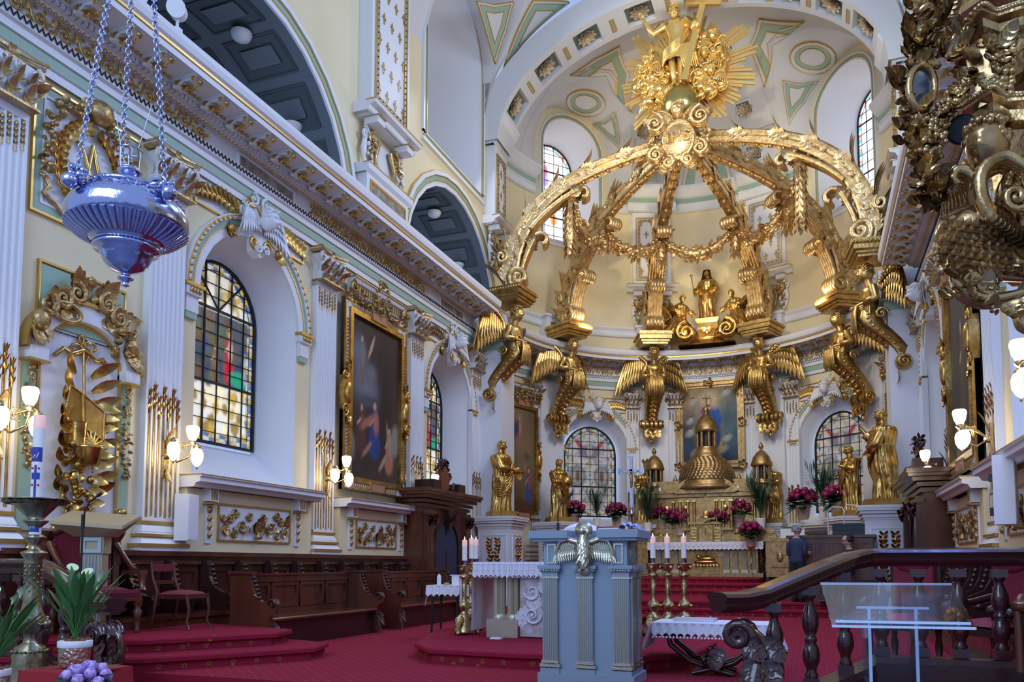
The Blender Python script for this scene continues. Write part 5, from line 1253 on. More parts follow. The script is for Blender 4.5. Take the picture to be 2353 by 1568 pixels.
H = 1.72; b = MB(); nk = robe(b, H, 21, wid=.155, dep=.12, sway=-.02, fold=.16); b.tube([nk, nk + Vector((-.01, -.02, .12))], [.07, .06], 8); head(b, nk + Vector((-.03, -.03, .15)), .24, .35, .2, hair=0)
V = nk + Vector((-.03, .0, .17)); b.grid([[(V.x + r * cos(q), V.y + r * .95 * sin(q) + .02 + y0, V.z + z) for q in [-.35 + (pi + .7) * i / 14 for i in range(15)]] for r, z, y0 in ((.02, .16, 0), (.12, .12, 0), (.15, 0, 0), (.17, -.14, .02), (.26, -.3, .02), (.30, -.6, .02), (.27, -.85, .02))])
arm(b, H, (-.12, 0, .75), (-.19, -.05, .58), (-.24, -.15, .57)); arm(b, H, (.12, 0, .75), (.19, -.05, .58), (.07, -.16, .58)); 
for k in range(6): b.tube([(.22, -.02, 1.1 - .03 * k), (.1, -.2, .95 - .04 * k), (-.1, -.2, .8 - .05 * k)], .025, 6)
o = b.build('figure', gold, t); o.location = (0, 0, 1.02)
b = MB(); b.tube([(-.42, -.28, 1.95), (-.50, -.30, 2.5)], .018, 6); b.ball((-.5, -.3, 2.52), .05); b.build('sceptre', gold, t)
for g, u, lbl in ((-1, 1556, 'gilded kneeling angel left of the Virgin above the cornice'), (1, 1697, 'gilded kneeling angel right of the Virgin above the cornice')):
    p = at(u, 800, Y=27.4); t = thing('gilded_angel', lbl, 'statue', (p.x, 27.45, 8.56), 0, 'kneeling angels above the apse cornice')
    b = MB()
    for y in (-.42, -.3, -.18): scroll(b, (-g * .35, .45), .36, 1.6, pi / 2, -g, .08, 0, y, 22); scroll(b, (g * .5, .2), .2, 1.5, pi / 2, g, .07, 0, y, 18)
    b.grid([[(g * .7, y, .0), (g * .8, y, .15), (0, y, .5), (-g * .4, y, .82), (-g * .75, y, .4), (-g * .8, y, 0)] for y in (-.35, .3)], sm=False); acan(b, (g * .2, -.42, .3), (g, 0, .1), (0, -1, 0), .6, .25); b.build('scroll_base', gold, t)
    b = MB(); b.T((g * .05, 0, .45), ry=-g * .18, rz=0)
    robe(b, 1.45, 31 + g, top=.80, wid=.2, dep=.19, fold=.2, prof=[(0, 1.7), (.12, 1.6), (.3, 1.25), (.5, .85), (.62, .68), (.75, .75), (.88, .85), (.95, .6), (1, .3)]); head(b, (-g * .02, -.06, 1.30), .25, -g * .6, .15)
    arm(b, 1.45, (-g * .12, 0, .70), (-g * .22, -.08, .58), (-g * .38, -.14, .52)); arm(b, 1.45, (g * .12, 0, .70), (g * .16, -.1, .56), (-g * .05, -.2, .62))
    b.build('figure', gold, t)
    for e in (-1, 1):
        b = MB(); wing(b, (g * .25 + e * .12, .12, 1.35), (g * .7 + e * .5, .3, .0), (g * .2 + e * .2, 0, 1), .95, 0, 8); b.build('wing', gold, t)
# ================================================================ sanctuary
steps('altar_step', [([(-2.9, 18.3), (4.4, 18.3), (4.4, 26), (-3.6, 26), (-3.6, 19.2)], 0, .15), ([(-2.6, 18.7), (4.4, 18.7), (4.4, 26), (-3.3, 26), (-3.3, 19.5)], .15, .30),
    ([(-2.2, 22.2), (1.9, 22.2), (2.5, 22.8), (2.5, 27), (-2.5, 27), (-2.5, 22.6)], .30, .45), ([(-1.9, 22.9), (1.55, 22.9), (2.1, 23.4), (2.1, 27), (-2.1, 27)], .45, .60), ([(-1.7, 23.7), (1.2, 23.7), (1.75, 24.2), (1.75, 27), (-1.75, 27)], .60, .75)], floor)
hal = thing('high_altar', 'gilded high altar with columned front, domed tabernacle and two small cupolas', 'altar', (0, 26.2, .75))
b = MB(); b.box((0, .1, .06), (3.5, 1.1, .12)); b.box((0, .15, .5), (3.2, .85, .9)); b.box((0, .05, 1.02), (3.5, 1.15, .1)); b.box((-2.25, .2, .55), (.85, .9, 1.1)); b.box((2.25, .2, .55), (.85, .9, 1.1)); b.box((2.25, .2, 1.14), (1.0, 1.0, .1)); b.box((-2.25, .2, 1.14), (1.0, 1.0, .1))
for g in (-1, 1): b.box((g * 2.25, -.28, .6), (.5, .04, .6)); b.ball((g * 2.25, -.3, .6), (.1, .04, .16))
b.build('altar_front', bronze, hal)
for x in (-1.45, -1.2, -.92, -.66, .66, .92, 1.2, 1.45):
    b = MB(); b.box((x, -.34, .16), (.2, .12, .12)); b.box((x, -.34, .9), (.2, .12, .08))
    for k in range(5): b.tube([(x - .06 + .03 * k, -.36, .2), (x - .06 + .03 * k, -.36, .87)], .016, 5)
    b.build('column', champagne, hal)
b = MB(); b.ball((0, -.34, .46), (.36, .08, .07)); b.ball((.05, -.36, .56), (.26, .08, .08)); b.ball((-.2, -.37, .63), (.08, .06, .07)); b.tube([(0, -.36, .6), (0, -.37, .9)], .015, 5); b.tube([(-.09, -.37, .8), (.09, -.37, .8)], .015, 5)
for k in range(9): a = .3 + .32 * k; b.tube([(0, -.34, .58), (.38 * cos(a), -.34, .58 + .28 * sin(a))], [.012, .005], 4)
for k in range(8): b.leaf((-.35 + .1 * k, -.36, .42), (.4, 0, -.4), (0, -1, 0), .14, .05, .4)
b.build('lamb_relief', gold, hal)
b = MB(); b.box((0, .38, 1.2), (4.3, .6, .26)); b.box((0, .45, 1.44), (4.0, .5, .24))
for k in range(10):
    x = -1.95 + .43 * k
    if abs(x) > .4: b.box((x, .06, 1.2), (.3, .04, .14)); b.box((x, .19, 1.44), (.3, .04, .12))
b.build('gradine', bronze, hal)
b = MB()
for k in range(9):
    x = -1.95 + .49 * k
    if abs(x) > .4:
        for q in range(3): b.box((x + .0, .04, 1.14 + .05 * q), (.12, .05, .022)); b.box((x, .17, 1.38 + .05 * q), (.12, .05, .022))
b.build('gilt_inlay', gold, hal)
b = MB(); b.box((0, .2, 1.36), (.95, .6, .6)); o = arch(0, .24, 1.1, 1.42, n=10); b.prism(o, .05, 0, -.1); b.box((0, .15, 1.7), (1.05, .7, .08)); b.box((0, .15, 1.8), (.6, .5, .14)); b.build('tabernacle', bronze, hal)
b = MB(); A = arch(0, .24, 1.1, 1.42, n=10); b.tube([(x, -.155, z) for x, z in A], .025, 5)
for g in (-1, 1):
    for q in range(5): b.box((g * .36, -.11, 1.14 + .1 * q), (.16, .04, .04))
b.tube([(0, -.16, 1.3), (0, -.17, 1.55)], .015, 5); b.tube([(-.06, -.17, 1.48), (.06, -.17, 1.48)], .013, 5); b.build('tabernacle_door', gold, hal)
b = MB(); b.box((0, .55, 2.05), (3.6, .7, 1.0)); b.box((0, .5, 2.62), (3.9, .9, .12)); b.box((0, .5, 2.75), (3.75, .8, .1)); b.box((0, .35, 2.75), (1.9, .9, .16)); b.box((0, .25, 2.0), (1.7, .6, 1.05)); b.box((0, .55, 2.95), (3.4, .6, .34))
A = []
for i in range(13):
    a = .35 + (pi - .7) * i / 12; A.append([(1.05 * cos(a) / cos(.35), -.12, 2.45 + .80 * sin(a)), (1.05 * cos(a) / cos(.35), .5, 2.45 + .80 * sin(a)), (.92 * cos(a) / cos(.35), .5, 2.45 + .68 * sin(a)), (.92 * cos(a) / cos(.35), -.12, 2.45 + .68 * sin(a))])
b.grid(A, False, True, sm=False); b.add([(q[2][0], -.0, q[2][2]) for q in A], [tuple(range(13))], 0, False); b.build('reredos', bronze, hal)
for g in (-1, 1):
    for x in (.35, .55, .8, 1.05, 1.5): b = MB(); b.tube([(g * x, -.08 if x < .9 else .16, 1.58), (g * x, -.08 if x < .9 else .16, 2.4)], .05, 9); b.box((g * x, -.08 if x < .9 else .16, 2.42), (.13, .13, .05)); b.build('gilt_column', gold, hal)
b = MB()
for g in (-1, 1): scroll(b, (g * .25, 2.95), .16, 1.5, pi / 2, g, .03, 0, -.05, 16); scroll(b, (g * .5, 2.88), .1, 1.3, pi / 2, -g, .03, 0, -.05, 14); b.ball((g * .62, -.1, 2.2), (.1, .04, .1), 10, 6); b.ball((g * 1.28, .15, 2.2), (.12, .04, .12), 10, 6)
b.build('gilt_scrollwork', gold, hal)
b = MB(); b.lathe([(.98, 2.8), (1.02, 2.84), (.98, 2.92), (.92, 2.98), (.95, 3.05), (.90, 3.1)], (0, .55, 0), 28); b.build('drum', bronze, hal)
b = MB(); b.lathe([(.86 * cos(a) + .02, 3.1 + .86 * sin(a) * 1.02) for a in [1.18 * i / 12 for i in range(13)]], (0, .55, 0), 36)
for j in range(11):
    a = .04 + 1.1 * j / 11; n = int(40 * cos(a)) + 4
    for i in range(n):
        t = 2 * pi * (i + .5 * (j % 2)) / n
        if sin(t) < .35: b.leaf(((.87 * cos(a) + .02) * cos(t), .55 + (.87 * cos(a) + .02) * sin(t), 3.18 + .87 * sin(a)), (-sin(a) * -cos(t) * .0 - .0 + cos(t) * .25, sin(t) * .25, -1), (cos(t), sin(t), .3), .13, .055, .15, 0, .3, 3)
b.build('dome', bronze, hal)
def lantern(b, c, s):
    b.lathe([(.34 * s, 0), (.36 * s, .05 * s), (.30 * s, .1 * s), (.30 * s, .16 * s)], c, 16)
    for k in range(8): a = k * pi / 4 + .39; b.tube([(c[0] + .26 * s * cos(a), c[1] + .26 * s * sin(a), c[2] + .15 * s), (c[0] + .26 * s * cos(a), c[1] + .26 * s * sin(a), c[2] + .62 * s)], .045 * s, 6)
    b.lathe([(.16 * s, .15 * s), (.16 * s, .62 * s)], c, 8, 1); b.lathe([(.32 * s, .6 * s), (.36 * s, .64 * s), (.34 * s, .70 * s), (.33 * s, .74 * s), (.27 * s, .92 * s), (.15 * s, 1.08 * s), (.05 * s, 1.15 * s), (.05 * s, 1.2 * s), (.09 * s, 1.26 * s), (.05 * s, 1.36 * s), (.02 * s, 1.42 * s)], c, 16)
b = MB(); b.lathe([(.48, 3.86), (.5, 3.92), (.42, 3.98), (.42, 4.1)], (0, .55, 0), 24); lantern(b, (0, .55, 4.05), 1.12); b.tube([(0, .55, 5.5), (0, .55, 6.05)], .022, 6); b.tube([(-.12, .55, 5.88), (.12, .55, 5.88)], .022, 6); b.build('lantern', [bronze, iron], hal)
for g in (-1, 1):
    b = MB(); lantern(b, (g * 1.72, .5, 2.95), .95); b.build('cupola', [bronze, iron], hal)
    b = MB(); b.lathe([(.05, 0), (.09, .06), (.04, .12), (.09, .25), (.03, .38), (0, .5)], (g * 1.02, .45, 2.9), 10); b.build('finial', bronze, hal)
def cloth_edge(b, x0, x1, y, z, drop, n, m=0, wave=.012):
    k = n * 4
    b.grid([[(x0 + (x1 - x0) * i / k, y - wave * sin(i * 1.3) - q * .02, z - q * (drop - .04 * abs(cos(pi * i / 4)))) for q in (0, .25, .5, .75, 1)] for i in range(k + 1)], m=m)
t = MB(); t.box((0, .05, 1.085), (3.55, 1.2, .02)); cloth_edge(t, -1.78, 1.78, -.57, 1.09, .26, 26)
for i in range(24): t.tube([(-1.7 + .148 * i, -.60, 1.02), (-1.65 + .148 * i, -.605, .93), (-1.6 + .148 * i, -.60, 1.02)], .008, 4)
o = t.build('altar_cloth', lace); o.location = (0, 26.2, .75); tag(o, 'white lace cloth hanging over the front of the high altar', 'altar cloth')
def candlestick(loc, h, ch, lbl, foot=True, grp='gilt candlesticks on the high altar'):
    t = thing('candlestick', lbl, 'candlestick', loc, group=grp); b = MB(); s = .17
    b.lathe([(.15, 0), (.15, .03), (.10, .06), (.08, .14), (.05, .18), (.065, .22), (.03, .26), (.03, .3), (.05, .34), (.025, .4), (.022, h * .7), (.04, h * .72), (.022, h * .75), (.022, h - .08), (.05, h - .05), (.10, h - .02), (.10, h), (.02, h)], (0, 0, 0), 14)
    for k in range(3): a = k * 2.094 + .5; b.ball((.15 * cos(a), .15 * sin(a), .04), .04, 6, 5)
    b.build('stem', gold, t); b = MB(); b.lathe([(.032, h), (.032, h + ch), (.01, h + ch + .01)], (0, 0, 0), 10); b.build('candle', wax, t); return t
for u, v, Y, h, ch, l in ((1517, 1232, 26.45, 1.05, .52, 'gilt candlestick with a white candle left of the altar crucifix, in front'), (1697, 1228, 26.45, 1.05, .52, 'gilt candlestick with a white candle at the right of the altar, before the flowers'), (1549, 1190, 26.6, .82, .42, 'slim gilt candlestick with a glass chimney by the left cupola'), (1669, 1186, 26.6, .82, .42, 'slim gilt candlestick with a glass chimney by the right cupola')):
    p = at(u, v, Y=Y); candlestick((p.x, Y, .75 + (1.33 if h > 1 else 1.56)), h, ch, l)
p = at(1607, 1222, Y=26.0); t = thing('altar_crucifix', 'gilt crucifix on a flared foot above the tabernacle door', 'crucifix', (0, 26.25, .75 + 1.87))
b = MB(); b.lathe([(.2, 0), (.2, .04), (.14, .08), (.12, .2), (.06, .3), (.1, .38), (.05, .46), (.03, .55)], (0, 0, 0), 14); bar(b, (0, 0, .5), (0, 0, 1.15), .045, .03); bar(b, (-.17, 0, .95), (.17, 0, .95), .045, .03); b.build('cross', gold, t)
b = MB(); b.tube([(0, -.03, .68), (0, -.04, .82), (0, -.03, .92)], [.015, .03, .03], 6); b.ball((0, -.045, .98), .025); 
for g in (-1, 1): b.tube([(0, -.03, .92), (g * .13, -.02, .96)], .01, 5)
b.build('corpus', brass, t)
# ---------------------------------------------------------------- flowers and palms
def hydrangea(r=.3, seed=1, fm=None, pot=True, ph=.32, potm=None, leafm=None):
    t = empty('potted_hydrangea'); q = random.Random(seed)
    if pot: b = MB(); b.lathe([(.10, 0), (.12, .02), (.155, ph - .05), (.17, ph - .05), (.17, ph), (.14, ph), (.14, ph - .06), (0, ph - .07)], (0, 0, 0), 16); b.build('flower_pot', potm or mat('clay_pot', (.62, .48, .36), .7), t)
    b = MB()
    for k in range(34):
        a = q.uniform(0, 6.28); b.leaf((.05 * cos(a), .05 * sin(a), ph + q.uniform(-.02, .14)), (cos(a), sin(a), q.uniform(-.35, .5)), (0, 0, 1), r * q.uniform(.8, 1.15), r * .24, -.3, 0, .2, 4)
    b.build('leaves', leafm or green_d, t); b = MB()
    for k in range(15):
        e = acos(1 - 1.0 * (k + .5) / 15); a = k * 2.4; c = (r * .78 * sin(e) * cos(a), r * .78 * sin(e) * sin(a), ph + r * .35 + r * .62 * cos(e)); b.ball(c, r * .21, 8, 6, 1)
        for j in range(22):
            v = Vector((q.gauss(0, 1), q.gauss(0, 1), q.gauss(0, 1))).normalized(); p = Vector(c) + v * r * .23; s = v.orthogonal().normalized() * r * .075; w = v.cross(s)
            b.add([tuple(p + s), tuple(p + w), tuple(p - s), tuple(p - w)], [(0, 1, 2, 3)], j % 4 == 0, False)
    b.build('blossoms', fm or [mat('magenta_petal', (.36, .012, .10), .5), mat('dark_magenta_petal', (.22, .006, .06), .5)], t); return t
def sc(s): return s
HYD = [(1320, 1205, None, 24.95, .34, 'magenta potted hydrangea on the ledge left of the small palm, under the left apse window', 2.42), (1416, 1202, None, 26.2, .34, 'magenta potted hydrangea between the left palm and the silver cross', 2.42), (1521, 1216, None, 26.45, .34, 'leftmost magenta hydrangea on the altar gradine, behind a candle', 2.30), (1563, 1233, None, 26.3, .38, 'magenta hydrangea on the altar just left of the crucifix', 2.07),
       (1652, 1232, None, 26.3, .38, 'magenta hydrangea on the altar just right of the crucifix', 2.07), (1698, 1214, None, 26.45, .40, 'magenta hydrangea on the altar gradine behind the right candle', 2.30), (1846, 1193, None, 25.9, .42, 'magenta potted hydrangea on the ledge left of the right palm', 2.50), (1924, 1186, None, 24.6, .40, 'magenta hydrangea between the right palm and the gilded statue', 2.50)]
h0 = hydrangea(.36, 3); HT = tree_of(h0)
for i, (u, v, _, Y, r, l, z) in enumerate(HYD):
    o = h0 if i == 0 else dup(h0, tree=HT); p = at(u, v, Y=Y); o.location = (p.x, Y, z - .0); o.scale = (r / .36 * 1.15,) * 3; o.rotation_euler = (0, 0, i * .9); tag(o, l, 'flowers', 'magenta hydrangeas round the high altar')
def palm(seed=2):
    t = empty('potted_palm'); q = random.Random(seed); b = MB(); b.lathe([(.11, 0), (.14, .28), (.15, .30), (.13, .30), (.12, .26), (0, .25)], (0, 0, 0), 14); b.build('white_pot', wax, t)
    for k in range(13):
        b = MB(); a = k * 2.4 + q.uniform(-.3, .3); L = q.uniform(.95, 1.5); s = q.uniform(.18, .52); P = []
        for j in range(9): w = j / 8; P.append(Vector((cos(a) * s * L * w ** 1.6, sin(a) * s * L * w ** 1.6, .26 + L * (w - .12 * w ** 3 * (1 + s * 2)))))
        b.tube(P, [.012, .01, .004], 4)
        for j in range(3, 9):
            for f in (0, .5):
                p = P[j - 1].lerp(P[j], f) if j else P[j]; d = (P[j] - P[j - 1]).normalized(); sd = d.cross(Vector((cos(a + 1.2), sin(a + 1.2), .2))).normalized()
                for g in (-1, 1): b.leaf(p, d * .9 + sd * g * .8, Vector((0, 0, 1)), .30 * L * (1.05 - .6 * abs(j / 8 - .55)), .014, -.15, 0, .1, 3)
        b.build('frond', green_d, t)
    return t
p0 = palm(); PT = tree_of(p0)
for i, (u, v, Y, s, l, z) in enumerate(((1371, 1200, 25.6, .85, 'potted palm on the ledge in front of the left apse window', 2.42), (1487, 1220, 25.8, 1.0, 'potted palm in front of the crowned gilded statue', 2.2), (1747, 1213, 26.0, 1.1, 'potted palm in a white pot before the cloaked gilded statue', 2.25), (1893, 1190, 25.3, 1.05, 'potted palm on the ledge in front of the right apse window', 2.5))):
    o = p0 if i == 0 else dup(p0, tree=PT); p = at(u, v, Y=Y); o.location = (p.x, Y, z - .02); o.scale = (s,) * 3; o.rotation_euler = (0, 0, i * 1.3); tag(o, l, 'palm', 'potted palms round the high altar')
b = MB()
for g in (-1, 1): b.box((g * 2.62, 26.3, 1.2), (.7, .6, 2.06))
for x, y, w in ((-3.55, 25.75, 2.2), (3.55, 25.75, 2.4)): b.box((x, y, 2.36), (w, .5, .1), rz=(.72 if x < 0 else -.72))
b.build('flower_ledge', white, wall_apse)
t = thing('plant_stand', 'tall gilt stand with a potted hydrangea on the steps right of the altar', 'plant stand', tuple(at(1727, 1338, Z=.6)))
b = MB(); b.lathe([(.14, 0), (.14, .02), (.05, .06), (.02, .12), (.02, .55), (.03, .58), (.018, .6), (.018, 1.0), (.12, 1.06), (.14, 1.1), (.0, 1.1)], (0, 0, 0), 12); b.build('stand', gold, t)
h1 = dup(h0, (t.location.x, t.location.y, t.location.z + 1.1), 1.0, tree=HT, sc=1.05, label='brighter magenta hydrangea in a ribbed pot on the tall stand'); h1['group'] = 'magenta hydrangeas round the high altar'
# ---------------------------------------------------------------- silver processional cross
p = at(1452, 1300, Y=22.9); t = thing('processional_cross', 'tall silver processional cross standing left of the high altar', 'cross', (p.x, 22.9, .3))
b = MB(); b.lathe([(.2, 0), (.2, .03), (.05, .1), (.025, .15), (.025, 2.2), (.06, 2.22), (.09, 2.3), (.05, 2.36), (.03, 2.4), (.03, 2.6)], (0, 0, 0), 12)
z = 3.55
bar(b, (0, 0, 2.5), (0, 0, 3.95), .09, .05); bar(b, (-.36, 0, z), (.36, 0, z), .09, .05)
for x, zz in ((-.36, z), (.36, z), (0, 3.95)): b.box((x, 0, zz), (.17 if x == 0 else .05, .06, .05 if x == 0 else .17))
b.build('cross_and_pole', silver, t); b = MB(); b.tube([(0, -.05, 3.05), (.02, -.06, 3.25), (0, -.05, 3.42)], [.02, .04, .045], 7); b.ball((0, -.07, 3.5), .04)
for g in (-1, 1): b.tube([(0, -.05, 3.42), (g * .26, -.04, 3.56)], .015, 5)
b.build('corpus', brass, t)
# ---------------------------------------------------------------- paintings
def ribframe(w, h, fw):
    """white frame crossed by gilt ribs; facing frame, centred"""
    b = MB(); ring(b, facemap, rect(-w / 2, w / 2, -h / 2, h / 2), rect(-w / 2 + fw, w / 2 - fw, -h / 2 + fw, h / 2 - fw), .08, 0); ring(b, facemap, rect(-w / 2, w / 2, -h / 2, h / 2), rect(-w / 2 + .035, w / 2 - .035, -h / 2 + .035, h / 2 - .035), .12, 1)
    q = fw - .07; ring(b, facemap, rect(-w / 2 + q, w / 2 - q, -h / 2 + q, h / 2 - q), rect(-w / 2 + fw + .04, w / 2 - fw - .04, -h / 2 + fw + .04, h / 2 - fw - .04), .13, 1)
    return b
def painting(name, lbl, loc, rz, w, h, pic, fw=.24, ribs=True, crest=True, tilt=0):
    t = thing(name, lbl, 'painting', loc, rz); t.rotation_euler = (tilt, 0, rz)
    if ribs:
        ribframe(w, h, fw).build('frame', [white, gold], t); s = .075; b = MB()
        for g in (-1, 1):
            for k in range(int((h - .7) / s)):
                z = -h / 2 + .35 + s * k
                if abs(z) > .38: b.tube([(g * (w / 2 - .04), -.09, z), (g * (w / 2 - fw * .5), -.115, z + .012), (g * (w / 2 - fw + .08), -.09, z + .02)], .015, 4)
            for k in range(int((w - .6) / s)):
                x = -w / 2 + .3 + s * k
                if abs(x) > .32: b.tube([(x, -.09, g * (h / 2 - .04)), (x + .012, -.115, g * (h / 2 - fw * .5)), (x + .02, -.09, g * (h / 2 - fw + .08))], .015, 4)
        o = b.build('gilt_ribs', goldd, t); o['kind'] = 'stuff'
        for g in (-1, 1):
            b = MB(); o = [(.30 * cos(a) * .6, .42 * sin(a)) for a in [2 * pi * i / 20 for i in range(20)]]; b.T((g * (w / 2 - fw * .4), 0, 0)); b.prism(o, .14, 0); b.ball((0, -.15, 0), (.11, .06, .24), 12, 8)
            for e in (-1, 1): scroll(b, (g * .12, e * .36), .14, 1.4, pi / 2 * e, e * g, .035, 0, -.12, 14); acan(b, (0, -.13, e * .42), (0, 0, e), (0, -1, 0), .26, .16)
            b.build('side_medallion', gold, t)
        for g in (-1, 1): b = MB(); b.box((0, -.12, g * (h / 2 - fw * .5)), (.62, .05, fw * .85)); ring(b, lambda x, p, z: (x, -.145 - p, z), rect(-.31, .31, g * (h / 2 - fw * .5) - fw * .42, g * (h / 2 - fw * .5) + fw * .42), rect(-.28, .28, g * (h / 2 - fw * .5) - fw * .35, g * (h / 2 - fw * .5) + fw * .35), .012, 1); b.build('plaque', [plaque, gold], t)
    else:
        b = MB()
        for e0, e1, p in ((0, .05, .16), (.05, .12, .11), (.12, .17, .14), (.17, fw, .07)): ring(b, facemap, rect(-w / 2 + e0, w / 2 - e0, -h / 2 + e0, h / 2 - e0), rect(-w / 2 + e1, w / 2 - e1, -h / 2 + e1, h / 2 - e1), p, 0)
        b.build('frame', bronze, t); b = MB()
        for sx, sz in [(x, z) for x in (-1, 0, 1) for z in (-1, 0, 1) if x or z]:
            c = (sx * (w / 2 - .08), -.15, sz * (h / 2 - .08)); b.ball(c, (.1 if sx == 0 else .06, .04, .1 if sz == 0 else .06), 8, 5)
            for k in range(5): a = k * 1.257; b.leaf(c, (cos(a) * (1.6 if sx == 0 else .8), -.1, sin(a) * (1.6 if sz == 0 else .8)), (0, -1, 0), .2, .06, .3)
        b.build('corner_ornament', bronze, t)
    if crest:
        b = MB(); z = h / 2 + .16; b.extr([(.02, z), (.08, z + .02), (.08, z + .2), (.16, z + .22), (.2, z + .3), (0, z + .31)], -w * .42, w * .42, 0)
        for k in range(22): b.box((-w * .38 + w * .76 * k / 21, -.1, z + .11), (.035, .05, .13), 1)
        b.box((0, -.12, z + .31), (w * .86, .2, .025), 1)
        for g in (-1, 1):
            scroll(b, (g * w * .42, z + .1), .15, 1.5, pi / 2, g, .04, 1, -.14, 16); P = [Vector((g * (w * .40 - (w * .40 - .12) * k / 10), -.2, z + .12 - .30 * sin(pi * k / 10))) for k in range(11)]; lumps(b, P, .085, 3, 5, 1)
            P = [Vector((g * (w * .44 + .02), -.16, z + .05 - .06 * k)) for k in range(5)]; lumps(b, P, .07, 4, 4, 1)
        P = [Vector((.22 * cos(a), -.2, z + .18 + .32 * sin(a))) for a in [2 * pi * k / 14 for k in range(14)]]; lumps(b, P, .08, 6, 5, 1); b.build('garland_crest', [white, goldd], t)
    b = MB(); nx, nz = 70, int(70 * h / w); cw, ch = w - 2 * fw, h - 2 * fw; b.grid([[(-cw / 2 + cw * i / nx, -.04, -ch / 2 + ch * j / nz) for j in range(nz + 1)] for i in range(nx + 1)], sm=False)
    o = b.build('canvas', oil, t); V = np.concatenate(b.v); colour(o, pic.at((V[:, 0] + cw / 2) / cw, (V[:, 2] + ch / 2) / ch)); return t
P1 = Paint(100, 160).grad((.05, .03, .02), (.035, .028, .03)); P1.ell(.35, .62, .3, .12, (.10, .10, .13), .8); P1.ell(.7, .78, .3, .3, (.05, .018, .015), .8); P1.ell(.35, .55, .25, .04, (.05, .06, .08), .5); P1.noise(.35, 3, 5)
P1.ell(.33, .58, .22, .07, (.17, .17, .20), .7); P1.ell(.4, .50, .25, .03, (.06, .08, .10), .5); P1.ell(.7, .62, .12, .4, (.02, .014, .012), .6)
P1.figure(.25, .18, .30, (.10, .03, .03), (.16, .06, .05), asp=1.5); P1.figure(.50, .16, .36, (.015, .05, .20), (.48, .16, .10), hair=(.05, .02, .01), asp=1.6); P1.ell(.36, .37, .13, .028, (.40, .14, .10), .4, .35); P1.ell(.36, .20, .1, .02, (.35, .18, .12), .4, .5)
P1.figure(.80, .08, .30, (.42, .17, .11), (.48, .34, .18), hair=(.08, .04, .02), asp=1.5); P1.ell(.92, .29, .09, .11, (.26, .24, .20), .3, -.5); P1.ell(.68, .14, .1, .02, (.42, .26, .17), .3, .6); P1.ell(.78, .29, .02, .12, (.35, .26, .16), .3, .35)
P1.figure(.24, .60, .30, (.16, .13, .12), (.30, .18, .12), asp=1.5); P1.ell(.42, .84, .10, .018, (.5, .34, .22), .3, .9); P1.ell(.06, .2, .07, .08, (.2, .19, .18), .4); P1.ell(.15, .78, .14, .08, (.14, .16, .19), .7); P1.ell(.42, .68, .1, .05, (.15, .15, .17), .5)
l, r = place('L', 15.03); painting('painting', 'large dark painting of a seated figure in blue with an angel, on the left wall', (l[0] + .12, l[1], 4.62), r, 2.62, 3.95, P1, tilt=.0)
P2 = Paint(80, 160).grad((.12, .06, .02), (.22, .15, .08)); P2.noise(.25, 5, 5); P2.ell(.5, .6, .35, .3, (.24, .17, .09), .9); P2.figure(.42, .62, .30, (.34, .15, .12), (.48, .27, .2), halo=(.5, .38, .2), asp=2.0); P2.ell(.3, .78, .1, .07, (.05, .06, .09), .4, .4); P2.ell(.75, .56, .05, .05, (.3, .17, .11), .3); P2.ell(.7, .53, .12, .04, (.14, .1, .07), .4); P2.figure(.76, .08, .36, (.06, .08, .26), (.34, .08, .08), asp=1.8); P2.ell(.62, .42, .05, .03, (.3, .18, .12), .3); P2.ell(.4, .06, .5, .05, (.12, .04, .02), .3)
l, r = place('A', -1.25); painting('painting', 'golden brown painting of angels behind the left-hand bearded apostle, by the carved doorway', (l[0] * .98, YC + (l[1] - YC) * .98, 4.55), r, 1.9, 3.9, P2)
l, r = place('A', 1.25); painting('painting', 'narrow dark red painting behind the large apostle at the right of the apse', (l[0] * .98, YC + (l[1] - YC) * .98, 4.55), r, 1.9, 3.9, Paint(60, 120).grad((.06, .02, .02), (.08, .03, .02)).noise(.4, 8).figure(.4, .2, .5, (.12, .04, .02), (.2, .09, .05)))
l, r = place('R', 15.03); painting('painting', 'large dark painting on the right wall seen edge on', (l[0] - .12, l[1], 4.62), r, 2.62, 3.95, Paint(60, 120).grad((.05, .045, .04), (.07, .065, .06)).noise(.3, 9).figure(.5, .2, .5, (.1, .08, .05), (.15, .1, .07)))
P3 = Paint(120, 150).grad((.012, .03, .07), (.025, .05, .06)); P3.ell(.45, .78, .38, .30, (.55, .36, .16), .9); P3.ell(.25, .62, .2, .15, (.38, .24, .17), .8); P3.ell(.85, .55, .2, .3, (.05, .12, .17), .8); P3.ell(.1, .3, .2, .3, (.02, .045, .09), .8); P3.ell(.5, .5, .2, .35, (.14, .17, .17), .9); P3.noise(.25, 11, 5)
for x, z, s in ((.14, .42, 1.), (.14, .58, .8), (.2, .84, .8), (.80, .32, 1.), (.80, .93, .9), (.24, .15, 1.1), (.72, .18, 1.1)): P3.ell(x, z - .02, .09 * s, .045 * s, (.35, .38, .36), .5, .3); P3.ell(x, z + .02, .028 * s, .026 * s, (.62, .38, .28), .3); P3.ell(x, z + .035, .025 * s, .014 * s, (.1, .05, .03), .3)
P3.ell(.52, .14, .13, .11, (.03, .17, .30), .1); P3.ell(.49, .18, .05, .04, (.3, .5, .6), .8); P3.ell(.36, .17, .03, .10, (.5, .36, .12), .2, .3); P3.ell(.68, .17, .03, .10, (.5, .36, .12), .2, -.3)
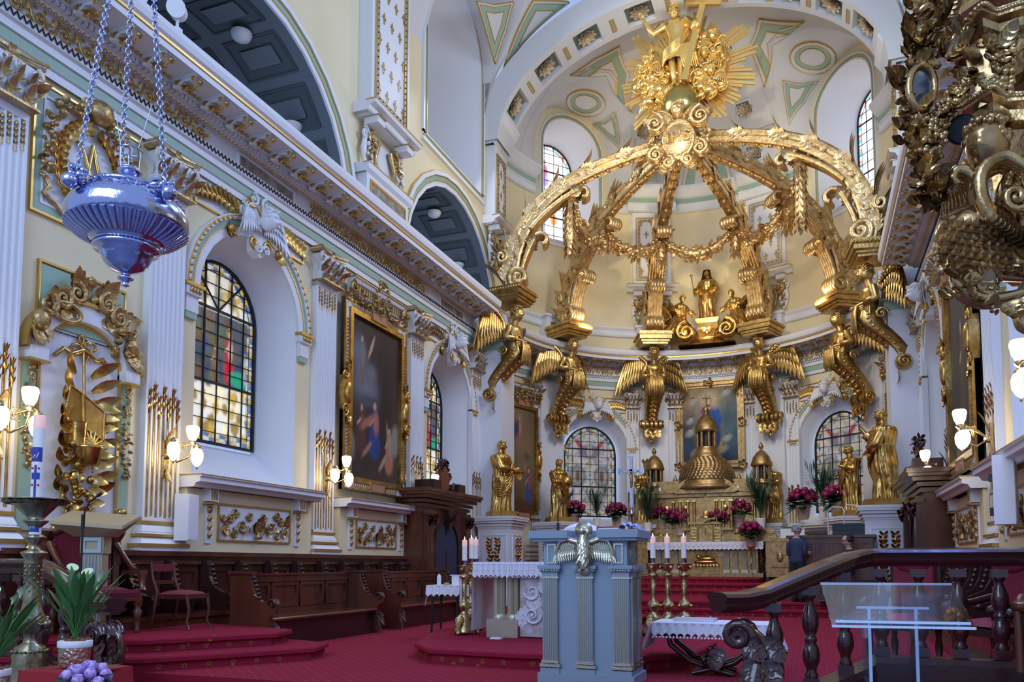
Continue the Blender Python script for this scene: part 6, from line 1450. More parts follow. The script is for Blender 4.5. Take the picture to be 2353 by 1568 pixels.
P3.ell(.50, .50, .12, .26, (.010, .018, .06), .15); P3.ell(.58, .46, .10, .26, (.006, .06, .34), .15, .1); P3.ell(.66, .6, .05, .12, (.01, .09, .42), .2, .2); P3.ell(.50, .28, .10, .08, (.26, .015, .03), .2); P3.ell(.50, .83, .13, .10, (.62, .45, .26), .7); P3.ell(.49, .82, .05, .055, (.05, .02, .02), .2); P3.ell(.49, .81, .036, .045, (.66, .42, .32), .25); P3.ell(.44, .70, .09, .06, (.012, .018, .06), .2, .5); P3.ell(.47, .71, .06, .02, (.62, .36, .28), .3, .3); P3.ell(.38, .68, .03, .04, (.34, .03, .07), .3)
for k in range(12): a = k * .55 - .4; P3.ell(.49 + .12 * cos(a), .83 + .095 * sin(a), .008, .007, (.8, .75, .6), .3)
p = at(1631, 976, Y=28.3); painting('painting', 'central altar painting of the Virgin in blue among clouds, in a heavy gilt frame', (p.x, 28.3, p.z), -.04, 2.34, 3.06, P3, .24, False, False, .04)
# ---------------------------------------------------------------- organ console, organist and the man in blue
t = thing('organ_console', 'dark wooden organ console panelled at the back, right of the altar steps', 'organ', (3.62, 19.75, .3), -.12)
b = MB(); b.box((0, 0, .72), (1.75, 1.0, 1.44)); b.box((0, 0, 1.46), (1.86, 1.1, .06)); b.box((0, 0, .08), (1.86, 1.1, .16)); b.build('case', woodl, t)
for k in range(6): b = MB(); x = -.72 + .288 * k; ring(b, lambda a, p, z: (a, -.5 - p, z), rect(x - .12, x + .12, .25, 1.34), rect(x - .08, x + .08, .29, 1.3), .03, 0); b.build('panel', woodl, t)
for k in range(3): b = MB(); y = -.33 + .33 * k; ring(b, lambda a, p, z: (-.875 - p, a, z), rect(y - .14, y + .14, .25, 1.34), rect(y - .1, y + .1, .29, 1.3), .03, 0); b.build('panel', woodl, t)
b = MB(); b.box((.35, .1, 1.62), (.7, .04, .28)); 
for k in range(3): b.box((.35, .07, 1.53 + .1 * k), (.74, .02, .02))
b.build('music_desk', iron, t); b = MB(); b.tube([(-.1, .2, 1.48), (-.1, .2, 2.05), (.0, .15, 2.16), (.22, .1, 2.14), (.28, .1, 2.02)], .012, 6); b.tube([(.25, .2, 1.48), (.25, .2, 2.08), (.32, .15, 2.2), (.5, .1, 2.18), (.58, .1, 2.08)], .012, 6); b.build('desk_lamp', wax, t)
t = thing('organ_bench', 'dark bench with a high rounded back behind the seated organist', 'bench', (4.12, 18.62, .3), 0); b = MB(); b.box((0, 0, .46), (.7, .5, .08)); b.grid([[(.30 + .06 * sin(pi * i / 8), -.3 + .6 * i / 8, z if z < 1 else .75 + .6 * sin(pi * i / 8)) for z in (.5, 1.2)] for i in range(9)]); b.build('seat', woodd, t)
for x, y in ((-.28, -.2), (.28, -.2), (-.28, .2), (.28, .2)): b = MB(); b.box((x, y, .21), (.07, .07, .42)); b.build('leg', woodd, t)
skin = mat('skin', (.55, .32, .24), .5); hairg = mat('grey_hair', (.42, .40, .40), .7); hairb = mat('dark_hair', (.02, .017, .016), .6); knit = mat('navy_sweater', (.045, .06, .12), .9, bump=(80, .3)); jeans = mat('dark_trousers', (.016, .018, .03), .85); coat = mat('black_coat', (.012, .013, .018), .85)
def person(name, lbl, loc, rz, H, shirt, trous, hairm, seated=False, skinm=None):
    t = thing(name, lbl, 'person', loc, rz); b = MB(); k = H / 1.75
    hipz = .92 * k if not seated else .60; n = 28; A = []
    for z, w, d, y in ((0, .155, .11, 0), (.06, .165, .115, 0), (.2, .16, .11, -.005), (.35, .19, .125, -.01), (.47, .21, .12, 0), (.53, .19, .10, .01), (.57, .10, .075, .015), (.60, .058, .058, .01), (.66, .055, .055, -.01)):
        A.append([(w * k * cos(q), y + d * k * sin(q) * (1 + .05 * sin(3 * q + z * 20)), hipz + z * k) for q in [2 * pi * i / n for i in range(n)]])
    b.grid(A[:7], False, True, 0); b.grid(A[6:], False, True, 2); head(b, (0, -.03 * k, hipz + .76 * k), .235 * k, 0, .28, m=2, hair=0)
    for g in (-1, 1):
        if not seated:
            b.tube([(g * .09 * k, 0, hipz + .03), (g * .10 * k, -.01, .5 * k), (g * .10 * k, .02, .09 * k)], [.105 * k, .075 * k, .058 * k], 12, 1); b.tube([(g * .10 * k, .06, .05 * k), (g * .11 * k, -.17 * k, .035 * k)], [.05 * k, .042 * k], 8, 3)
            S, E, Wp = (g * .20 * k, 0, hipz + .46 * k), (g * .25 * k, .02, hipz + .2 * k), (-g * .06 * k, -.22 * k, hipz + .22 * k)
        else:
            b.tube([(g * .09, 0, hipz + .02), (g * .12, -.42, hipz + .02), (g * .12, -.46, hipz - .50)], [.10, .08, .055], 12, 1); b.tube([(g * .12, -.42, hipz - .54), (g * .12, -.62, hipz - .56)], [.05, .04], 8, 3)
            S, E, Wp = (g * .20 * k, 0, hipz + .46 * k), (g * .24, -.10, hipz + .22), (g * .12, -.36, hipz + .2)
        b.tube([S, Vector(S).lerp(Vector(E), .5), E, Vector(E).lerp(Vector(Wp), .5), Wp], [.07 * k, .06 * k, .052 * k, .045 * k, .036 * k], 10, 0); hand(b, Wp, Vector(Wp) - Vector(E), (0, -.3, -1) if seated else (0, -1, 0), .17 * k, 2)
    b.build('body', [shirt, trous, skinm or skin, black], t); b = MB(); c = Vector((0, -.02 * k, hipz + .79 * k))
    b.grid([[(c.x + .094 * k * cos(e) * cos(a), c.y + .02 + .112 * k * cos(e) * sin(a), c.z + .12 * k * sin(e)) for e in [-.55 + (pi / 2 + .55) * j / 7 for j in range(8)]] for a in [-.45 + (pi + .9) * i / 16 for i in range(17)]])
    q = random.Random(3)
    for i in range(22): a, e = q.uniform(-.4, pi + .4), q.uniform(-.5, .9 if hairm is hairg else 1.4); b.ball((c.x + .095 * k * cos(e) * cos(a), c.y + .025 + .11 * k * cos(e) * sin(a), c.z + .118 * k * sin(e)), .028 * k, 6, 4)
    b.build('hair', hairm, t)
    b = MB(); b.tube([(-.085 * k, -.02, hipz + .775 * k), (-.08 * k, -.13 * k, hipz + .765 * k), (0, -.15 * k, hipz + .765 * k), (.08 * k, -.13 * k, hipz + .765 * k), (.085 * k, -.02, hipz + .775 * k)], .006, 5); b.build('glasses', iron, t); return t
p = at(1834, 1384, Z=.3); person('person', 'grey-haired man standing with folded arms in a dark blue sweater, by the organ', (p.x, p.y, .3), 2.5, 1.67, knit, jeans, hairg)
person('person', 'dark-haired person in a black coat seated at the organ', (3.92, 18.62, .3), -PI2, 1.70, coat, jeans, hairb, True)
t = thing('stool', 'small dark stool with a red velvet seat beside the standing man', 'stool', tuple(at(1801, 1380, Z=.3))); b = MB(); b.lathe([(.0, .50), (.22, .49), (.24, .45), (.22, .40), (0, .40)], (0, 0, 0), 16); b.build('cushion', velvet, t)
for k in range(4): a = k * PI2 + .78; b = MB(); b.tube([(.16 * cos(a), .16 * sin(a), .42), (.2 * cos(a), .2 * sin(a), .2), (.18 * cos(a), .18 * sin(a), .0)], [.03, .02, .018], 7); b.build('leg', woodd, t)
# ================================================================ wall fittings
def sconce():
    """three-branched wall lamp, facing frame, pilaster face at y = 0"""
    t = empty('wall_sconce'); b = MB(); b.lathe([(0, -.05), (.05, -.02), (.06, 0)], (0, 0, 0), 10); b.box((0, -.02, -.05), (.09, .04, .55)); b.leaf((0, -.05, .1), (0, -.1, 1), (0, -1, 0), .35, .06, .4); b.leaf((0, -.05, -.2), (0, -.1, -1), (0, -1, 0), .25, .05, .4); b.ball((0, -.06, 0), .06, 8, 6); b.build('backplate', brass, t)
    for k, (x, y, z, up) in enumerate(((.10, -.42, .33, 1), (-.20, -.36, .02, -1), (.22, -.40, -.02, -1))):
        b = MB(); b.tube([(0, -.05, 0), (x * .3, y * .5, -.10 if up > 0 else .12), (x * .8, y * .95, -.02 if up > 0 else .2), (x, y, .14 if up > 0 else .18)], [.016, .015, .013, .012], 7); b.tube([(x * .5 + .07 * cos(a), y * .6, .12 + .07 * sin(a)) for a in [i * .6 for i in range(9)]], .009, 5)
        b.lathe([(.03, -.03), (.055, 0), (.05, .03), (.02, .06)], (x, y, z - .15 if up > 0 else z + .14), 10)
        if up < 0: b.lathe([(0, -.045), (.018, -.02), (.01, 0)], (x, y, z - .135), 8)
        b.build('arm', brass, t)
        b = MB(); pr = [(.04, -.12), (.075, -.05), (.095, .05), (.085, .09), (.07, .10)] if up > 0 else [(.012, -.135), (.05, -.10), (.085, -.03), (.088, .06), (.07, .11), (.05, .13)]
        b.lathe(pr, (x, y, z), 14); b.build('glass_shade', globe, t)
    return t
s0 = sconce(); ST = tree_of(s0); first = True
SCN = [('L', 6.5, 2.75, 'three-globe brass wall lamp beside the tall paschal candle'), ('L', 9.1, 2.72, 'three-globe brass wall lamp beside the white loudspeaker on the left wall'), ('L', 13.22, 2.80, 'three-globe brass wall lamp left of the large dark painting'), ('L', 17.1, 2.85, 'three-globe brass wall lamp beside the carved doorway on the left wall'),
       ('R', 16.85, 2.85, 'three-globe brass wall lamp farthest along the right wall'), ('R', 13.0, 2.92, 'three-globe brass wall lamp before the dark painting on the right wall'), ('R', 9.4, 2.98, 'three-globe brass wall lamp below the pulpit at the right edge')]
for side, s, z, lbl in SCN:
    l, r = place(side, s); o = s0 if first else dup(s0, tree=ST); first = False; e = -1 if side == 'R' else 1
    o.location = (l[0] + e * .135, l[1], z); o.rotation_euler = (0, 0, r); o.scale = (1.0,) * 3; tag(o, lbl, 'wall lamp', 'brass wall lamps on the pilasters')
    lamp('sconce_bulb', 'POINT', (l[0] + e * .62, l[1], z + .12), 14, (1, .80, .52), .12)
for lbl, X, Y, z0, z1, rz in (('white column loudspeaker hanging on the left wall under the stained glass', -5.5, 9.42, 1.48, 2.17, .25), ('white column loudspeaker on the right wall at the picture edge', 5.36, 10.9, 1.6, 2.42, -.3)):
    t = thing('loudspeaker', lbl, 'loudspeaker', (X, Y, (z0 + z1) / 2), rz); b = MB(); h = z1 - z0; b.box((0, 0, 0), (.22, .30, h)); b.build('cabinet', white, t); b = MB(); b.box((.112, 0, 0), (.006, .26, h * .94)); b.build('grille', linen, t); b = MB(); b.box((-.12, .1, h * .2), (.12, .04, .1)); b.box((-.12, .1, -h * .3), (.12, .04, .1)); b.build('bracket', iron, t)
t = thing('spotlight', 'small white spotlight standing on the cornice, lit', 'spotlight', (-4.98, 8.4, 8.56)); b = MB(); b.box((0, 0, .05), (.1, .1, .1)); b.box((0, 0, .2), (.03, .03, .3)); b.build('stand', white, t); b = MB(); b.T((0, 0, .36), rz=.6, rx=1.9); b.lathe([(.09, -.2), (.12, -.1), (.12, .14), (.13, .16)], (0, 0, 0), 14); b.build('housing', white, t); b = MB(); b.T((0, 0, .36), rz=.6, rx=1.9); b.lathe([(0, .15), (.115, .152)], (0, 0, 0), 14); b.build('lens', globe, t)
# gilt reliefs of the narrow bay
RX, RZ = -HW, PI2
t = thing('monogram_relief', 'framed upper wall panel with a gilt monogram inside a leaf wreath', 'relief', (-HW, 7.72, 0), RZ)
b = MB(); q = lambda e: rect(-.84 + e, .84 - e, 5.52 + e, 7.22 - e); ring(b, facemap, q(0), q(.03), .05, 1); ring(b, facemap, q(.03), q(.14), .03, 2); ring(b, facemap, q(.14), q(.17), .04, 0); b.add([facemap(x, .015, z) for x, z in q(.17)], [(0, 1, 2, 3)], 0, False); b.build('panel', [white, goldline, green], t)
b = MB()
for k in range(30):
    a = pi * .5 + .25 + (2 * pi - .5) * k / 30; c = (.46 * cos(a), -.04, 6.35 + .60 * sin(a)); tg = (-sin(a), 0, cos(a)); sg = 1 if cos(a) > 0 else -1
    for e in (-1, 0, 1): b.leaf(c, (sg * -sin(a) * 1.0 + cos(a) * e * .8, -.15, sg * cos(a) + sin(a) * e * .8), (0, -1, 0), .17, .04, .3)
b.build('wreath', gold, t)
b = MB(); b.tube([(-.26, -.05, 6.05), (-.2, -.06, 6.02), (-.05, -.06, 6.3), (.02, -.06, 6.75)], .03, 6); b.tube([(-.2, -.05, 6.72), (-.12, -.06, 6.6), (0, -.06, 6.3), (.05, -.05, 6.1), (.1, -.05, 5.95)], .028, 6); b.tube([(.02, -.06, 6.75), (.12, -.06, 6.4), (.2, -.05, 6.1), (.28, -.05, 6.15)], .03, 6); b.tube([(-.12, -.05, 6.3), (.2, -.06, 6.36)], .02, 6); b.build('monogram', gold, t)
b = MB()
for g in (-1, 1):
    for k in range(8): z = 6.95 - .1 * k; lumps(b, [(g * (.66 - .04 * (k < 2)), -.08, z - .2)], .10, k, 5)
    b.tube([(g * .66, -.06, 6.0), (g * .6, -.07, 5.9), (g * .68, -.06, 5.8), (g * .5, -.06, 5.72), (g * .38, -.06, 5.62)], .035, 6)
lumps(b, [(-.45, -.08, 7.0), (-.25, -.1, 7.12), (.25, -.1, 7.12), (.45, -.08, 7.0)], .13, 77, 9); b.lathe([(0, .12), (.1, .1), (.17, 0), (.14, -.06)], (0, -.16, 7.16), 14); b.ball((.02, -.18, 7.18), (.19, .14, .17), 12, 8); b.build('fruit_garland', goldd, t)
t = thing('trophy_relief', 'tall arched wall panel with a gilt trophy of book, basket and leaves', 'relief', (-HW, 7.72, 0), RZ)
b = MB(); A = arch(0, .60, 1.55, 3.75, .5); B = arch(0, .80, 1.40, 3.85, .62)
b.add([facemap(x, .02, z) for x, z in A], [tuple(range(len(A)))], 0, False); ring(b, facemap, arch(0, .64, 1.5, 3.78, .52), A, .05, 1); band(b, facemap, 0, .64, 1.5, 3.78, .52, 0, .22, .14, 0); band(b, facemap, 0, .64, 1.5, 3.78, .52, .22, .27, .18, 1)
for g in (-1, 1): b.box((g * .72, -.09, 3.72), (.24, .18, .16)); b.box((g * .72, -.1, 3.63), (.28, .2, .03), 1); b.box((g * .74, -.02, 2.6), (.18, .04, 2.1), 2)
b.box((0, -.02, 4.52), (1.3, .04, .75), 2); ring(b, facemap, rect(-.68, .68, 4.1, 4.95), rect(-.65, .65, 4.1, 4.92), .05, 1); b.build('panel', [white, goldline, green], t)
b = MB()
for g in (-1, 1):
    for k in range(14): lumps(b, [(g * .74, -.07, 3.5 - .085 * k)], .075, k + 30, 4)
    for k in range(3): scroll(b, (g * (.24 + .2 * k), 4.62 - .13 * k), .15, 1.4, pi / 2, g, .045, 0, -.16, 16)
    acan(b, (g * .2, -.16, 4.35), (g, 0, .3), (0, -1, 0), .6, .25); acan(b, (g * .1, -.16, 4.5), (g * .5, 0, 1), (0, -1, 0), .55, .2); acan(b, (g * .62, -.14, 4.2), (g * .5, 0, -1), (0, -1, 0), .5, .2); b.ball((g * .7, -.15, 4.15), (.12, .09, .14), 9, 6)
ob = [(-.38 + .2 * cos(a), -.2, 4.33 + .12 * sin(a)) for a in [2 * pi * i / 16 for i in range(17)]]; b.tube(ob, .03, 6); lumps(b, [(.45, -.16, 4.3), (.55, -.15, 4.1), (0, -.17, 4.7)], .15, 9, 8); b.build('crest', goldd, t)
b = MB(); bk = [(-.28, -.10, 2.98), (-.24, -.14, 3.42), (0, -.08, 3.36), (.04, -.08, 2.92), (.30, -.14, 2.78), (.28, -.16, 3.16)]
b.add([bk[0], bk[3], bk[2], bk[1]], [(0, 1, 2, 3)], 0, False); b.add([bk[3], bk[4], bk[5], bk[2]], [(0, 1, 2, 3)], 0, False); b.tube([bk[0], bk[3], bk[4]], .02, 5); b.tube([bk[1], bk[2], bk[5]], .02, 5); b.tube([bk[2], bk[3]], .03, 6); b.tube([bk[0], bk[1]], .02, 5); b.tube([bk[4], bk[5]], .02, 5); b.tube([(0, -.1, 3.35), (0, -.06, 3.95)], .02, 6)
b.build('open_book', gold, t)
b = MB()
for k in range(4): a = k * PI2 + .4; b.tube([(.0 + .11 * cos(a) + .1 * cos(a) * cos(q), -.06, 3.98 + .1 * sin(a) + .06 * sin(q)) for q in [i * .7 for i in range(10)]], .02, 5)
for g in (-1, 1):
    b.tube([(0, -.06, 3.95), (g * .2, -.07, 3.85), (g * .3, -.06, 3.9), (g * .42, -.06, 3.78)], .03, 6)
    for k in range(9): b.leaf((g * (.12 + .02 * k), -.08, 3.5 - .19 * k + .1), (g, -.2, .9 - .18 * (k % 4)), (0, -1, 0), .42 - .02 * k, .07, .5); b.leaf((g * .15, -.08, 3.3 - .17 * k), (g, -.2, -.4 + .2 * (k % 3)), (0, -1, 0), .36 - .02 * k, .06, .5)
    for k in range(9): b.tube([(g * (.30 - .03 * k), -.06, 2.35 - .1 * k), (g * (.34 - .03 * k), -.08, 2.28 - .1 * k), (g * (.26 - .03 * k), -.07, 2.22 - .1 * k)], .025, 5)
    for k in range(20): b.ball((g * (.20 - .012 * k * (g < 0)), -.08, 2.9 - .055 * k), .018, 5, 4)
lumps(b, [(-.05 + .1 * (k % 3 - 1), -.12, 2.65 - .08 * k) for k in range(12)], .11, 5, 6)
b.build('leaf_sprays', gold, t)
b = MB(); b.lathe([(.10, 0), (.14, .02), (.18, .22), (.20, .24), (.17, .26)], (.06, -.14, 2.42), 12)
for k in range(9): a = .15 + .35 * k; b.tube([(.06, -.2, 2.68), (.06 + .22 * cos(a), -.16, 2.68 + .2 * sin(a))], [.03, .018], 5)
b.tube([(0, -.06, 2.3), (0, -.06, 1.55)], .014, 5); b.tube([(-.06, -.06, 1.66), (.06, -.06, 1.66)], .014, 5); b.lathe([(.1, 0), (.12, .3), (.13, .32)], (-.1, -.12, 2.65), 10); b.build('basket_and_cross', gold, t)
t = thing('dragon_bracket', 'gilt scrolled ornament with a shell, low on the wall behind the beige lectern', 'relief', (-HW, 7.9, 0), RZ); b = MB()
for k in range(9): a = .2 + .34 * k; b.tube([(-.15, -.1, 1.42), (-.15 + .2 * cos(a), -.08, 1.42 + .2 * sin(a))], [.02, .035], 6)
b.tube([(.1, -.08, 1.38), (.3, -.1, 1.42), (.42, -.1, 1.55), (.38, -.1, 1.72), (.45, -.1, 1.82)], [.1, .1, .08, .05, .04], 8); b.ball((.48, -.12, 1.84), (.08, .06, .06)); b.tube([(-.4, -.08, 1.42), (-.75, -.08, 1.5), (-.95, -.08, 1.2)], [.06, .05, .07], 7); lumps(b, [(-.95, -.08, 1.15), (-.5, -.08, 1.55), (.2, -.08, 1.5)], .12, 4, 8)
for k in range(8): b.leaf((-.45 + .12 * k, -.1, 1.4), ((k - 4) * .2, -.1, 1), (0, -1, 0), .22, .05, .4)
b.build('ornament', gold, t)
# ================================================================ sanctuary lamp
LX, LY, LZ_ = -1.49, 4.4, 3.90
t = thing('sanctuary_lamp', 'large silver sanctuary lamp hanging on three chains before the left wall', 'hanging lamp', (LX, LY, LZ_)); t.scale = (1, 1, .88)
LP = [(.25, .01), (.29, .0), (.295, -.035), (.27, -.045), (.32, -.07), (.385, -.13), (.42, -.20), (.425, -.27), (.41, -.31), (.40, -.33), (.34, -.39), (.25, -.445), (.215, -.46), (.22, -.48), (.235, -.50), (.225, -.52), (.19, -.53), (.175, -.57), (.15, -.63), (.115, -.675), (.05, -.70), (.03, -.715), (.03, -.73), (.055, -.745), (.055, -.76), (.025, -.78), (.02, -.80), (.03, -.815), (0, -.83)]
b = MB(); b.lathe(LP, (0, 0, 0), 48); b.build('bowl', silver, t); b = MB()
for k in range(44): a = 2 * pi * k / 44; b.tube([(r * cos(a), r * sin(a), z) for r, z in ((.412, -.325), (.35, -.385), (.26, -.442))], [.022, .02, .012], 5)
b.build('gadroons', silver, t)
b = MB(); lumps(b, [((.33 + .02 * (k % 2)) * cos(a), (.33 + .02 * (k % 2)) * sin(a), -.07) for k, a in enumerate([2 * pi * i / 30 for i in range(30)])], .035, 2, 4); b.build('chased_band', silver, t)['kind'] = 'stuff'
LA = [2.55, -.15, 4.6]; top = Vector((0, 0, 2.6))
def chain(b, A, B, r, w):
    A, B = Vector(A), Vector(B); d = (B - A); n = int(d.length / (r * 1.55)); d.normalize(); s1 = d.orthogonal().normalized(); s2 = d.cross(s1)
    for k in range(n):
        c = A + d * (r * 1.55 * (k + .5)); s = s1 if k % 2 else s2; b.tube([c + d * (r * 1.15 * cos(q)) + s * (r * .7 * sin(q)) for q in [i * pi / 4 for i in range(8)]], w, 4, closed=True)
for k, a in enumerate(LA):
    p = Vector((.41 * cos(a), .41 * sin(a), -.08)); b = MB(); lumps(b, [p, p + Vector((0, 0, .06))], .07, k, 8); b.ball(tuple(p + Vector((.05 * cos(a), .05 * sin(a), -.05))), .06, 8, 6); b.build('lug', silver, t)
    b = MB(); chain(b, p + Vector((0, 0, .05)), top + Vector((.1 * cos(a), .1 * sin(a), 0)), .026, .0065); b.build('chain', silver, t)
b = MB(); b.lathe([(0, .10), (.035, .105), (.06, .14), (.085, .17), (.085, .18), (.07, .185), (.07, .2)], (0, 0, .0), 18)
for k in range(3): a = k * 2.094 + .4; b.tube([(.07 * cos(a), .07 * sin(a), .18), (.08 * cos(a), .08 * sin(a), .36)], .005, 5)
b.tube([(.082 * cos(q), .082 * sin(q), .36) for q in [2 * pi * i / 20 for i in range(20)]], .007, 5, closed=True); b.tube([(-.08, 0, .36), (-.16, 0, .75)], .004, 4); b.tube([(.08, 0, .36), (.14, .05, .75)], .004, 4); b.build('smoke_cap', silver, t)
# ================================================================ altar dais and altar
o = [(-1.42, 8.9), (-.95, 8.35), (.2, 8.25), (1.5, 8.4), (1.98, 9.0), (2.05, 10.4), (1.6, 11.9), (-1.5, 11.9), (-2.1, 10.9)]
steps('altar_dais', [(o, 0, .17)], floor)
AL = (-.06, 10.35, .17)
t = thing('altar_table', 'free-standing altar table with paired fluted columns and a brocade panel', 'altar', AL)
b = MB(); b.box((0, 0, .955), (1.95, .9, .06)); b.build('table_top', champagne, t)
for x in (-.60, .66):
    b = MB(); b.box((x, -.25, .12), (.44, .36, .24)); 
    for g in (-1, 1):
        c = (x + g * .10, -.25, 0); n = 48; b.lathe([(.115, .24), (.115, .27), (.095, .30)], c, 20); A = [[(c[0] + .085 * (1 - .08 * (i % 2)) * cos(2 * pi * i / n), c[1] + .085 * (1 - .08 * (i % 2)) * sin(2 * pi * i / n), z) for i in range(n)] for z in (.30, .80)]; b.grid(A, False, True, sm=False)
        b.lathe([(.085, .8), (.095, .82), (.09, .84), (.115, .89), (.12, .92)], c, 20); 
        for k in range(12): b.ball((c[0] + .112 * cos(k * .524), c[1] + .112 * sin(k * .524), .88), .016, 5, 4)
    b.build('column_pair', champagne, t)
broc = mat('brocade', (.5, .48, .52), .55, .1, vary=(7, (.62, .60, .70), (.30, .27, .20)))
b = MB(); b.box((.12, -.38, .47), (.95, .04, .90)); b.build('brocade_panel', broc, t)
b = MB()
for cx in (-.18, .38): scroll(b, (cx, .6), .12, 1.4, pi, 1, .02, 0, -.40, 16); scroll(b, (cx, .3), .13, 1.4, 0, -1, .02, 0, -.40, 16)
for k in range(6): acan(b, (-.35 + .18 * k, -.405, .15 + .2 * (k % 3)), (.3 - .2 * (k % 3), 0, 1), (0, -1, 0), .3, .12, 0, .05)
b.build('brocade_flowers', lace, t)
b = MB(); lumps(b, [(.1 + .07 * sin(k), -.45, .15 + .055 * k) for k in range(12)], .07, 4, 6); b.build('carved_bracket', goldd, t)
t = MB(); hx = 1.0; t.box((0, 0, .99), (2.0, .94, .012)); cloth_edge(t, -hx, hx, -.47, .995, .21, 30)
for i in range(26):
    x = -hx + .043 + hx * 2 * i / 26
    for q in (-1, 1): t.tube([(x + q * .02, -.485, .97), (x + q * .02, -.495, .86), (x + q * .04, -.50, .81)], .004, 4)
    t.tube([(x - .04, -.49, .82), (x, -.505, .785), (x + .04, -.49, .82)], .006, 4)
for q in (.965, .89): t.tube([(-hx, -.485, q), (hx, -.485, q)], .004, 4)
for g in (-1, 1): t.grid([[(g * (hx + .01 + .03 * (1 - z) + .012 * sin(8 * y)), y * .47, z) for z in (.995, .8, .55, .3, .08)] for y in [-1 + .1 * i for i in range(21)]])
o = t.build('altar_cloth', linen); o.location = AL; tag(o, 'long white linen cloth with a lace border over the free-standing altar table', 'altar cloth')
t = thing('corporal_stand', 'small white card on the dais at the foot of the altar column', 'card', tuple(at(1140, 1469, Z=.17))); b = MB(); b.box((0, 0, .01), (.14, .1, .02)); b.build('card', paper, t)
def candlestand(s=1.0):
    t = empty('candle_stand'); b = MB(); b.lathe([(.20, .05), (.19, .10), (.15, .17), (.16, .22), (.12, .27), (.14, .31), (.08, .36), (.06, .40), (.07, .43), (.10, .47), (.11, .52), (.08, .57), (.045, .60), (.05, .63), (.04, .66), (.045, .69), (.05, .88), (.04, .90), (.055, .93), (.04, .96), (.075, 1.0), (.085, 1.03), (.05, 1.06), (.04, 1.08), (.09, 1.12), (.105, 1.17), (.12, 1.21), (.125, 1.22), (.0, 1.215)], (0, 0, 0), 16, lobes=6, amp=.05); b.build('stand', brass, t)
    for k in range(3):
        b = MB(); a = k * 2.094 + .5; c, s_ = cos(a), sin(a); b.tube([(.14 * c, .14 * s_, .14), (.22 * c, .22 * s_, .10), (.25 * c, .25 * s_, .03)], [.03, .035, .045], 7); b.ball((.25 * c, .25 * s_, .035), .04, 7, 5); b.build('claw_foot', brass, t); b = MB(); acan(b, (.14 * c, .14 * s_, .35), (c * .4, s_ * .4, -1), (c, s_, 0), .24, .12)
        for z in (.5, .27, 1.15): b.ball((.115 * c, .115 * s_, z), .035, 7, 5)
        b.build('leaf_ornament', brass, t)['kind'] = 'stuff'
    b = MB(); b.lathe([(.035, 1.2), (.035, 1.30), (.04, 1.31)], (0, 0, 0), 12); b.build('socket', silver, t)
    b = MB(); b.lathe([(.046, 1.31), (.046, 1.56), (.047, 1.565)], (0, 0, 0), 14); b.build('candle', wax, t)
    b = MB(); b.lathe([(.047, 1.563), (.047, 1.66), (.04, 1.68), (.012, 1.675)], (0, 0, 0), 14); b.build('glowing_tip', waxp, t); b = MB(); b.lathe([(.0, 1.675), (.011, 1.69), (.008, 1.71), (0, 1.74)], (0, 0, 0), 8); b.build('candle_flame', flame, t); return t
c0 = candlestand(); CT = tree_of(c0)
for i, (u, Y, l) in enumerate(((1067, 10.2, 'tall brass candle stand nearest the left end of the altar cloth, shorter candle'), (1083, 10.75, 'tall brass candle stand in the middle of the three left of the altar'), (1093, 11.3, 'tall brass candle stand hindmost of the three left of the altar'), (1500, 10.9, 'tall brass candle stand half hidden behind the eagle lectern'), (1533, 11.0, 'tall brass candle stand in the middle of the three right of the eagle lectern'), (1571, 11.1, 'tall brass candle stand rightmost of the three beside the eagle lectern'))):
    o = c0 if i == 0 else dup(c0, tree=CT); p = at(u, 1290, Y=Y); z0 = .17; o.location = (p.x, Y, z0); k = (EYE + (1292 - 1290) * .006 - z0) / 1.215; k = .97 * k if i == 0 else k; o.scale = (k,) * 3; o.rotation_euler = (0, 0, i * .7); tag(o, l, 'candle stand', 'brass candle stands beside the altar')
# ================================================================ eagle lectern
t = thing('eagle_lectern', 'blue-grey lectern with fluted pilasters and a silver-gilt eagle on its front', 'lectern', (1.165, 7.45, 0)); silvergilt = mat('silver_gilt', (.62, .58, .44), .28, .9, bump=(60, .15)); hw = .41
b = MB(); b.box((0, .24, .70), (2 * hw, .46, 1.34)); b.box((0, .24, .045), (2 * hw + .12, .58, .09)); b.box((0, .24, .11), (2 * hw + .06, .52, .05)); b.build('body', bluegrey, t)
b = MB()
for g in (-1, 1): b.box((g * .34, .19, 1.42), (.39, .64, .075)); b.box((g * .34, .19, 1.37), (.35, .58, .03))
b.box((0, .32, 1.42), (.5, .4, .075)); b.build('desk_top', bluegrey, t)
def fpil(b, x, y, rz=0):
    b.T((x, y, 0), rz); b.box((0, -.02, .07), (.19, .06, .14)); b.box((0, -.02, .165), (.20, .075, .03), 1); b.box((0, -.02, .20), (.17, .06, .03), 1); b.box((0, -.015, .60), (.15, .05, .80)); b.box((0, -.02, 1.005), (.17, .06, .02), 1); b.box((0, -.02, 1.05), (.16, .06, .07)); b.box((0, -.03, 1.105), (.23, .10, .035)); b.box((0, -.025, 1.075), (.20, .08, .02))
    for k in range(8): b.tube([(-.064 + .0183 * k, -.042, .22), (-.064 + .0183 * k, -.042, .99)], .0062, 6, 1)
    for k in range(7): b.ball((-.08 + .0267 * k, -.065, 1.075), (.012, .012, .02), 6, 4, 1)
    b.M = None
for x, y, rz in ((-.35, .01, 0), (0, .01, 0), (.35, .01, 0), (hw - .01, .10, PI2), (hw - .01, .38, PI2)): b = MB(); fpil(b, x, y, rz); b.build('fluted_pilaster', [bluegrey, silvergilt], t)
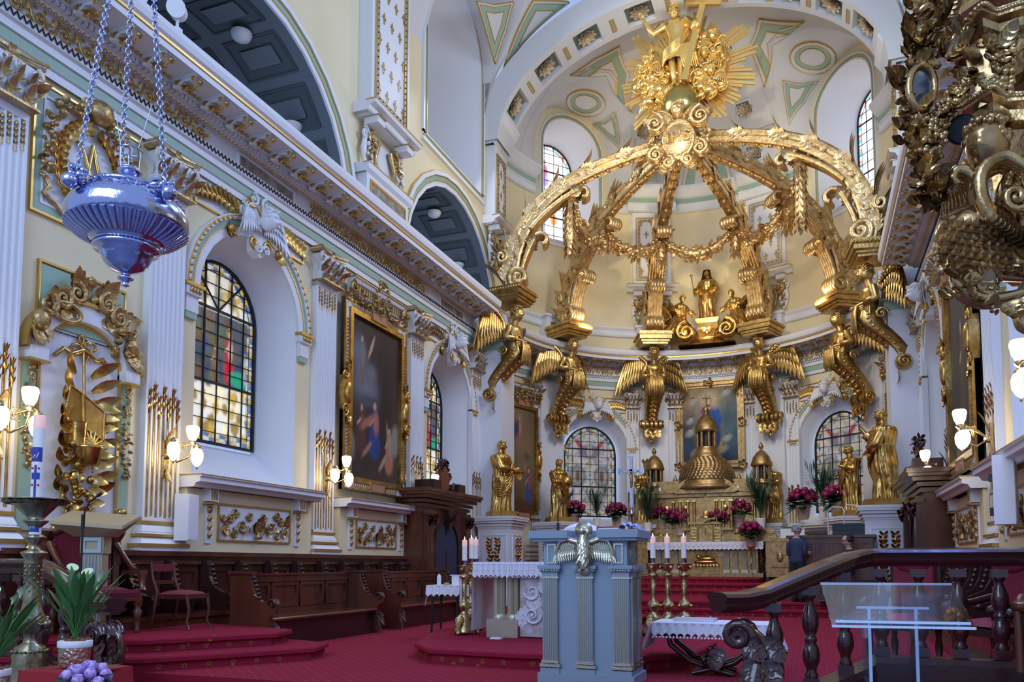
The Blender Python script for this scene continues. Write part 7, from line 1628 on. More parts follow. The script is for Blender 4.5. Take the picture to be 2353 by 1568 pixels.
for x in (-.33, .33):
    b = MB(); b.box((x, -.005, 1.24), (.16, .05, .24)); ring(b, lambda a, p, z: (a, -.03 - p, z), rect(x - .045, x + .045, 1.14, 1.33), rect(x - .03, x + .03, 1.155, 1.315), .012, 1); b.build('raised_panel', [bluegrey, silvergilt], t)
b = MB(); ring(b, lambda a, p, z: (hw + p, a, z), rect(.08, .40, 1.14, 1.34), rect(.11, .37, 1.17, 1.31), .015, 0); b.build('side_panel', champagne, t)
b = MB(); b.lathe([(.055, -.11), (.075, -.02), (.085, .06), (.07, .14), (.045, .2), (.04, .24)], (0, -.07, 1.20), 16); b.ball((.0, -.085, 1.45), (.048, .055, .045), 12, 8); b.tube([(.02, -.12, 1.455), (.06, -.15, 1.445), (.065, -.155, 1.42)], [.024, .018, .005], 7)
for g in (-1, 1): b.tube([(g * .03, -.07, 1.12), (g * .035, -.085, 1.07)], [.035, .02], 7); [b.tube([(g * .035 + e * .012, -.085, 1.075), (g * .035 + e * .02, -.12, 1.065)], .008, 5) for e in (-1, 0, 1)]
for k in range(70): q = random.Random(k); a = q.uniform(pi, 2 * pi); z = q.uniform(1.14, 1.36); b.leaf((.08 * cos(a), -.07 + .08 * sin(a), z), (cos(a) * .2, sin(a) * .2, -1), (cos(a), sin(a), 0), .04, .011, .05)
b.leaf((0, -.05, 1.12), (0, -.1, -1), (0, -1, 0), .1, .06, .1); b.build('eagle', silvergilt, t)
for g in (-1, 1):
    b = MB(); b.tube([(g * .06, -.05, 1.34), (g * .16, -.06, 1.375), (g * .24, -.06, 1.35), (g * .275, -.055, 1.25), (g * .27, -.05, 1.13)], [.03, .028, .022, .016, .008], 8)
    for row in range(3):
        for k in range(11 - row):
            u = (k + .5) / (11 - row); x = g * (.07 + .20 * u); z = 1.35 - .03 * row - .02 * u; b.leaf((x, -.05 - .008 * row, z), (g * (.05 + .22 * u), 0, -1), (0, -1, 0), (.21 - .05 * abs(u - .8)) * (1 - .3 * row), .014, .05, 0, .4, 4)
    b.build('eagle_wing', silvergilt, t)
b = MB(); b.lathe([(.0, 0), (.085, 0), (.088, .01), (0, .012)], (0, 0, 0), 24); o = b.build('halo_disc', silvergilt, t); o.location = (0, -.045, 1.455); o.rotation_euler = (PI2, 0, 0)
def book(name, lbl, loc, rz, w, d, h, m, rx=0, openb=False):
    t = thing(name, lbl, 'book', loc, rz); t.rotation_euler = (rx, 0, rz)
    if openb:
        b = MB(); A = [[(x, y, h * (1 - (abs(x) / w * 2) ** 3) + .01 + .02 * (1 - abs(x) / w * 2)) for x in [-w / 2 + w * i / 16 for i in range(17)]] for y in (-d / 2, d / 2)]; b.grid(A); b.grid([[(p[0], p[1], 0) for p in A[0]], A[0]]); b.build('pages', paper, t); b = MB(); b.box((0, 0, -.005), (w * 1.03, d * 1.03, .012)); b.build('cover', m, t)
    else: b = MB(); b.box((0, 0, h / 2), (w * .97, d * .96, h * .8)); b.build('pages', paper, t); b = MB(); b.box((0, 0, h * .96), (w, d, .012)); b.box((0, 0, .006), (w, d, .012)); b.box((-w / 2, 0, h / 2), (.012, d, h)); b.build('cover', m, t)
    return t
book('open_book', 'open white book behind the eagle head on the lectern', (1.03, 7.72, 1.46), .1, .36, .26, .04, paper, .18, True)
book('book', 'red-covered book beside the eagle on the lectern top', (1.36, 7.70, 1.46), -.1, .22, .2, .035, bookred)
t = thing('folded_cloth', 'pale blue folded cloth bundle on the right of the lectern top', 'cloth', (1.53, 7.74, 1.46)); b = MB(); b.grid([[(-.13 + .26 * i / 14, y, .005 + (.075 + .02 * sin(i * 1.9 + 5 * y)) * sin(pi * i / 14) ** .6 * (1 - abs(y) * 3)) for y in [-.12 + .024 * j for j in range(11)]] for i in range(15)]); b.build('cloth', bluecloth, t)
t = thing('gooseneck_microphone', 'thin black gooseneck microphone on the left of the lectern top', 'microphone', (.82, 7.68, 1.455)); b = MB(); b.tube([(0, 0, 0), (0, 0, .09)], .016, 8); b.tube([(0, 0, .08), (-.005, 0, .2), (.04, -.0, .29), (.12, -.02, .35)], .006, 6); b.build('neck', iron, t); b = MB(); b.tube([(.12, -.02, .35), (.165, -.03, .385)], [.012, .016], 8); b.build('capsule', black, t)
# ================================================================ stalls, benches, doorways
def bench_end(b, y0, y1, z1, th, x):
    """side panel in the facing frame at x, with scrolled arm"""
    o = [(y1, 0), (y1, z1), (y1 - .30, z1)] + [(y1 - .30 - .02 * sin(i) - .34 * (i / 6) ** 2, z1 - (z1 - .62) * sin(i / 6 * PI2)) for i in range(1, 7)] + [(y0 - .02, .66), (y0 - .10, .60), (y0 - .08, .50), (y0 + .02, .44), (y0 + .05, .30), (y0 - .02, .12), (y0 - .04, 0)]
    n = len(o); b.add([(x - th / 2, y, z) for y, z in o] + [(x + th / 2, y, z) for y, z in o], [tuple(range(n)), tuple(range(n, 2 * n))[::-1]] + [(i, (i + 1) % n, (i + 1) % n + n, i + n) for i in range(n)], 0, False)
    b.box((x, y1 - .17, z1 + .02), (th + .06, .40, .04))
def bench(L, lbl, loc, rz=PI2):
    t = thing('choir_bench', lbl, 'bench', loc, rz, 'mahogany choir benches'); h = L / 2
    b = MB(); b.box((0, -.02, .38), (L, .56, .04)); b.tube([(-h, -.30, .38), (h, -.30, .38)], .028, 8); b.build('seat', wood, t)
    b = MB(); b.box((0, -.24, .18), (L, .05, .36)); b.box((0, -.20, .02), (L + .1, .2, .04)); b.build('kick_board', woodd, t)
    b = MB(); b.box((0, .30, .50), (L, .05, .95)); b.box((0, .27, .93), (L, .08, .10)); b.box((0, .28, .99), (L, .14, .03)); b.box((0, .27, .44), (L, .07, .1)); b.build('back', wood, t)
    n = int(L / .58)
    for k in range(n):
        x = -h + L * (k + .5) / n; b = MB(); mp = lambda a, p, z: (a, .275 - p, z); ring(b, mp, rect(x - L / n * .46, x + L / n * .46, .50, .87), rect(x - L / n * .38, x + L / n * .38, .55, .82), .035, 0); b.add([mp(a, .01, z) for a, z in rect(x - L / n * .38, x + L / n * .38, .55, .82)], [(0, 1, 2, 3)], 0, False); b.build('panel', wood, t)
    for g in (-1, 1):
        b = MB(); bench_end(b, -.34, .34, 1.0, .07, g * (h + .035)); b.build('end_panel', wood, t); b = MB()
        for e in (-.045, .045): b.tube([(g * (h + .035) + e, -.36 + .07 * (1 - i / 12) * cos(i * .7), .60 + .07 * (1 - i / 12) * sin(i * .7)) for i in range(13)], .018, 5)
        for k in range(6): b.ball((g * (h + .035), -.02 - .02 * k, .95 - .055 * k), (.04, .03, .03), 6, 4)
        acan(b, (g * (h + .035), -.30, .42), (0, -.2, -1), (0, -1, 0), .34, .12); b.build('carving', woodd, t)
    return t
bench(2.75, 'mahogany choir bench with panelled back, just behind the carpeted left dais', (-3.95, 10.42, 0)); bench(2.55, 'farther mahogany choir bench, towards the carved doorway on the left', (-3.95, 13.9, 0))
t = thing('choir_stalls', 'long row of dark mahogany stalls with scrolled arms against the left wall', 'stalls', (-5.25, 12.0, 0), PI2); b = MB(); b.box((0, -.1, .42), (9.0, .5, .05)); b.box((0, -.3, .2), (9.0, .05, .4)); b.box((0, -.02, .06), (9.2, .9, .12)); b.build('seat', wood, t)
for k in range(13):
    b = MB(); x = -4.5 + .75 * k; o = [(.3, 0), (.3, 1.2), (.1, 1.2), (.06, .95), (-.02, .8), (-.2, .72), (-.32, .70), (-.36, .62), (-.28, .55), (-.3, 0)]; n = 10
    b.add([(x - .04, y, z) for y, z in o] + [(x + .04, y, z) for y, z in o], [tuple(range(n)), tuple(range(n, 2 * n))[::-1]] + [(i, (i + 1) % n, (i + 1) % n + n, i + n) for i in range(n)], 0, False); b.ball((x, -.33, .66), (.06, .07, .06), 8, 5)
    for q in range(5): b.ball((x, .04 - .02 * q, 1.12 - .07 * q), (.05, .03, .03), 6, 4)
    b.build('divider', woodd, t)
    if k < 12: b = MB(); ring(b, lambda a, p, z: (a, .28 - p, z), rect(x + .06, x + .69, .55, 1.12), rect(x + .15, x + .60, .64, 1.03), .04, 0); b.add([(a, .27, z) for a, z in rect(x + .15, x + .60, .64, 1.03)], [(0, 1, 2, 3)], 0, False); b.box((x + .375, .24, 1.16), (.62, .12, .05)); b.build('back_panel', wood, t)
rt = t; TT = tree_of(rt); o = dup(rt, (5.25, 13.2, 0), -PI2, tree=TT, label='long row of dark mahogany stalls against the right wall'); o['group'] = 'choir stalls along the walls'; rt['group'] = o['group']
def doorcase(lbl, loc, rz):
    t = thing('carved_doorway', lbl, 'doorway', loc, rz, 'carved mahogany doorways'); w = 2.5
    b = MB(); b.box((0, -.32, 1.25), (w, .64, 2.5)); b.build('case', wood, t); b = MB()
    for z0, p, e in ((2.46, .70, .06), (2.56, .76, .12), (2.66, .84, .2), (2.74, .92, .30), (2.80, .95, .34)): b.box((0, -p / 2, z0 + .04), (w + e * 2, p + .0, .08))
    b.build('cornice', wood, t)
    for g in (-1, 1):
        b = MB(); b.box((g * (w / 2 - .2), -.70, 1.2), (.3, .14, 2.4)); b.box((g * (w / 2 - .2), -.72, .1), (.36, .2, .2)); b.box((g * (w / 2 - .2), -.72, 2.3), (.4, .24, .06)); b.box((g * (w / 2 - .2), -.775, 1.2), (.14, .02, 1.8)); b.build('pilaster', wood, t)
        b = MB(); acan(b, (g * (w / 2 - .2), -.78, 2.0), (0, -.2, 1), (0, -1, 0), .35, .3); lumps(b, [(g * (w / 2 - .2) + e, -.78, 2.22) for e in (-.12, 0, .12)], .09, 3, 6); b.build('capital', woodd, t)
    A = arch(0, .62, .02, 1.55); b = MB(); b.add([(x, -.655, z) for x, z in A], [tuple(range(len(A)))], 0, False); b.build('dark_opening', navy, t)  # flat dark sheet painted as the shade inside the doorway arch
    b = MB(); ring(b, lambda x, p, z: (x, -.64 - p, z), arch(0, .74, .0, 1.55), A, .06, 0); b.prism([(-.1, 2.0), (.1, 2.0), (.15, 2.45), (-.15, 2.45)], .16, 0, -.62); acan(b, (0, -.78, 2.1), (0, -.2, 1), (0, -1, 0), .35, .16); b.build('arch_moulding', woodd, t)
    b = MB(); q = arch(0, .62, .02, 1.55); b.box((0, -.67, .75), (.04, .03, 1.5)); b.box((0, -.67, .75), (1.2, .03, .06)); b.build('door_bars', wood, t)
    b = MB(); b.prism([(.27 * cos(a), 3.16 + .36 * sin(a)) for a in [2 * pi * i / 20 for i in range(20)]], .1, 0, -.5); b.build('oval_panel', mat('red_wood', (.22, .06, .025), .3), t); b = MB(); lumps(b, [(.33 * cos(a), -.55, 3.16 + .42 * sin(a)) for a in [2 * pi * i / 16 for i in range(16)]], .10, 8, 7); lumps(b, [(0, -.55, 3.65), (-.1, -.55, 3.58), (.1, -.55, 3.58), (-.5, -.55, 2.95), (.5, -.55, 2.95)], .11, 9, 8)
    for g in (-1, 1): b.box((g * .7, -.5, 2.98), (.4, .5, .3)); scroll(b, (g * .48, 2.98), .14, 1.5, pi / 2, g, .05, 0, -.6, 14)
    b.build('carved_crest', woodd, t); return t
d0 = doorcase('carved mahogany doorway with an oval crest against the left wall', (-HW, 17.65, 0), PI2); dup(d0, (HW, 17.65, 0), -PI2, label='carved mahogany doorway against the right wall')
# ================================================================ left dais, throne, chair, beige lectern
steps('throne_dais', [([(-5.6, 5.9), (-3.4, 6.6), (-2.35, 8.15), (-2.55, 8.75), (-5.6, 9.6)], 0, .15), ([(-5.6, 6.3), (-3.75, 6.95), (-2.95, 8.2), (-3.1, 8.75), (-5.6, 9.4)], .15, .30)], floor)
t = thing('throne_chair', 'high-backed throne with red velvet and carved mahogany frame', 'armchair', (-4.95, 7.35, .30), PI2 - .25)
b = MB(); b.box((0, -.05, .44), (.74, .70, .10)); b.build('seat_frame', wood, t); b = MB(); b.grid([[(-.34 + .68 * i / 8, -.38 + .68 * j / 8, .49 + .09 * (sin(pi * i / 8) * sin(pi * j / 8)) ** .4) for j in range(9)] for i in range(9)]); b.box((0, -.385, .48), (.68, .03, .1)); b.build('seat_cushion', velvet, t)
b = MB(); P = [(-.36 + .72 * i / 10, .30) for i in range(11)]; b.grid([[(x, y + .05 * (z - .5), z + (.10 * cos(x * 4.2) if z > 1.1 else 0)) for x, y in P] for z in (.55, .75, .95, 1.16)]); b.build('back_cushion', velvet, t)
b = MB(); b.tube([(-.40, .36, 1.18), (-.2, .37, 1.27), (0, .38, 1.32), (.2, .37, 1.27), (.40, .36, 1.18)], .05, 8); acan(b, (0, .33, 1.26), (0, -.1, 1), (0, -1, 0), .2, .14)
for g in (-1, 1): b.tube([(g * .42, .32, .3), (g * .42, .33, .8), (g * .44, .36, 1.15), (g * .44, .33, 1.25)], [.05, .05, .055, .075], 8)
b.box((0, .37, .85), (.8, .04, .8)); b.build('back_frame', wood, t)
for g in (-1, 1):
    b = MB(); b.tube([(g * .41, .30, 1.08), (g * .42, .12, .92), (g * .42, -.05, .80), (g * .42, -.15, .76)], [.05, .035, .03, .04], 8); b.box((g * .42, -.12, .735), (.10, .44, .05)); b.tube([(g * .42, -.32, .72), (g * .42, -.30, .6), (g * .40, -.36, .5)], [.05, .035, .045], 8); b.build('arm', wood, t)
    for y in (-.36, .30): b = MB(); b.lathe([(.03, 0), (.04, .03), (.025, .06), (.035, .18), (.06, .27), (.03, .30), (.05, .34), (.06, .42)], (g * .34, y, 0), 10); b.build('leg', wood, t)
b = MB()
for g in (-1, 1):
    for k in range(13): b.ball((g * .34, .285 + .05 * (.05 * k), .57 + .05 * k), .008, 5, 4)
b.build('brass_nails', brass, t)
t = thing('side_chair', 'low mahogany chair with red velvet seat and rail, beside the throne', 'chair', (-4.55, 8.35, .30), PI2 + .15)
b = MB(); b.grid([[(-.23 + .46 * i / 8, -.24 + .46 * j / 8, .45 + .05 * (sin(pi * i / 8) * sin(pi * j / 8)) ** .4) for j in range(9)] for i in range(9)]); b.build('seat', velvet, t); b = MB(); b.box((0, -.01, .42), (.48, .48, .06)); b.build('seat_frame', wood, t)
b = MB(); b.grid([[(-.22 + .44 * i / 6, .30 - .03 * sin(pi * i / 6) + e, z) for z in (.74, .84)] for e in (-.02, .02) for i in range(7)]); b.box((0, .29, .79), (.44, .03, .10)); b.build('back_rail', velvet, t); b = MB(); b.box((0, .27, .60), (.42, .025, .05)); b.build('cross_rail', wood, t)
for g in (-1, 1):
    b = MB(); b.tube([(g * .23, .30, .86), (g * .23, .27, .65), (g * .23, .20, .48), (g * .23, .24, .2), (g * .23, .30, 0)], [.022, .022, .028, .022, .016], 7); b.build('back_leg', wood, t); b = MB(); b.tube([(g * .22, -.22, .44), (g * .22, -.26, .25), (g * .22, -.23, .1), (g * .23, -.28, 0)], [.03, .022, .018, .02], 7); b.build('front_leg', wood, t)
t = thing('beige_lectern', 'beige reading desk on a fluted post, before the throne', 'lectern', (-4.85, 7.25, 0), .5)
b = MB(); b.box((0, 0, .75), (.22, .22, 1.3)); b.box((0, 0, 1.36), (.26, .26, .2)); b.box((0, 0, .05), (.6, .5, .1)); b.build('post', ecru, t); b = MB()
for k in range(5): b.tube([(-.075 + .0375 * k, -.115, .2), (-.075 + .0375 * k, -.115, 1.24)], .012, 6)
ring(b, lambda a, p, z: (a, -.13 - p, z), rect(-.11, .11, 1.27, 1.45), rect(-.07, .07, 1.31, 1.41), .02, 0); b.build('flutes', mat('pale_flutes', (.45, .55, .58), .3, .4), t)
b = MB(); vs = [(-.2, -.15, 1.46), (.2, -.15, 1.46), (.2, .15, 1.46), (-.2, .15, 1.46), (-.40, -.34, 1.60), (.40, -.34, 1.54), (.40, .32, 1.70), (-.40, .32, 1.76), (-.40, -.34, 1.64), (.40, -.34, 1.58), (.40, .32, 1.74), (-.40, .32, 1.80)]; b.add(vs, [(0, 1, 2, 3), (0, 4, 5, 1), (1, 5, 6, 2), (2, 6, 7, 3), (3, 7, 4, 0), (4, 8, 9, 5), (5, 9, 10, 6), (6, 10, 11, 7), (7, 11, 8, 4), (8, 11, 10, 9)], 0, False); b.build('desk', ecru, t)
p = at(190, 1200, Y=6.2); t = thing('microphone_stand', 'black microphone stand with a gooseneck, in front of the beige lectern', 'microphone', (p.x, 6.2, -.45)); b = MB(); b.lathe([(.14, 0), (.14, .02), (.02, .04)], (0, 0, 0), 14); b.tube([(0, 0, .02), (0, 0, 2.02)], .011, 6); b.tube([(.01, 0, 1.2), (-.05, -.02, .8), (-.03, 0, .3)], .005, 5); b.build('stand', black, t); b = MB(); b.tube([(0, 0, 2.0), (.02, 0, 2.13), (.08, .0, 2.22), (.19, -.0, 2.29)], .009, 6); b.tube([(.19, 0, 2.29), (.25, 0, 2.32)], .018, 7); b.tube([(0, 0, 1.95), (0, 0, 2.1)], .02, 7); b.build('gooseneck', black, t)
# ================================================================ left foreground
t = thing('paschal_candlestick', 'tall chased brass candlestick with a fluted drip dish, in the left foreground', 'candlestick', (-3.3, 5.2, -.45)); zz = .45
b = MB(); b.lathe([(r, z + zz) for r, z in ((.26, -.45), (.26, -.40), (.22, -.36), (.20, -.2), (.23, -.12), (.18, -.02), (.20, .06), (.15, .14), (.16, .2), (.13, .28), (.14, .33), (.12, .36), (.12, .40), (.06, .44), (.05, .48), (.06, .52), (.11, .55), (.13, .60), (.12, .66), (.085, .72), (.07, .80), (.072, .84), (.066, .86), (.066, 1.13), (.075, 1.15), (.065, 1.17), (.10, 1.22), (.105, 1.24), (.05, 1.26), (.04, 1.32), (.085, 1.36), (.088, 1.38), (.045, 1.40), (.04, 1.44), (.055, 1.47), (.10, 1.51), (.105, 1.525), (.06, 1.53), (.10, 1.58), (.17, 1.66), (.26, 1.70), (.275, 1.715), (.10, 1.69), (.045, 1.69), (.045, 1.80), (.0, 1.8))], (0, 0, 0), 32, lobes=8, amp=.025); b.build('stem', antique, t)
for k in range(3):
    b = MB(); a = k * 2.094 + 4.7; c, s_ = cos(a), sin(a); O = MB(); O.ball((.13 * c, .13 * s_, zz + .6), .045, 9, 6); scroll_pts = [(.125 * cos(a + e), .125 * sin(a + e), zz + .63 + .03 * sin(3 * e)) for e in [-.8 + .1 * i for i in range(17)]]; O.tube(scroll_pts, .014, 5); O.build('cabochon', antique, t)['kind'] = 'stuff'; b.tube([(.2 * c, .2 * s_, zz - .1), (.28 * c, .28 * s_, zz - .25), (.34 * c, .34 * s_, zz - .40)], [.07, .07, .06], 8); b.ball((.34 * c, .34 * s_, zz - .40), .06); b.build('claw_foot', antique, t)
b = MB()
for k in range(20): a = k * .314; b.ball((.138 * cos(a), .138 * sin(a), zz + .37), .014, 5, 4); b.leaf((.2 * cos(a), .2 * sin(a), zz + 1.67), (cos(a), sin(a), .25), (0, 0, 1), .09, .05, .1)
for k in range(7):
    for j in range(6): a = j * 1.047 + k * .52; b.ball((.067 * cos(a), .067 * sin(a), zz + .9 + .035 * k), (.01, .01, .018), 5, 4)
b.build('ornament', antique, t)['kind'] = 'stuff'
bluep = mat('blue_wax', (.03, .05, .35), .4); redp = mat('red_wax', (.6, .02, .06), .4)
t = thing('paschal_candle', 'thick white paschal candle with a blue cross and blue bands', 'candle', (-3.3, 5.2, 1.36)); b = MB(); b.lathe([(.05, 0), (.05, .98), (.048, 1.0)], (0, 0, 0), 24); b.build('wax_shaft', wax, t); b = MB(); b.lathe([(.05, .99), (.05, 1.10), (.04, 1.115), (.01, 1.105)], (0, 0, 0), 24); b.build('glowing_tip', waxp, t)
b = MB(); fa = -PI2 + .55
def curved(b, a0, a1, z0, z1, m, r=.0515): b.grid([[(r * cos(a0 + (a1 - a0) * i / 6), r * sin(a0 + (a1 - a0) * i / 6), z) for z in (z0, z1)] for i in range(7)], m=m)
for z0, z1 in ((.69, .82), (.06, .19)): curved(b, fa - 1.0, fa + 1.0, z0, z1, 0)
curved(b, fa - .2, fa + .2, .33, .66, 0); curved(b, fa - .7, fa + .7, .53, .59, 0)
for a, z in ((-.5, .63), (.5, .63), (-.5, .48), (.5, .48), (-.6, .72), (.0, .25), (-.75, .26)): b.ball((.051 * cos(fa + a), .051 * sin(fa + a), z), .011, 6, 4, 1)
for z0 in (.72, .09): b.tube([(.0525 * cos(fa + a), .0525 * sin(fa + a), z0 + q) for a, q in ((-.5, 0), (-.2, .03), (.1, .0), (.4, .05))], .006, 4, 2)
b.build('wax_decoration', [bluep, redp, paper], t)
t = thing('draped_stand', 'low stand draped in red cloth in the left foreground', 'stand', (-2.15, 4.68, -.45)); b = MB(); b.box((0, 0, .38), (.5, .44, .76)); b.build('box', woodd, t); b = MB(); b.grid([[(x * (.29 + .05 * (1 - z / .78) + .015 * sin(18 * q)), y * (.26 + .05 * (1 - z / .78)), z) for z in (.78, .6, .3, .02)] for q, (x, y) in enumerate([(cos(a) * min(1 / max(abs(cos(a)), .01), 1 / max(abs(sin(a)), .01)), sin(a) * min(1 / max(abs(cos(a)), .01), 1 / max(abs(sin(a)), .01))) for a in [2 * pi * i / 40 for i in range(40)]])], cu=True); b.box((0, 0, .775), (.58, .52, .012)); b.build('red_cloth', mat('red_cloth', (.34, .008, .015), .7), t)
foil = mat('foil_wrap', (.62, .55, .42), .12, .9, bump=(40, .8, .03))
def calla(seed, n, fl):
    t = empty('potted_calla_lily'); q = random.Random(seed); b = MB(); b.lathe([(.095, 0), (.11, .02), (.115, .17), (.12, .2), (.105, .19), (.1, .15), (0, .15)], (0, 0, 0), 20); b.build('foil_pot', foil, t); b = MB(); b.lathe([(.121, .155), (.124, .16), (.124, .20), (.12, .205)], (0, 0, 0), 20); b.build('white_ribbon', paper, t)
    b = MB(); lumps(b, [(.06 * cos(k), .06 * sin(k), .2) for k in range(6)], .05, 2, 6); b.build('moss', mat('moss', (.20, .09, .03), .9), t)
    for k in range(n):
        a = k * 2.4; L = q.uniform(.28, .48); s = q.uniform(.08, .42); b = MB(); P = [Vector((cos(a) * s * L * w ** 1.5, sin(a) * s * L * w ** 1.5, .2 + L * .62 * w)) for w in (0, .35, .7, 1)]; b.tube(P, [.007, .006, .005], 5); b.leaf(P[-1], (cos(a) * s * 1.6, sin(a) * s * 1.6, .9), (-cos(a), -sin(a), .3), L * .66, L * .072, -.25, 0, .3, 6); b.build('leaf', green_l, t)
    for k in range(fl):
        a = k * 1.9 + .7; L = q.uniform(.36, .56); s = q.uniform(.15, .5); P = [Vector((cos(a) * s * L * w ** 1.7, sin(a) * s * L * w ** 1.7, .2 + L * w)) for w in (0, .3, .6, .85, 1)]; b = MB(); b.tube(P, .006, 5); e = P[-1]
        b.grid([[(e.x + r * cos(u) + cos(a) * z * .4, e.y + r * sin(u) + sin(a) * z * .4, e.z + z + (.03 * cos(u - a) if z > .05 else 0)) for u in [2 * pi * i / 12 for i in range(12)]] for r, z in ((.006, 0), (.015, .03), (.028, .06), (.045, .075))], False, True, 1); b.tube([e, e + Vector((cos(a) * .02, sin(a) * .02, .06))], .005, 5, 2); b.build('flower', [green_l, mat('calla_white', (.75, .85, .55), .45) if k == 0 and seed == 1 else calla_w, waxp], t)
    return t
calla_w = mat('calla_spathe', (.70, .82, .48), .45)
o = calla(1, 30, 6); o.location = (-2.19, 4.7, .335); tag(o, 'calla lily in a foil pot with a white band, on the red cloth', 'plant'); o = calla(2, 32, 4); o.location = (-2.74, 4.45, .12); tag(o, 'calla lily at the very left edge, below the brass candlestick', 'plant')
t = thing('plant_box', 'pale low box under the calla lily at the left edge', 'box', (-2.74, 4.45, -.45)); b = MB(); b.box((0, 0, .28), (.5, .4, .56)); b.build('box', paper, t)
o = hydrangea(.19, 9, [mat('lilac_petal', (.42, .24, .62), .5), mat('pale_lilac_petal', (.60, .42, .78), .5)], True, .2, wax); o.location = (-1.72, 4.4, .02); o.scale = (1, 1, 1); tag(o, 'lilac hydrangea low in the left foreground beside the red cloth', 'flowers')
t = thing('plant_stool', 'small dark stool under the lilac hydrangea', 'stool', (-1.72, 4.4, -.45)); b = MB(); b.box((0, 0, .45), (.3, .3, .04)); b.build('top', woodd, t)
for x, y in ((-.12, -.12), (.12, -.12), (-.12, .12), (.12, .12)): b = MB(); b.box((x, y, .215), (.03, .03, .43)); b.build('leg', woodd, t)
# ================================================================ altar rails
RSEC = [(-.02, -.075), (.05, -.075), (.06, -.05), (.10, -.045), (.115, -.02), (.085, .0), (.10, .02), (.12, .045), (.10, .07), (.05, .085), (-.05, .085), (-.10, .07), (-.12, .045), (-.10, .02), (-.085, 0), (-.115, -.02), (-.10, -.045), (-.06, -.05), (-.05, -.075)]
def rail_sweep(b, pts, sec, m=0):
    P = [Vector(p) for p in pts]; A = []
    for i, p in enumerate(P):
        d = (P[min(i + 1, len(P) - 1)] - P[max(i - 1, 0)]); h = Vector((d.x, d.y, 0)).normalized(); n = Vector((-h.y, h.x, 0)); A.append([tuple(p + n * s + Vector((0, 0, z))) for s, z in sec])
    b.grid(A, False, True, m, False); b.add(A[0], [tuple(range(len(sec)))], m, False); b.add(A[-1], [tuple(range(len(sec)))[::-1]], m, False)
def baluster(h):
    b = MB(); s = h; b.box((0, 0, .05 * s), (.13, .13, .10 * s)); b.lathe([(.05, .10 * s), (.055, .13 * s), (.04, .16 * s), (.045, .20 * s), (.065, .26 * s), (.07, .32 * s), (.06, .40 * s), (.04, .44 * s), (.05, .46 * s), (.05, .49 * s), (.035, .51 * s), (.055, .56 * s), (.068, .63 * s), (.066, .70 * s), (.045, .78 * s), (.03, .84 * s), (.035, .87 * s), (.05, .89 * s), (.05, .91 * s)], (0, 0, 0), 14, lobes=7, amp=.05); b.box((0, 0, .955 * s), (.12, .12, .09 * s)); return b
def rail(lbl, pts, bal, plinth_pts, newel, flip):
    t = thing('altar_rail', lbl, 'railing', (0, 0, 0), 0, 'mahogany altar rails'); b = MB(); rail_sweep(b, pts, RSEC); b.build('handrail', railwood, t)
    b = MB(); rail_sweep(b, plinth_pts, [(-.13, -.12), (.13, -.12), (.13, .05), (.10, .10), (-.10, .10), (-.13, .05)]); b.build('plinth', woodd, t)
    m = {}
    for x, y, z0, z1 in bal:
        k = round(z1 - z0, 3)
        if k not in m: m[k] = o = baluster(z1 - z0).build('baluster', railwood, t); o.location = (x, y, z0)
        else: piece(m[k], t, (x, y, z0))
    x, y, z = newel; b = MB(); f = flip
    P = [Vector((x + f * a, y + c, z + e)) for a, c, e in ((.0, .0, -.16), (.10, -.02, -.26), (.14, -.05, -.42), (.10, -.10, -.60), (-.02, -.16, -.78), (-.12, -.22, -.95), (-.10, -.28, -1.1), (.02, -.30, -1.2))]
    b.tube(P, [.09, .11, .12, .12, .12, .11, .10, .08], 10); b.box((x, y - .2, z - 1.22), (.5, .6, .12)); b.build('newel_scroll', railwood, t)
    b = MB()
    for e in (-.11, 0, .11): b.tube([(x + f * (-.01 + .11 * (1 - i / 20) * cos(i * .6)), y - .02 + e, z - .20 + .11 * (1 - i / 20) * sin(i * .6)) for i in range(21)], .038, 7)
    for k in range(8): a = k * .785; b.leaf((x - f * .01, y - .16, z - .20), (cos(a), -.1, sin(a)), (0, -1, 0), .07, .025, .3)
    for i in range(1, 7):
        for e in (-.07, .07): acan(b, P[i] + Vector((e, -.10, .05)), (P[i] - P[i - 1]), (e, -1, 0), .26, .13)
    acan(b, (x - f * .15, y - .05, z - .3), (-f * .3, -.2, -1), (0, -1, 0), .2, .12); b.build('newel_carving', railwood, t)
    return t
railwood = mat('polished_rail', (.05, .014, .016), .16, bump=(12, .06), coat=.55)
bl = [(3.76 + .31 * k, 7.9, .33, 1.09) for k in range(8)] + [(2.90, 6.85, .02, .82), (3.17, 7.24, .10, .95), (3.45, 7.62, .17, 1.06)]
rail('dark polished altar rail sweeping down to a carved scroll, on the right', [(2.5, 6.45, .83), (2.66, 6.62, .83), (2.80, 6.78, .86), (3.0, 7.05, .95), (3.3, 7.45, 1.08), (3.5, 7.74, 1.155), (3.66, 7.88, 1.185), (3.8, 7.9, 1.19), (6.4, 7.9, 1.19)], bl, [(2.8, 6.7, -.1), (3.64, 7.9, .15), (3.7, 7.9, .22), (6.4, 7.9, .22)], (2.66, 6.58, .78), 1)
bl = [(-4.85 - .31 * k, 6.3, .22, 1.02) for k in range(7)] + [(-3.62, 6.07, .0, .78), (-4.05, 6.18, .06, .90), (-4.45, 6.26, .14, 1.0)]
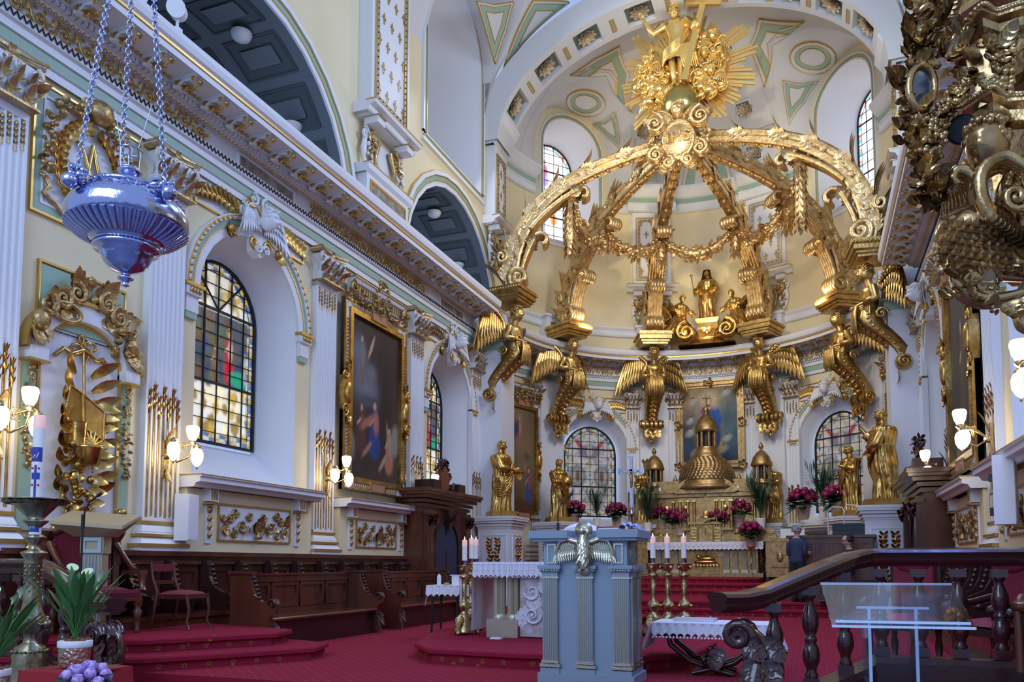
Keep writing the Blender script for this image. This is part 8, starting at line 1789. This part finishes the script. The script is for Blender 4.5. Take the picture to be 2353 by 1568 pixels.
rail('dark polished altar rail sweeping down to a carved scroll, on the left', [(-3.12, 5.95, .72), (-3.32, 6.0, .72), (-3.48, 6.04, .76), (-3.9, 6.14, .91), (-4.4, 6.25, 1.07), (-4.6, 6.3, 1.11), (-8, 6.3, 1.12)], bl, [(-3.4, 6.02, -.1), (-4.5, 6.28, .08), (-4.7, 6.3, .12), (-8, 6.3, .12)], (-3.2, 5.92, .66), 1)
# ================================================================ right foreground
t = thing('lace_table', 'low dark table with curved crossed legs under a lace cloth, behind the altar rail', 'table', (2.22, 8.65, 0))
b = MB(); b.box((0, 0, .50), (1.15, .55, .04)); b.build('table_top', woodd, t)
for g in (-1, 1):
    for y in (-.2, .2): b = MB(); b.tube([(g * .48, y, .49), (g * .42, y, .30), (g * .22, y, .14), (0, y, .07), (-g * .2, y, .02)], [.045, .05, .05, .045, .05], 8, flat=.6); b.build('leg', woodd, t)
b = MB(); b.tube([(0, -.2, .10), (0, .2, .10)], .05, 8); lumps(b, [(0, -.26, .12), (0, -.26, .24), (-.08, -.25, .17), (.08, -.25, .17)], .07, 5, 8); b.build('carved_boss', woodd, t)
b = MB(); b.box((0, 0, .527), (1.2, .6, .012)); cloth_edge(b, -.6, .6, -.30, .53, .14, 16, 0, .02)
for g in (-1, 1): b.grid([[(g * (.60 + .10 * q + .02 * sin(10 * y)), y * .32, .53 - .26 * q - .03 * abs(sin(16 * y))) for q in (0, .3, .6, 1)] for y in [-1 + .05 * i for i in range(41)]])
for i in range(34): b.ball((-.58 + 1.16 * i / 33, -.33, .385), .014, 5, 4)
o = b.build('lace_cloth', lace); o.location = (2.22, 8.65, 0); tag(o, 'white lace cloth with a scalloped edge on the low dark table', 'tablecloth')
t = thing('binder', 'pale ring binder lying on the lace cloth', 'binder', (2.02, 8.72, .535), -.03); b = MB(); b.box((0, 0, .012), (.42, .26, .022)); b.build('pages', paper, t); b = MB(); b.box((0, 0, .026), (.43, .27, .006)); b.box((0, 0, .0), (.43, .27, .006)); b.build('cover', mat('grey_cover', (.5, .55, .65), .4), t)
b = MB(); [b.ball((x, .11, .035), .012, 6, 4) for x in (-.12, .14)]; b.build('ring', silver, t)
t = thing('acrylic_lectern', 'clear acrylic lectern in front of the altar rail', 'lectern', (3.585, 4.5, -.45), .12)
b = MB(); A = [(-.32, -.18, 1.27), (.32, -.18, 1.27), (.32, .18, 1.47), (-.32, .18, 1.47)]; n = [(x, y - .006, z + .014) for x, y, z in A]; b.add(A + n, [(0, 1, 2, 3), (7, 6, 5, 4), (0, 4, 5, 1), (1, 5, 6, 2), (2, 6, 7, 3), (3, 7, 4, 0)], 0, False); b.build('reading_plate', acrylic, t)
b = MB(); bar(b, (-.32, .185, 1.478), (.32, .185, 1.478), .012, .014); bar(b, (-.32, -.185, 1.278), (.32, -.185, 1.278), .012, .016); bar(b, (-.30, -.17, 1.30), (.30, -.17, 1.30), .012, .03); b.build('plate_edge', edgeac, t)
b = MB(); b.box((0, .03, .66), (.34, .012, 1.28)); b.build('front_panel', acrylic, t)
for g in (-1, 1):
    b = MB(); b.box((g * .11, .12, .99), (.012, .17, .74)); b.build('side_fin', acrylic, t); b = MB(); bar(b, (g * .11, .03, .62), (g * .11, .03, 1.36), .014, .012); b.build('fin_edge', edgeac, t); b = MB(); bar(b, (g * .10, .0, .30), (g * .055, .03, .70), .018, .012); b.build('brace', edgeac, t)
b = MB(); bar(b, (-.17, .03, 1.36), (.17, .03, 1.36), .012, .014); b.build('panel_edge', edgeac, t); b = MB(); b.box((0, .03, .012), (.5, .4, .024)); b.build('base', acrylic, t)
for i, (x, y, rz, l) in enumerate(((4.15, 10.2, -.6, 'carved dark armchair with red cushions behind the right altar rail, nearer the lace table'), (4.95, 9.6, -1.0, 'carved dark armchair with red cushions behind the right altar rail, at the picture edge'))):
    t = thing('carved_armchair', l, 'armchair', (x, y, 0), rz, 'red cushioned armchairs behind the rail'); b = MB(); b.grid([[(-.28 + .56 * i / 6, -.28 + .56 * j / 6, .50 + .08 * (sin(pi * i / 6) * sin(pi * j / 6)) ** .4) for j in range(7)] for i in range(7)]); b.build('seat_cushion', mat('pink_velvet', (.42, .02, .09), .7) if i == 0 else velvet, t)
    b = MB(); b.box((0, .27, .92), (.46, .07, .50)); b.ball((0, .24, 1.14), (.22, .06, .1), 12, 7); b.build('back_cushion', velvet, t); b = MB(); b.box((0, 0, .44), (.60, .60, .08)); b.box((0, .31, .85), (.6, .04, .75)); lumps(b, [(0, .30, 1.27), (-.12, .3, 1.24), (.12, .3, 1.24)], .07, 3, 6); b.build('frame', woodd, t)
    for g in (-1, 1):
        b = MB(); b.tube([(g * .30, .26, .78), (g * .31, .0, .72), (g * .31, -.25, .72), (g * .31, -.32, .66), (g * .30, -.26, .60)], .04, 8); b.ball((g * .31, -.3, .67), .06); b.build('arm', woodd, t)
        for y in (-.25, .27): b = MB(); b.lathe([(.05, 0), (.05, .04), (.03, .07), (.045, .2), (.03, .3), (.045, .4)], (g * .26, y, 0), 8); b.build('leg', woodd, t)
t = thing('red_chair', 'red round-armed chair cut by the right edge, behind the altar rail', 'armchair', (5.02, 7.35, -.2), .9); b = MB(); b.lathe([(.26, .45), (.29, .5), (.28, .56), (.2, .6), (0, .61)], (0, 0, 0), 16); b.build('seat', velvet, t); b = MB(); b.lathe([(.02, 0), (.05, .02), (.03, .2), (.05, .44)], (-.2, -.15, 0), 8); b.lathe([(.02, 0), (.05, .02), (.03, .2), (.05, .44)], (.2, -.15, 0), 8); b.lathe([(.02, 0), (.05, .02), (.03, .2), (.05, .44)], (-.2, .18, 0), 8); b.lathe([(.02, 0), (.05, .02), (.03, .2), (.05, .44)], (.2, .18, 0), 8); b.build('legs', woodd, t)
b = MB(); b.tube([(-.28, -.1, .95), (-.3, .0, 1.0), (-.28, .2, 1.0), (0, .3, 1.05), (.28, .2, 1.0)], .05, 8); b.tube([(-.28, .2, .5), (-.28, .2, 1.0)], .03, 7); b.tube([(.28, .2, .5), (.28, .2, 1.0)], .03, 7); scroll(b, (-.29, .95), .08, 1.4, pi / 2, 1, .03, 0, -.12, 14); b.build('arm_rail', wood, t)
# side table with bottle and dispenser
t = thing('side_table', 'small table under a white cloth left of the candle stands', 'table', (-2.05, 11.25, 0)); b = MB(); b.box((0, 0, .79), (.52, .42, .03)); b.build('top', woodd, t)
for x, y in ((-.2, -.15), (.2, -.15), (-.2, .15), (.2, .15)): b = MB(); b.tube([(x, y, .78), (x * 1.1, y * 1.1, 0)], .018, 6); b.build('leg', iron, t)
b = MB(); b.box((0, 0, .812), (.56, .46, .01)); cloth_edge(b, -.28, .28, -.23, .815, .17, 6, 0, .02)
for g in (-1, 1): b.add([(g * .28, -.23, .815), (g * .28, .23, .815), (g * .31, .16, .62), (g * .30, -.1, .66), (g * .29, -.25, .48)], [(0, 1, 2, 3, 4)], 0, False)
o = b.build('white_cloth', linen); o.location = (-2.05, 11.25, 0); tag(o, 'plain white cloth on the small side table', 'tablecloth')
t = thing('sanitizer_bottle', 'clear pump bottle on the small side table', 'bottle', (-2.16, 11.12, .817)); b = MB(); b.lathe([(.03, 0), (.032, .01), (.032, .13), (.02, .155), (.012, .165)], (0, 0, 0), 12); b.build('bottle', paper, t); b = MB(); b.tube([(0, 0, .16), (0, 0, .21)], .008, 6); b.tube([(-.03, 0, .21), (.012, 0, .21)], .009, 6); b.build('pump', iron, t)
t = thing('paper_holder', 'white boxy holder on the small side table', 'box', (-1.90, 11.2, .817)); b = MB(); b.box((0, 0, .07), (.12, .10, .14)); b.box((0, 0, .15), (.17, .12, .012)); b.build('box', paper, t)
t = thing('small_dish', 'small gilt dish between the bottle and the white holder', 'dish', (-2.03, 11.12, .817)); b = MB(); b.lathe([(.03, 0), (.045, .02), (.045, .04), (.03, .035)], (0, 0, 0), 10); b.build('dish', brass, t)
t = thing('floor_register', 'small white metal floor grate at the foot of the left newel', 'grate', tuple(at(357, 1549, Z=-.44))); b = MB(); b.box((0, 0, .006), (.16, .12, .012)); b.build('plate', silver, t)
for i in range(3):
    for j in range(2): b = MB(); b.box((-.045 + .045 * i, -.025 + .05 * j, .013), (.025, .03, .006)); b.build('slot', iron, t)
# ================================================================ pulpit
PX, PY = 4.66, 5.35
t = thing('pulpit', 'ornate dark gilt pulpit with putto, grapes and scrolled foliage, upper right', 'pulpit', (PX, PY, 0)); RG = rosegold
def octl(b, prof, m=0, n=8, a=.39): b.grid([[(r * cos(a + 2 * pi * i / n), r * sin(a + 2 * pi * i / n), z) for i in range(n)] for r, z in prof], False, True, m, False)
b = MB(); octl(b, [(.46, 4.85), (.62, 4.85), (.62, 4.5), (.58, 4.46), (.56, 4.42), (.60, 4.40), (.60, 4.36), (.50, 4.30), (.46, 4.26)]); b.build('upper_cornice', RG, t)
b = MB(); octl(b, [(.44, 4.3), (.44, 3.86), (.54, 3.84), (.54, 3.78), (.50, 3.75), (.50, 3.70), (.44, 3.68), (.40, 3.62), (.36, 3.2), (.40, 3.18)]); b.build('drum', RG, t)
b = MB(); b.lathe([(.42, 3.24), (.44, 3.2), (.42, 3.16), (.46, 3.12), (.44, 3.0), (.36, 2.9), (.22, 2.84), (.1, 2.8), (0, 2.78)], (0, 0, 0), 32, lobes=16, amp=.03)
for k in range(16): a = 2 * pi * k / 16; b.tube([(r * cos(a), r * sin(a), z) for r, z in ((.44, 3.12), (.45, 3.0), (.34, 2.88), (.15, 2.8))], [.05, .06, .045, .02], 6)
b.build('gadrooned_bowl', RG, t)
PB = Vector((PX, PY, 0)); Q = lambda u, v, dy=0: at(u, v, Y=4.86 + dy) - PB
def strands(b, pts, r, k=4, w=.05, n=26, dz=0):
    S = spline([tuple(p) for p in pts], n)
    for j in range(k):
        e = (j / (k - 1) - .5) * w * 2 if k > 1 else 0; b.tube([(x, y + e, z + dz * abs(e)) for x, y, z in S], [r * .55, r, r * 1.1, r, r * .7], 7)
b = MB(); c = Q(2268, 332, -.02); head(b, c, .29, -.45, .12, long=0); b.build('putto_head', RG, t)
b = MB(); wing(b, c + Vector((.10, .06, -.20)), (1, .1, -.35), (.3, 0, 1), .50, 0, 8, .5); b.build('putto_wing', RG, t); b = MB(); wing(b, c + Vector((-.07, .12, -.20)), (-1, .5, -.2), (-.3, 0, 1), .26, 0, 6, .4); b.build('putto_wing', RG, t)
b = MB(); strands(b, [Q(2353, 402), Q(2305, 372), Q(2258, 396), Q(2244, 440), Q(2262, 498), Q(2312, 540), Q(2370, 552)], .036, 5, .075)
for i in range(9): p = Q(2250 + 10 * i, 470 + 8 * i, -.06); acan(b, p, (.5, -.3, -.8), (-.4, -.9, -.2), .15, .07)
strands(b, [Q(2244, 432), Q(2222, 402), Q(2196, 398), Q(2186, 416), Q(2200, 430)], .026, 3, .04)
for e in (-.05, 0, .05): b.tube([tuple(Q(2335 + 34 * (1 - i / 20) * cos(i * .5), 452 + 34 * (1 - i / 20) * sin(i * .5), e)) for i in range(21)], .022, 6)
b.build('c_scroll', RG, t)
b = MB(); q = random.Random(12)
for row in range(7):
    for i in range(9):
        u, v = 2176 + 17 * i + 6 * (row % 2), 492 + 15 * row + 3 * i
        b.leaf(Q(u, v, -.05 * sin(pi * (i + 1) / 10) - .02 * row), (-.55 + .09 * i, -.35, -.8), (-.2, -1, .1), .075, .020, .4)
b.ball(tuple(Q(2240, 530, .10)), (.20, .14, .15), 16, 10); b.build('feathered_bowl', RG, t)
b = MB()
for e in (-.05, 0, .05): b.tube([tuple(Q(2226 + 44 * (1 - .7 * i / 26) * cos(2.6 + i * .42), 640 + 44 * (1 - .7 * i / 26) * sin(2.6 + i * .42), e)) for i in range(27)], .024, 7)
strands(b, [Q(2178, 560), Q(2176, 610), Q(2196, 658), Q(2250, 690), Q(2310, 688), Q(2365, 672)], .030, 4, .05); strands(b, [Q(2310, 690), Q(2335, 712), Q(2345, 745), Q(2362, 760)], .022, 3, .03); strands(b, [Q(2262, 610), Q(2300, 590), Q(2330, 560)], .020, 3, .03)
b.ball(tuple(Q(2165, 622)), .028, 8, 6); lumps(b, [Q(2286, 640 + 14 * i, -.05) for i in range(6)], .028, 3, 6)
for i in range(14):
    u, v = (2180, 2188, 2205, 2230, 2255, 2280, 2310, 2340, 2300, 2325, 2345, 2270, 2215, 2190)[i], (575, 620, 655, 676, 690, 668, 690, 690, 600, 590, 620, 620, 600, 640)[i]; acan(b, Q(u, v, -.05), (cos(i * 1.9), -.3, sin(i * 1.9)), (0, -1, .1), .16, .08)
b.build('foliage_scroll', RG, t)
b = MB(); q = random.Random(5); S = spline([tuple(Q(u, v)) for u, v in ((2130, -30), (2108, 60), (2098, 140), (2082, 240), (2100, 320), (2128, 380), (2118, 440), (2140, 460))], 60)
for i, p in enumerate(S):
    for e in range(2): acan(b, Vector(p) + Vector((q.uniform(-.05, .07), q.uniform(-.05, .05), q.uniform(-.03, .03))), (q.uniform(-1, .8), -.5, q.uniform(-1, .6)), (0, -1, .1), q.uniform(.08, .15), .055, 0, .4, 2)
for i in range(26): acan(b, Q(2150 + q.uniform(-35, 40), 20 + q.uniform(-30, 130), q.uniform(0, .1)), (q.uniform(-1, 1), -.4, q.uniform(-.4, 1)), (0, -1, .1), q.uniform(.10, .18), .07, 0, .4, 3)
lumps(b, [Vector(p) + Vector((.02, .04, 0)) for p in S[::2]], .055, 8, 7); b.build('foliage_swag', RG, t)
b = MB(); q = random.Random(6); S = spline([tuple(Q(u, v)) for u, v in ((2232, 168), (2205, 215), (2172, 255), (2148, 290), (2136, 340))], 40)
for i, p in enumerate(S):
    for e in range(5): w = .02 + .05 * i / 40; b.ball((p[0] + q.uniform(-w, w), p[1] - q.uniform(0, w), p[2] + q.uniform(-w, w)), q.uniform(.014, .022), 7, 5)
    if i % 3 == 0: acan(b, Vector(p), (q.uniform(-1, .2), -.3, q.uniform(-1, .2)), (0, -1, 0), .13, .05)
b.build('grape_swag', RG, t)
b = MB(); q = random.Random(7)
for i in range(70): z = q.random(); p = Q(2308 + q.uniform(-28, 28) * (1 - .5 * z), 130 + 90 * z, -.02 - q.uniform(0, .05)); b.ball(tuple(p), .019, 7, 5)
for i in range(5): acan(b, Q(2300, 112, -.04), (cos(i * 1.2), -.4, sin(i * 1.2) - .4), (0, -1, 0), .14, .07)
b.build('grape_cluster', RG, t)
b = MB(); A = [(2215, 120, 2262, 95), (2222, 150, 2270, 122), (2236, 190, 2278, 165), (2252, 232, 2290, 208), (2246, 250, 2296, 222)]
b.grid([[tuple(Q(a, v, .12)), tuple(Q(a, v, 0)), tuple(Q(c_, w_, -.04)), tuple(Q(c_ + 14, w_ + 6, .10))] for a, v, c_, w_ in A], sm=False)
for i in range(8): a = 2.2 + .36 * i; b.leaf(Q(2240, 112, -.03), (cos(a), -.25, sin(a) * .9), (0, -1, 0), .10, .022, .35)
for e in (-.03, .02): b.tube([tuple(Q(2282 + 20 * (1 - i / 14) * cos(i * .7), 112 + 26 * (1 - i / 14) * sin(i * .7), e)) for i in range(15)], .016, 6)
acan(b, Q(2256, 165, -.05), (.2, -.1, -1), (0, -1, 0), .15, .06); b.build('console', RG, t)
def cornice(b, pts, prof):
    P = [Q(*p) for p in pts]; b.grid([[tuple(p + Vector((-dx * .3, -dx, dz))) for dx, dz in prof] for p in P], sm=False)
    S = spline([tuple(p) for p in P], 30)
    for p in S: b.ball((p[0] - prof[1][0] * .3, p[1] - prof[1][0], p[2] + prof[1][1] - .02), .014, 6, 4)
    for p in S[::2]: b.leaf((p[0], p[1] - .03, p[2] - .02), (0, -.3, -1), (0, -1, 0), .09, .028, .4)
b = MB(); cornice(b, [(2196, 150, .2), (2262, 78, 0), (2300, 92, .02), (2353, 76, 0), (2420, 70, 0)], [(0, .14), (.10, .13), (.10, .08), (.06, .06), (.05, .02), (0, -.02)]); b.build('leaf_cornice', RG, t)
b = MB(); cornice(b, [(2216, 285, .2), (2284, 242, 0), (2320, 262, .03), (2400, 258, 0)], [(0, .09), (.09, .08), (.09, .03), (.05, .0), (.05, -.06), (0, -.09)]); b.build('bead_cornice', RG, t)
b = MB(); b.tube([tuple(Q(2118 + 30 * cos(q), 200 + 50 * sin(q), -.06 + .05 * cos(q))) for q in [2 * pi * i / 24 for i in range(24)]], .020, 7, closed=True); b.build('oval_frame', RG, t); b = MB(); b.add([tuple(Q(2118 + 30 * cos(q), 200 + 50 * sin(q), -.05 + .05 * cos(q))) for q in [2 * pi * i / 24 for i in range(24)]], [tuple(range(24))], 0, False); b.build('oval_mirror', mat('dim_mirror', (.18, .22, .34), .15, .8), t)
b = MB(); b.box((.75, .1, 3.6), (.9, .5, 1.6)); b.build('wall_arm', RG, t); S0 = tuple(Q(2210, 298, .06)); b = MB(); b.T(S0, rz=-.2, rx=1.95); b.lathe([(.03, -.08), (.075, -.05), (.08, .02), (.065, .025)], (0, 0, 0), 18); b.build('spot_housing', iron, t); b = MB(); b.T(S0, rz=-.2, rx=1.95); b.lathe([(0, .018), (.06, .018)], (0, 0, 0), 18); b.build('spot_lens', mat('blue_lens', (.05, .2, .8), .2, emit=((.05, .25, 1), .8)), t)
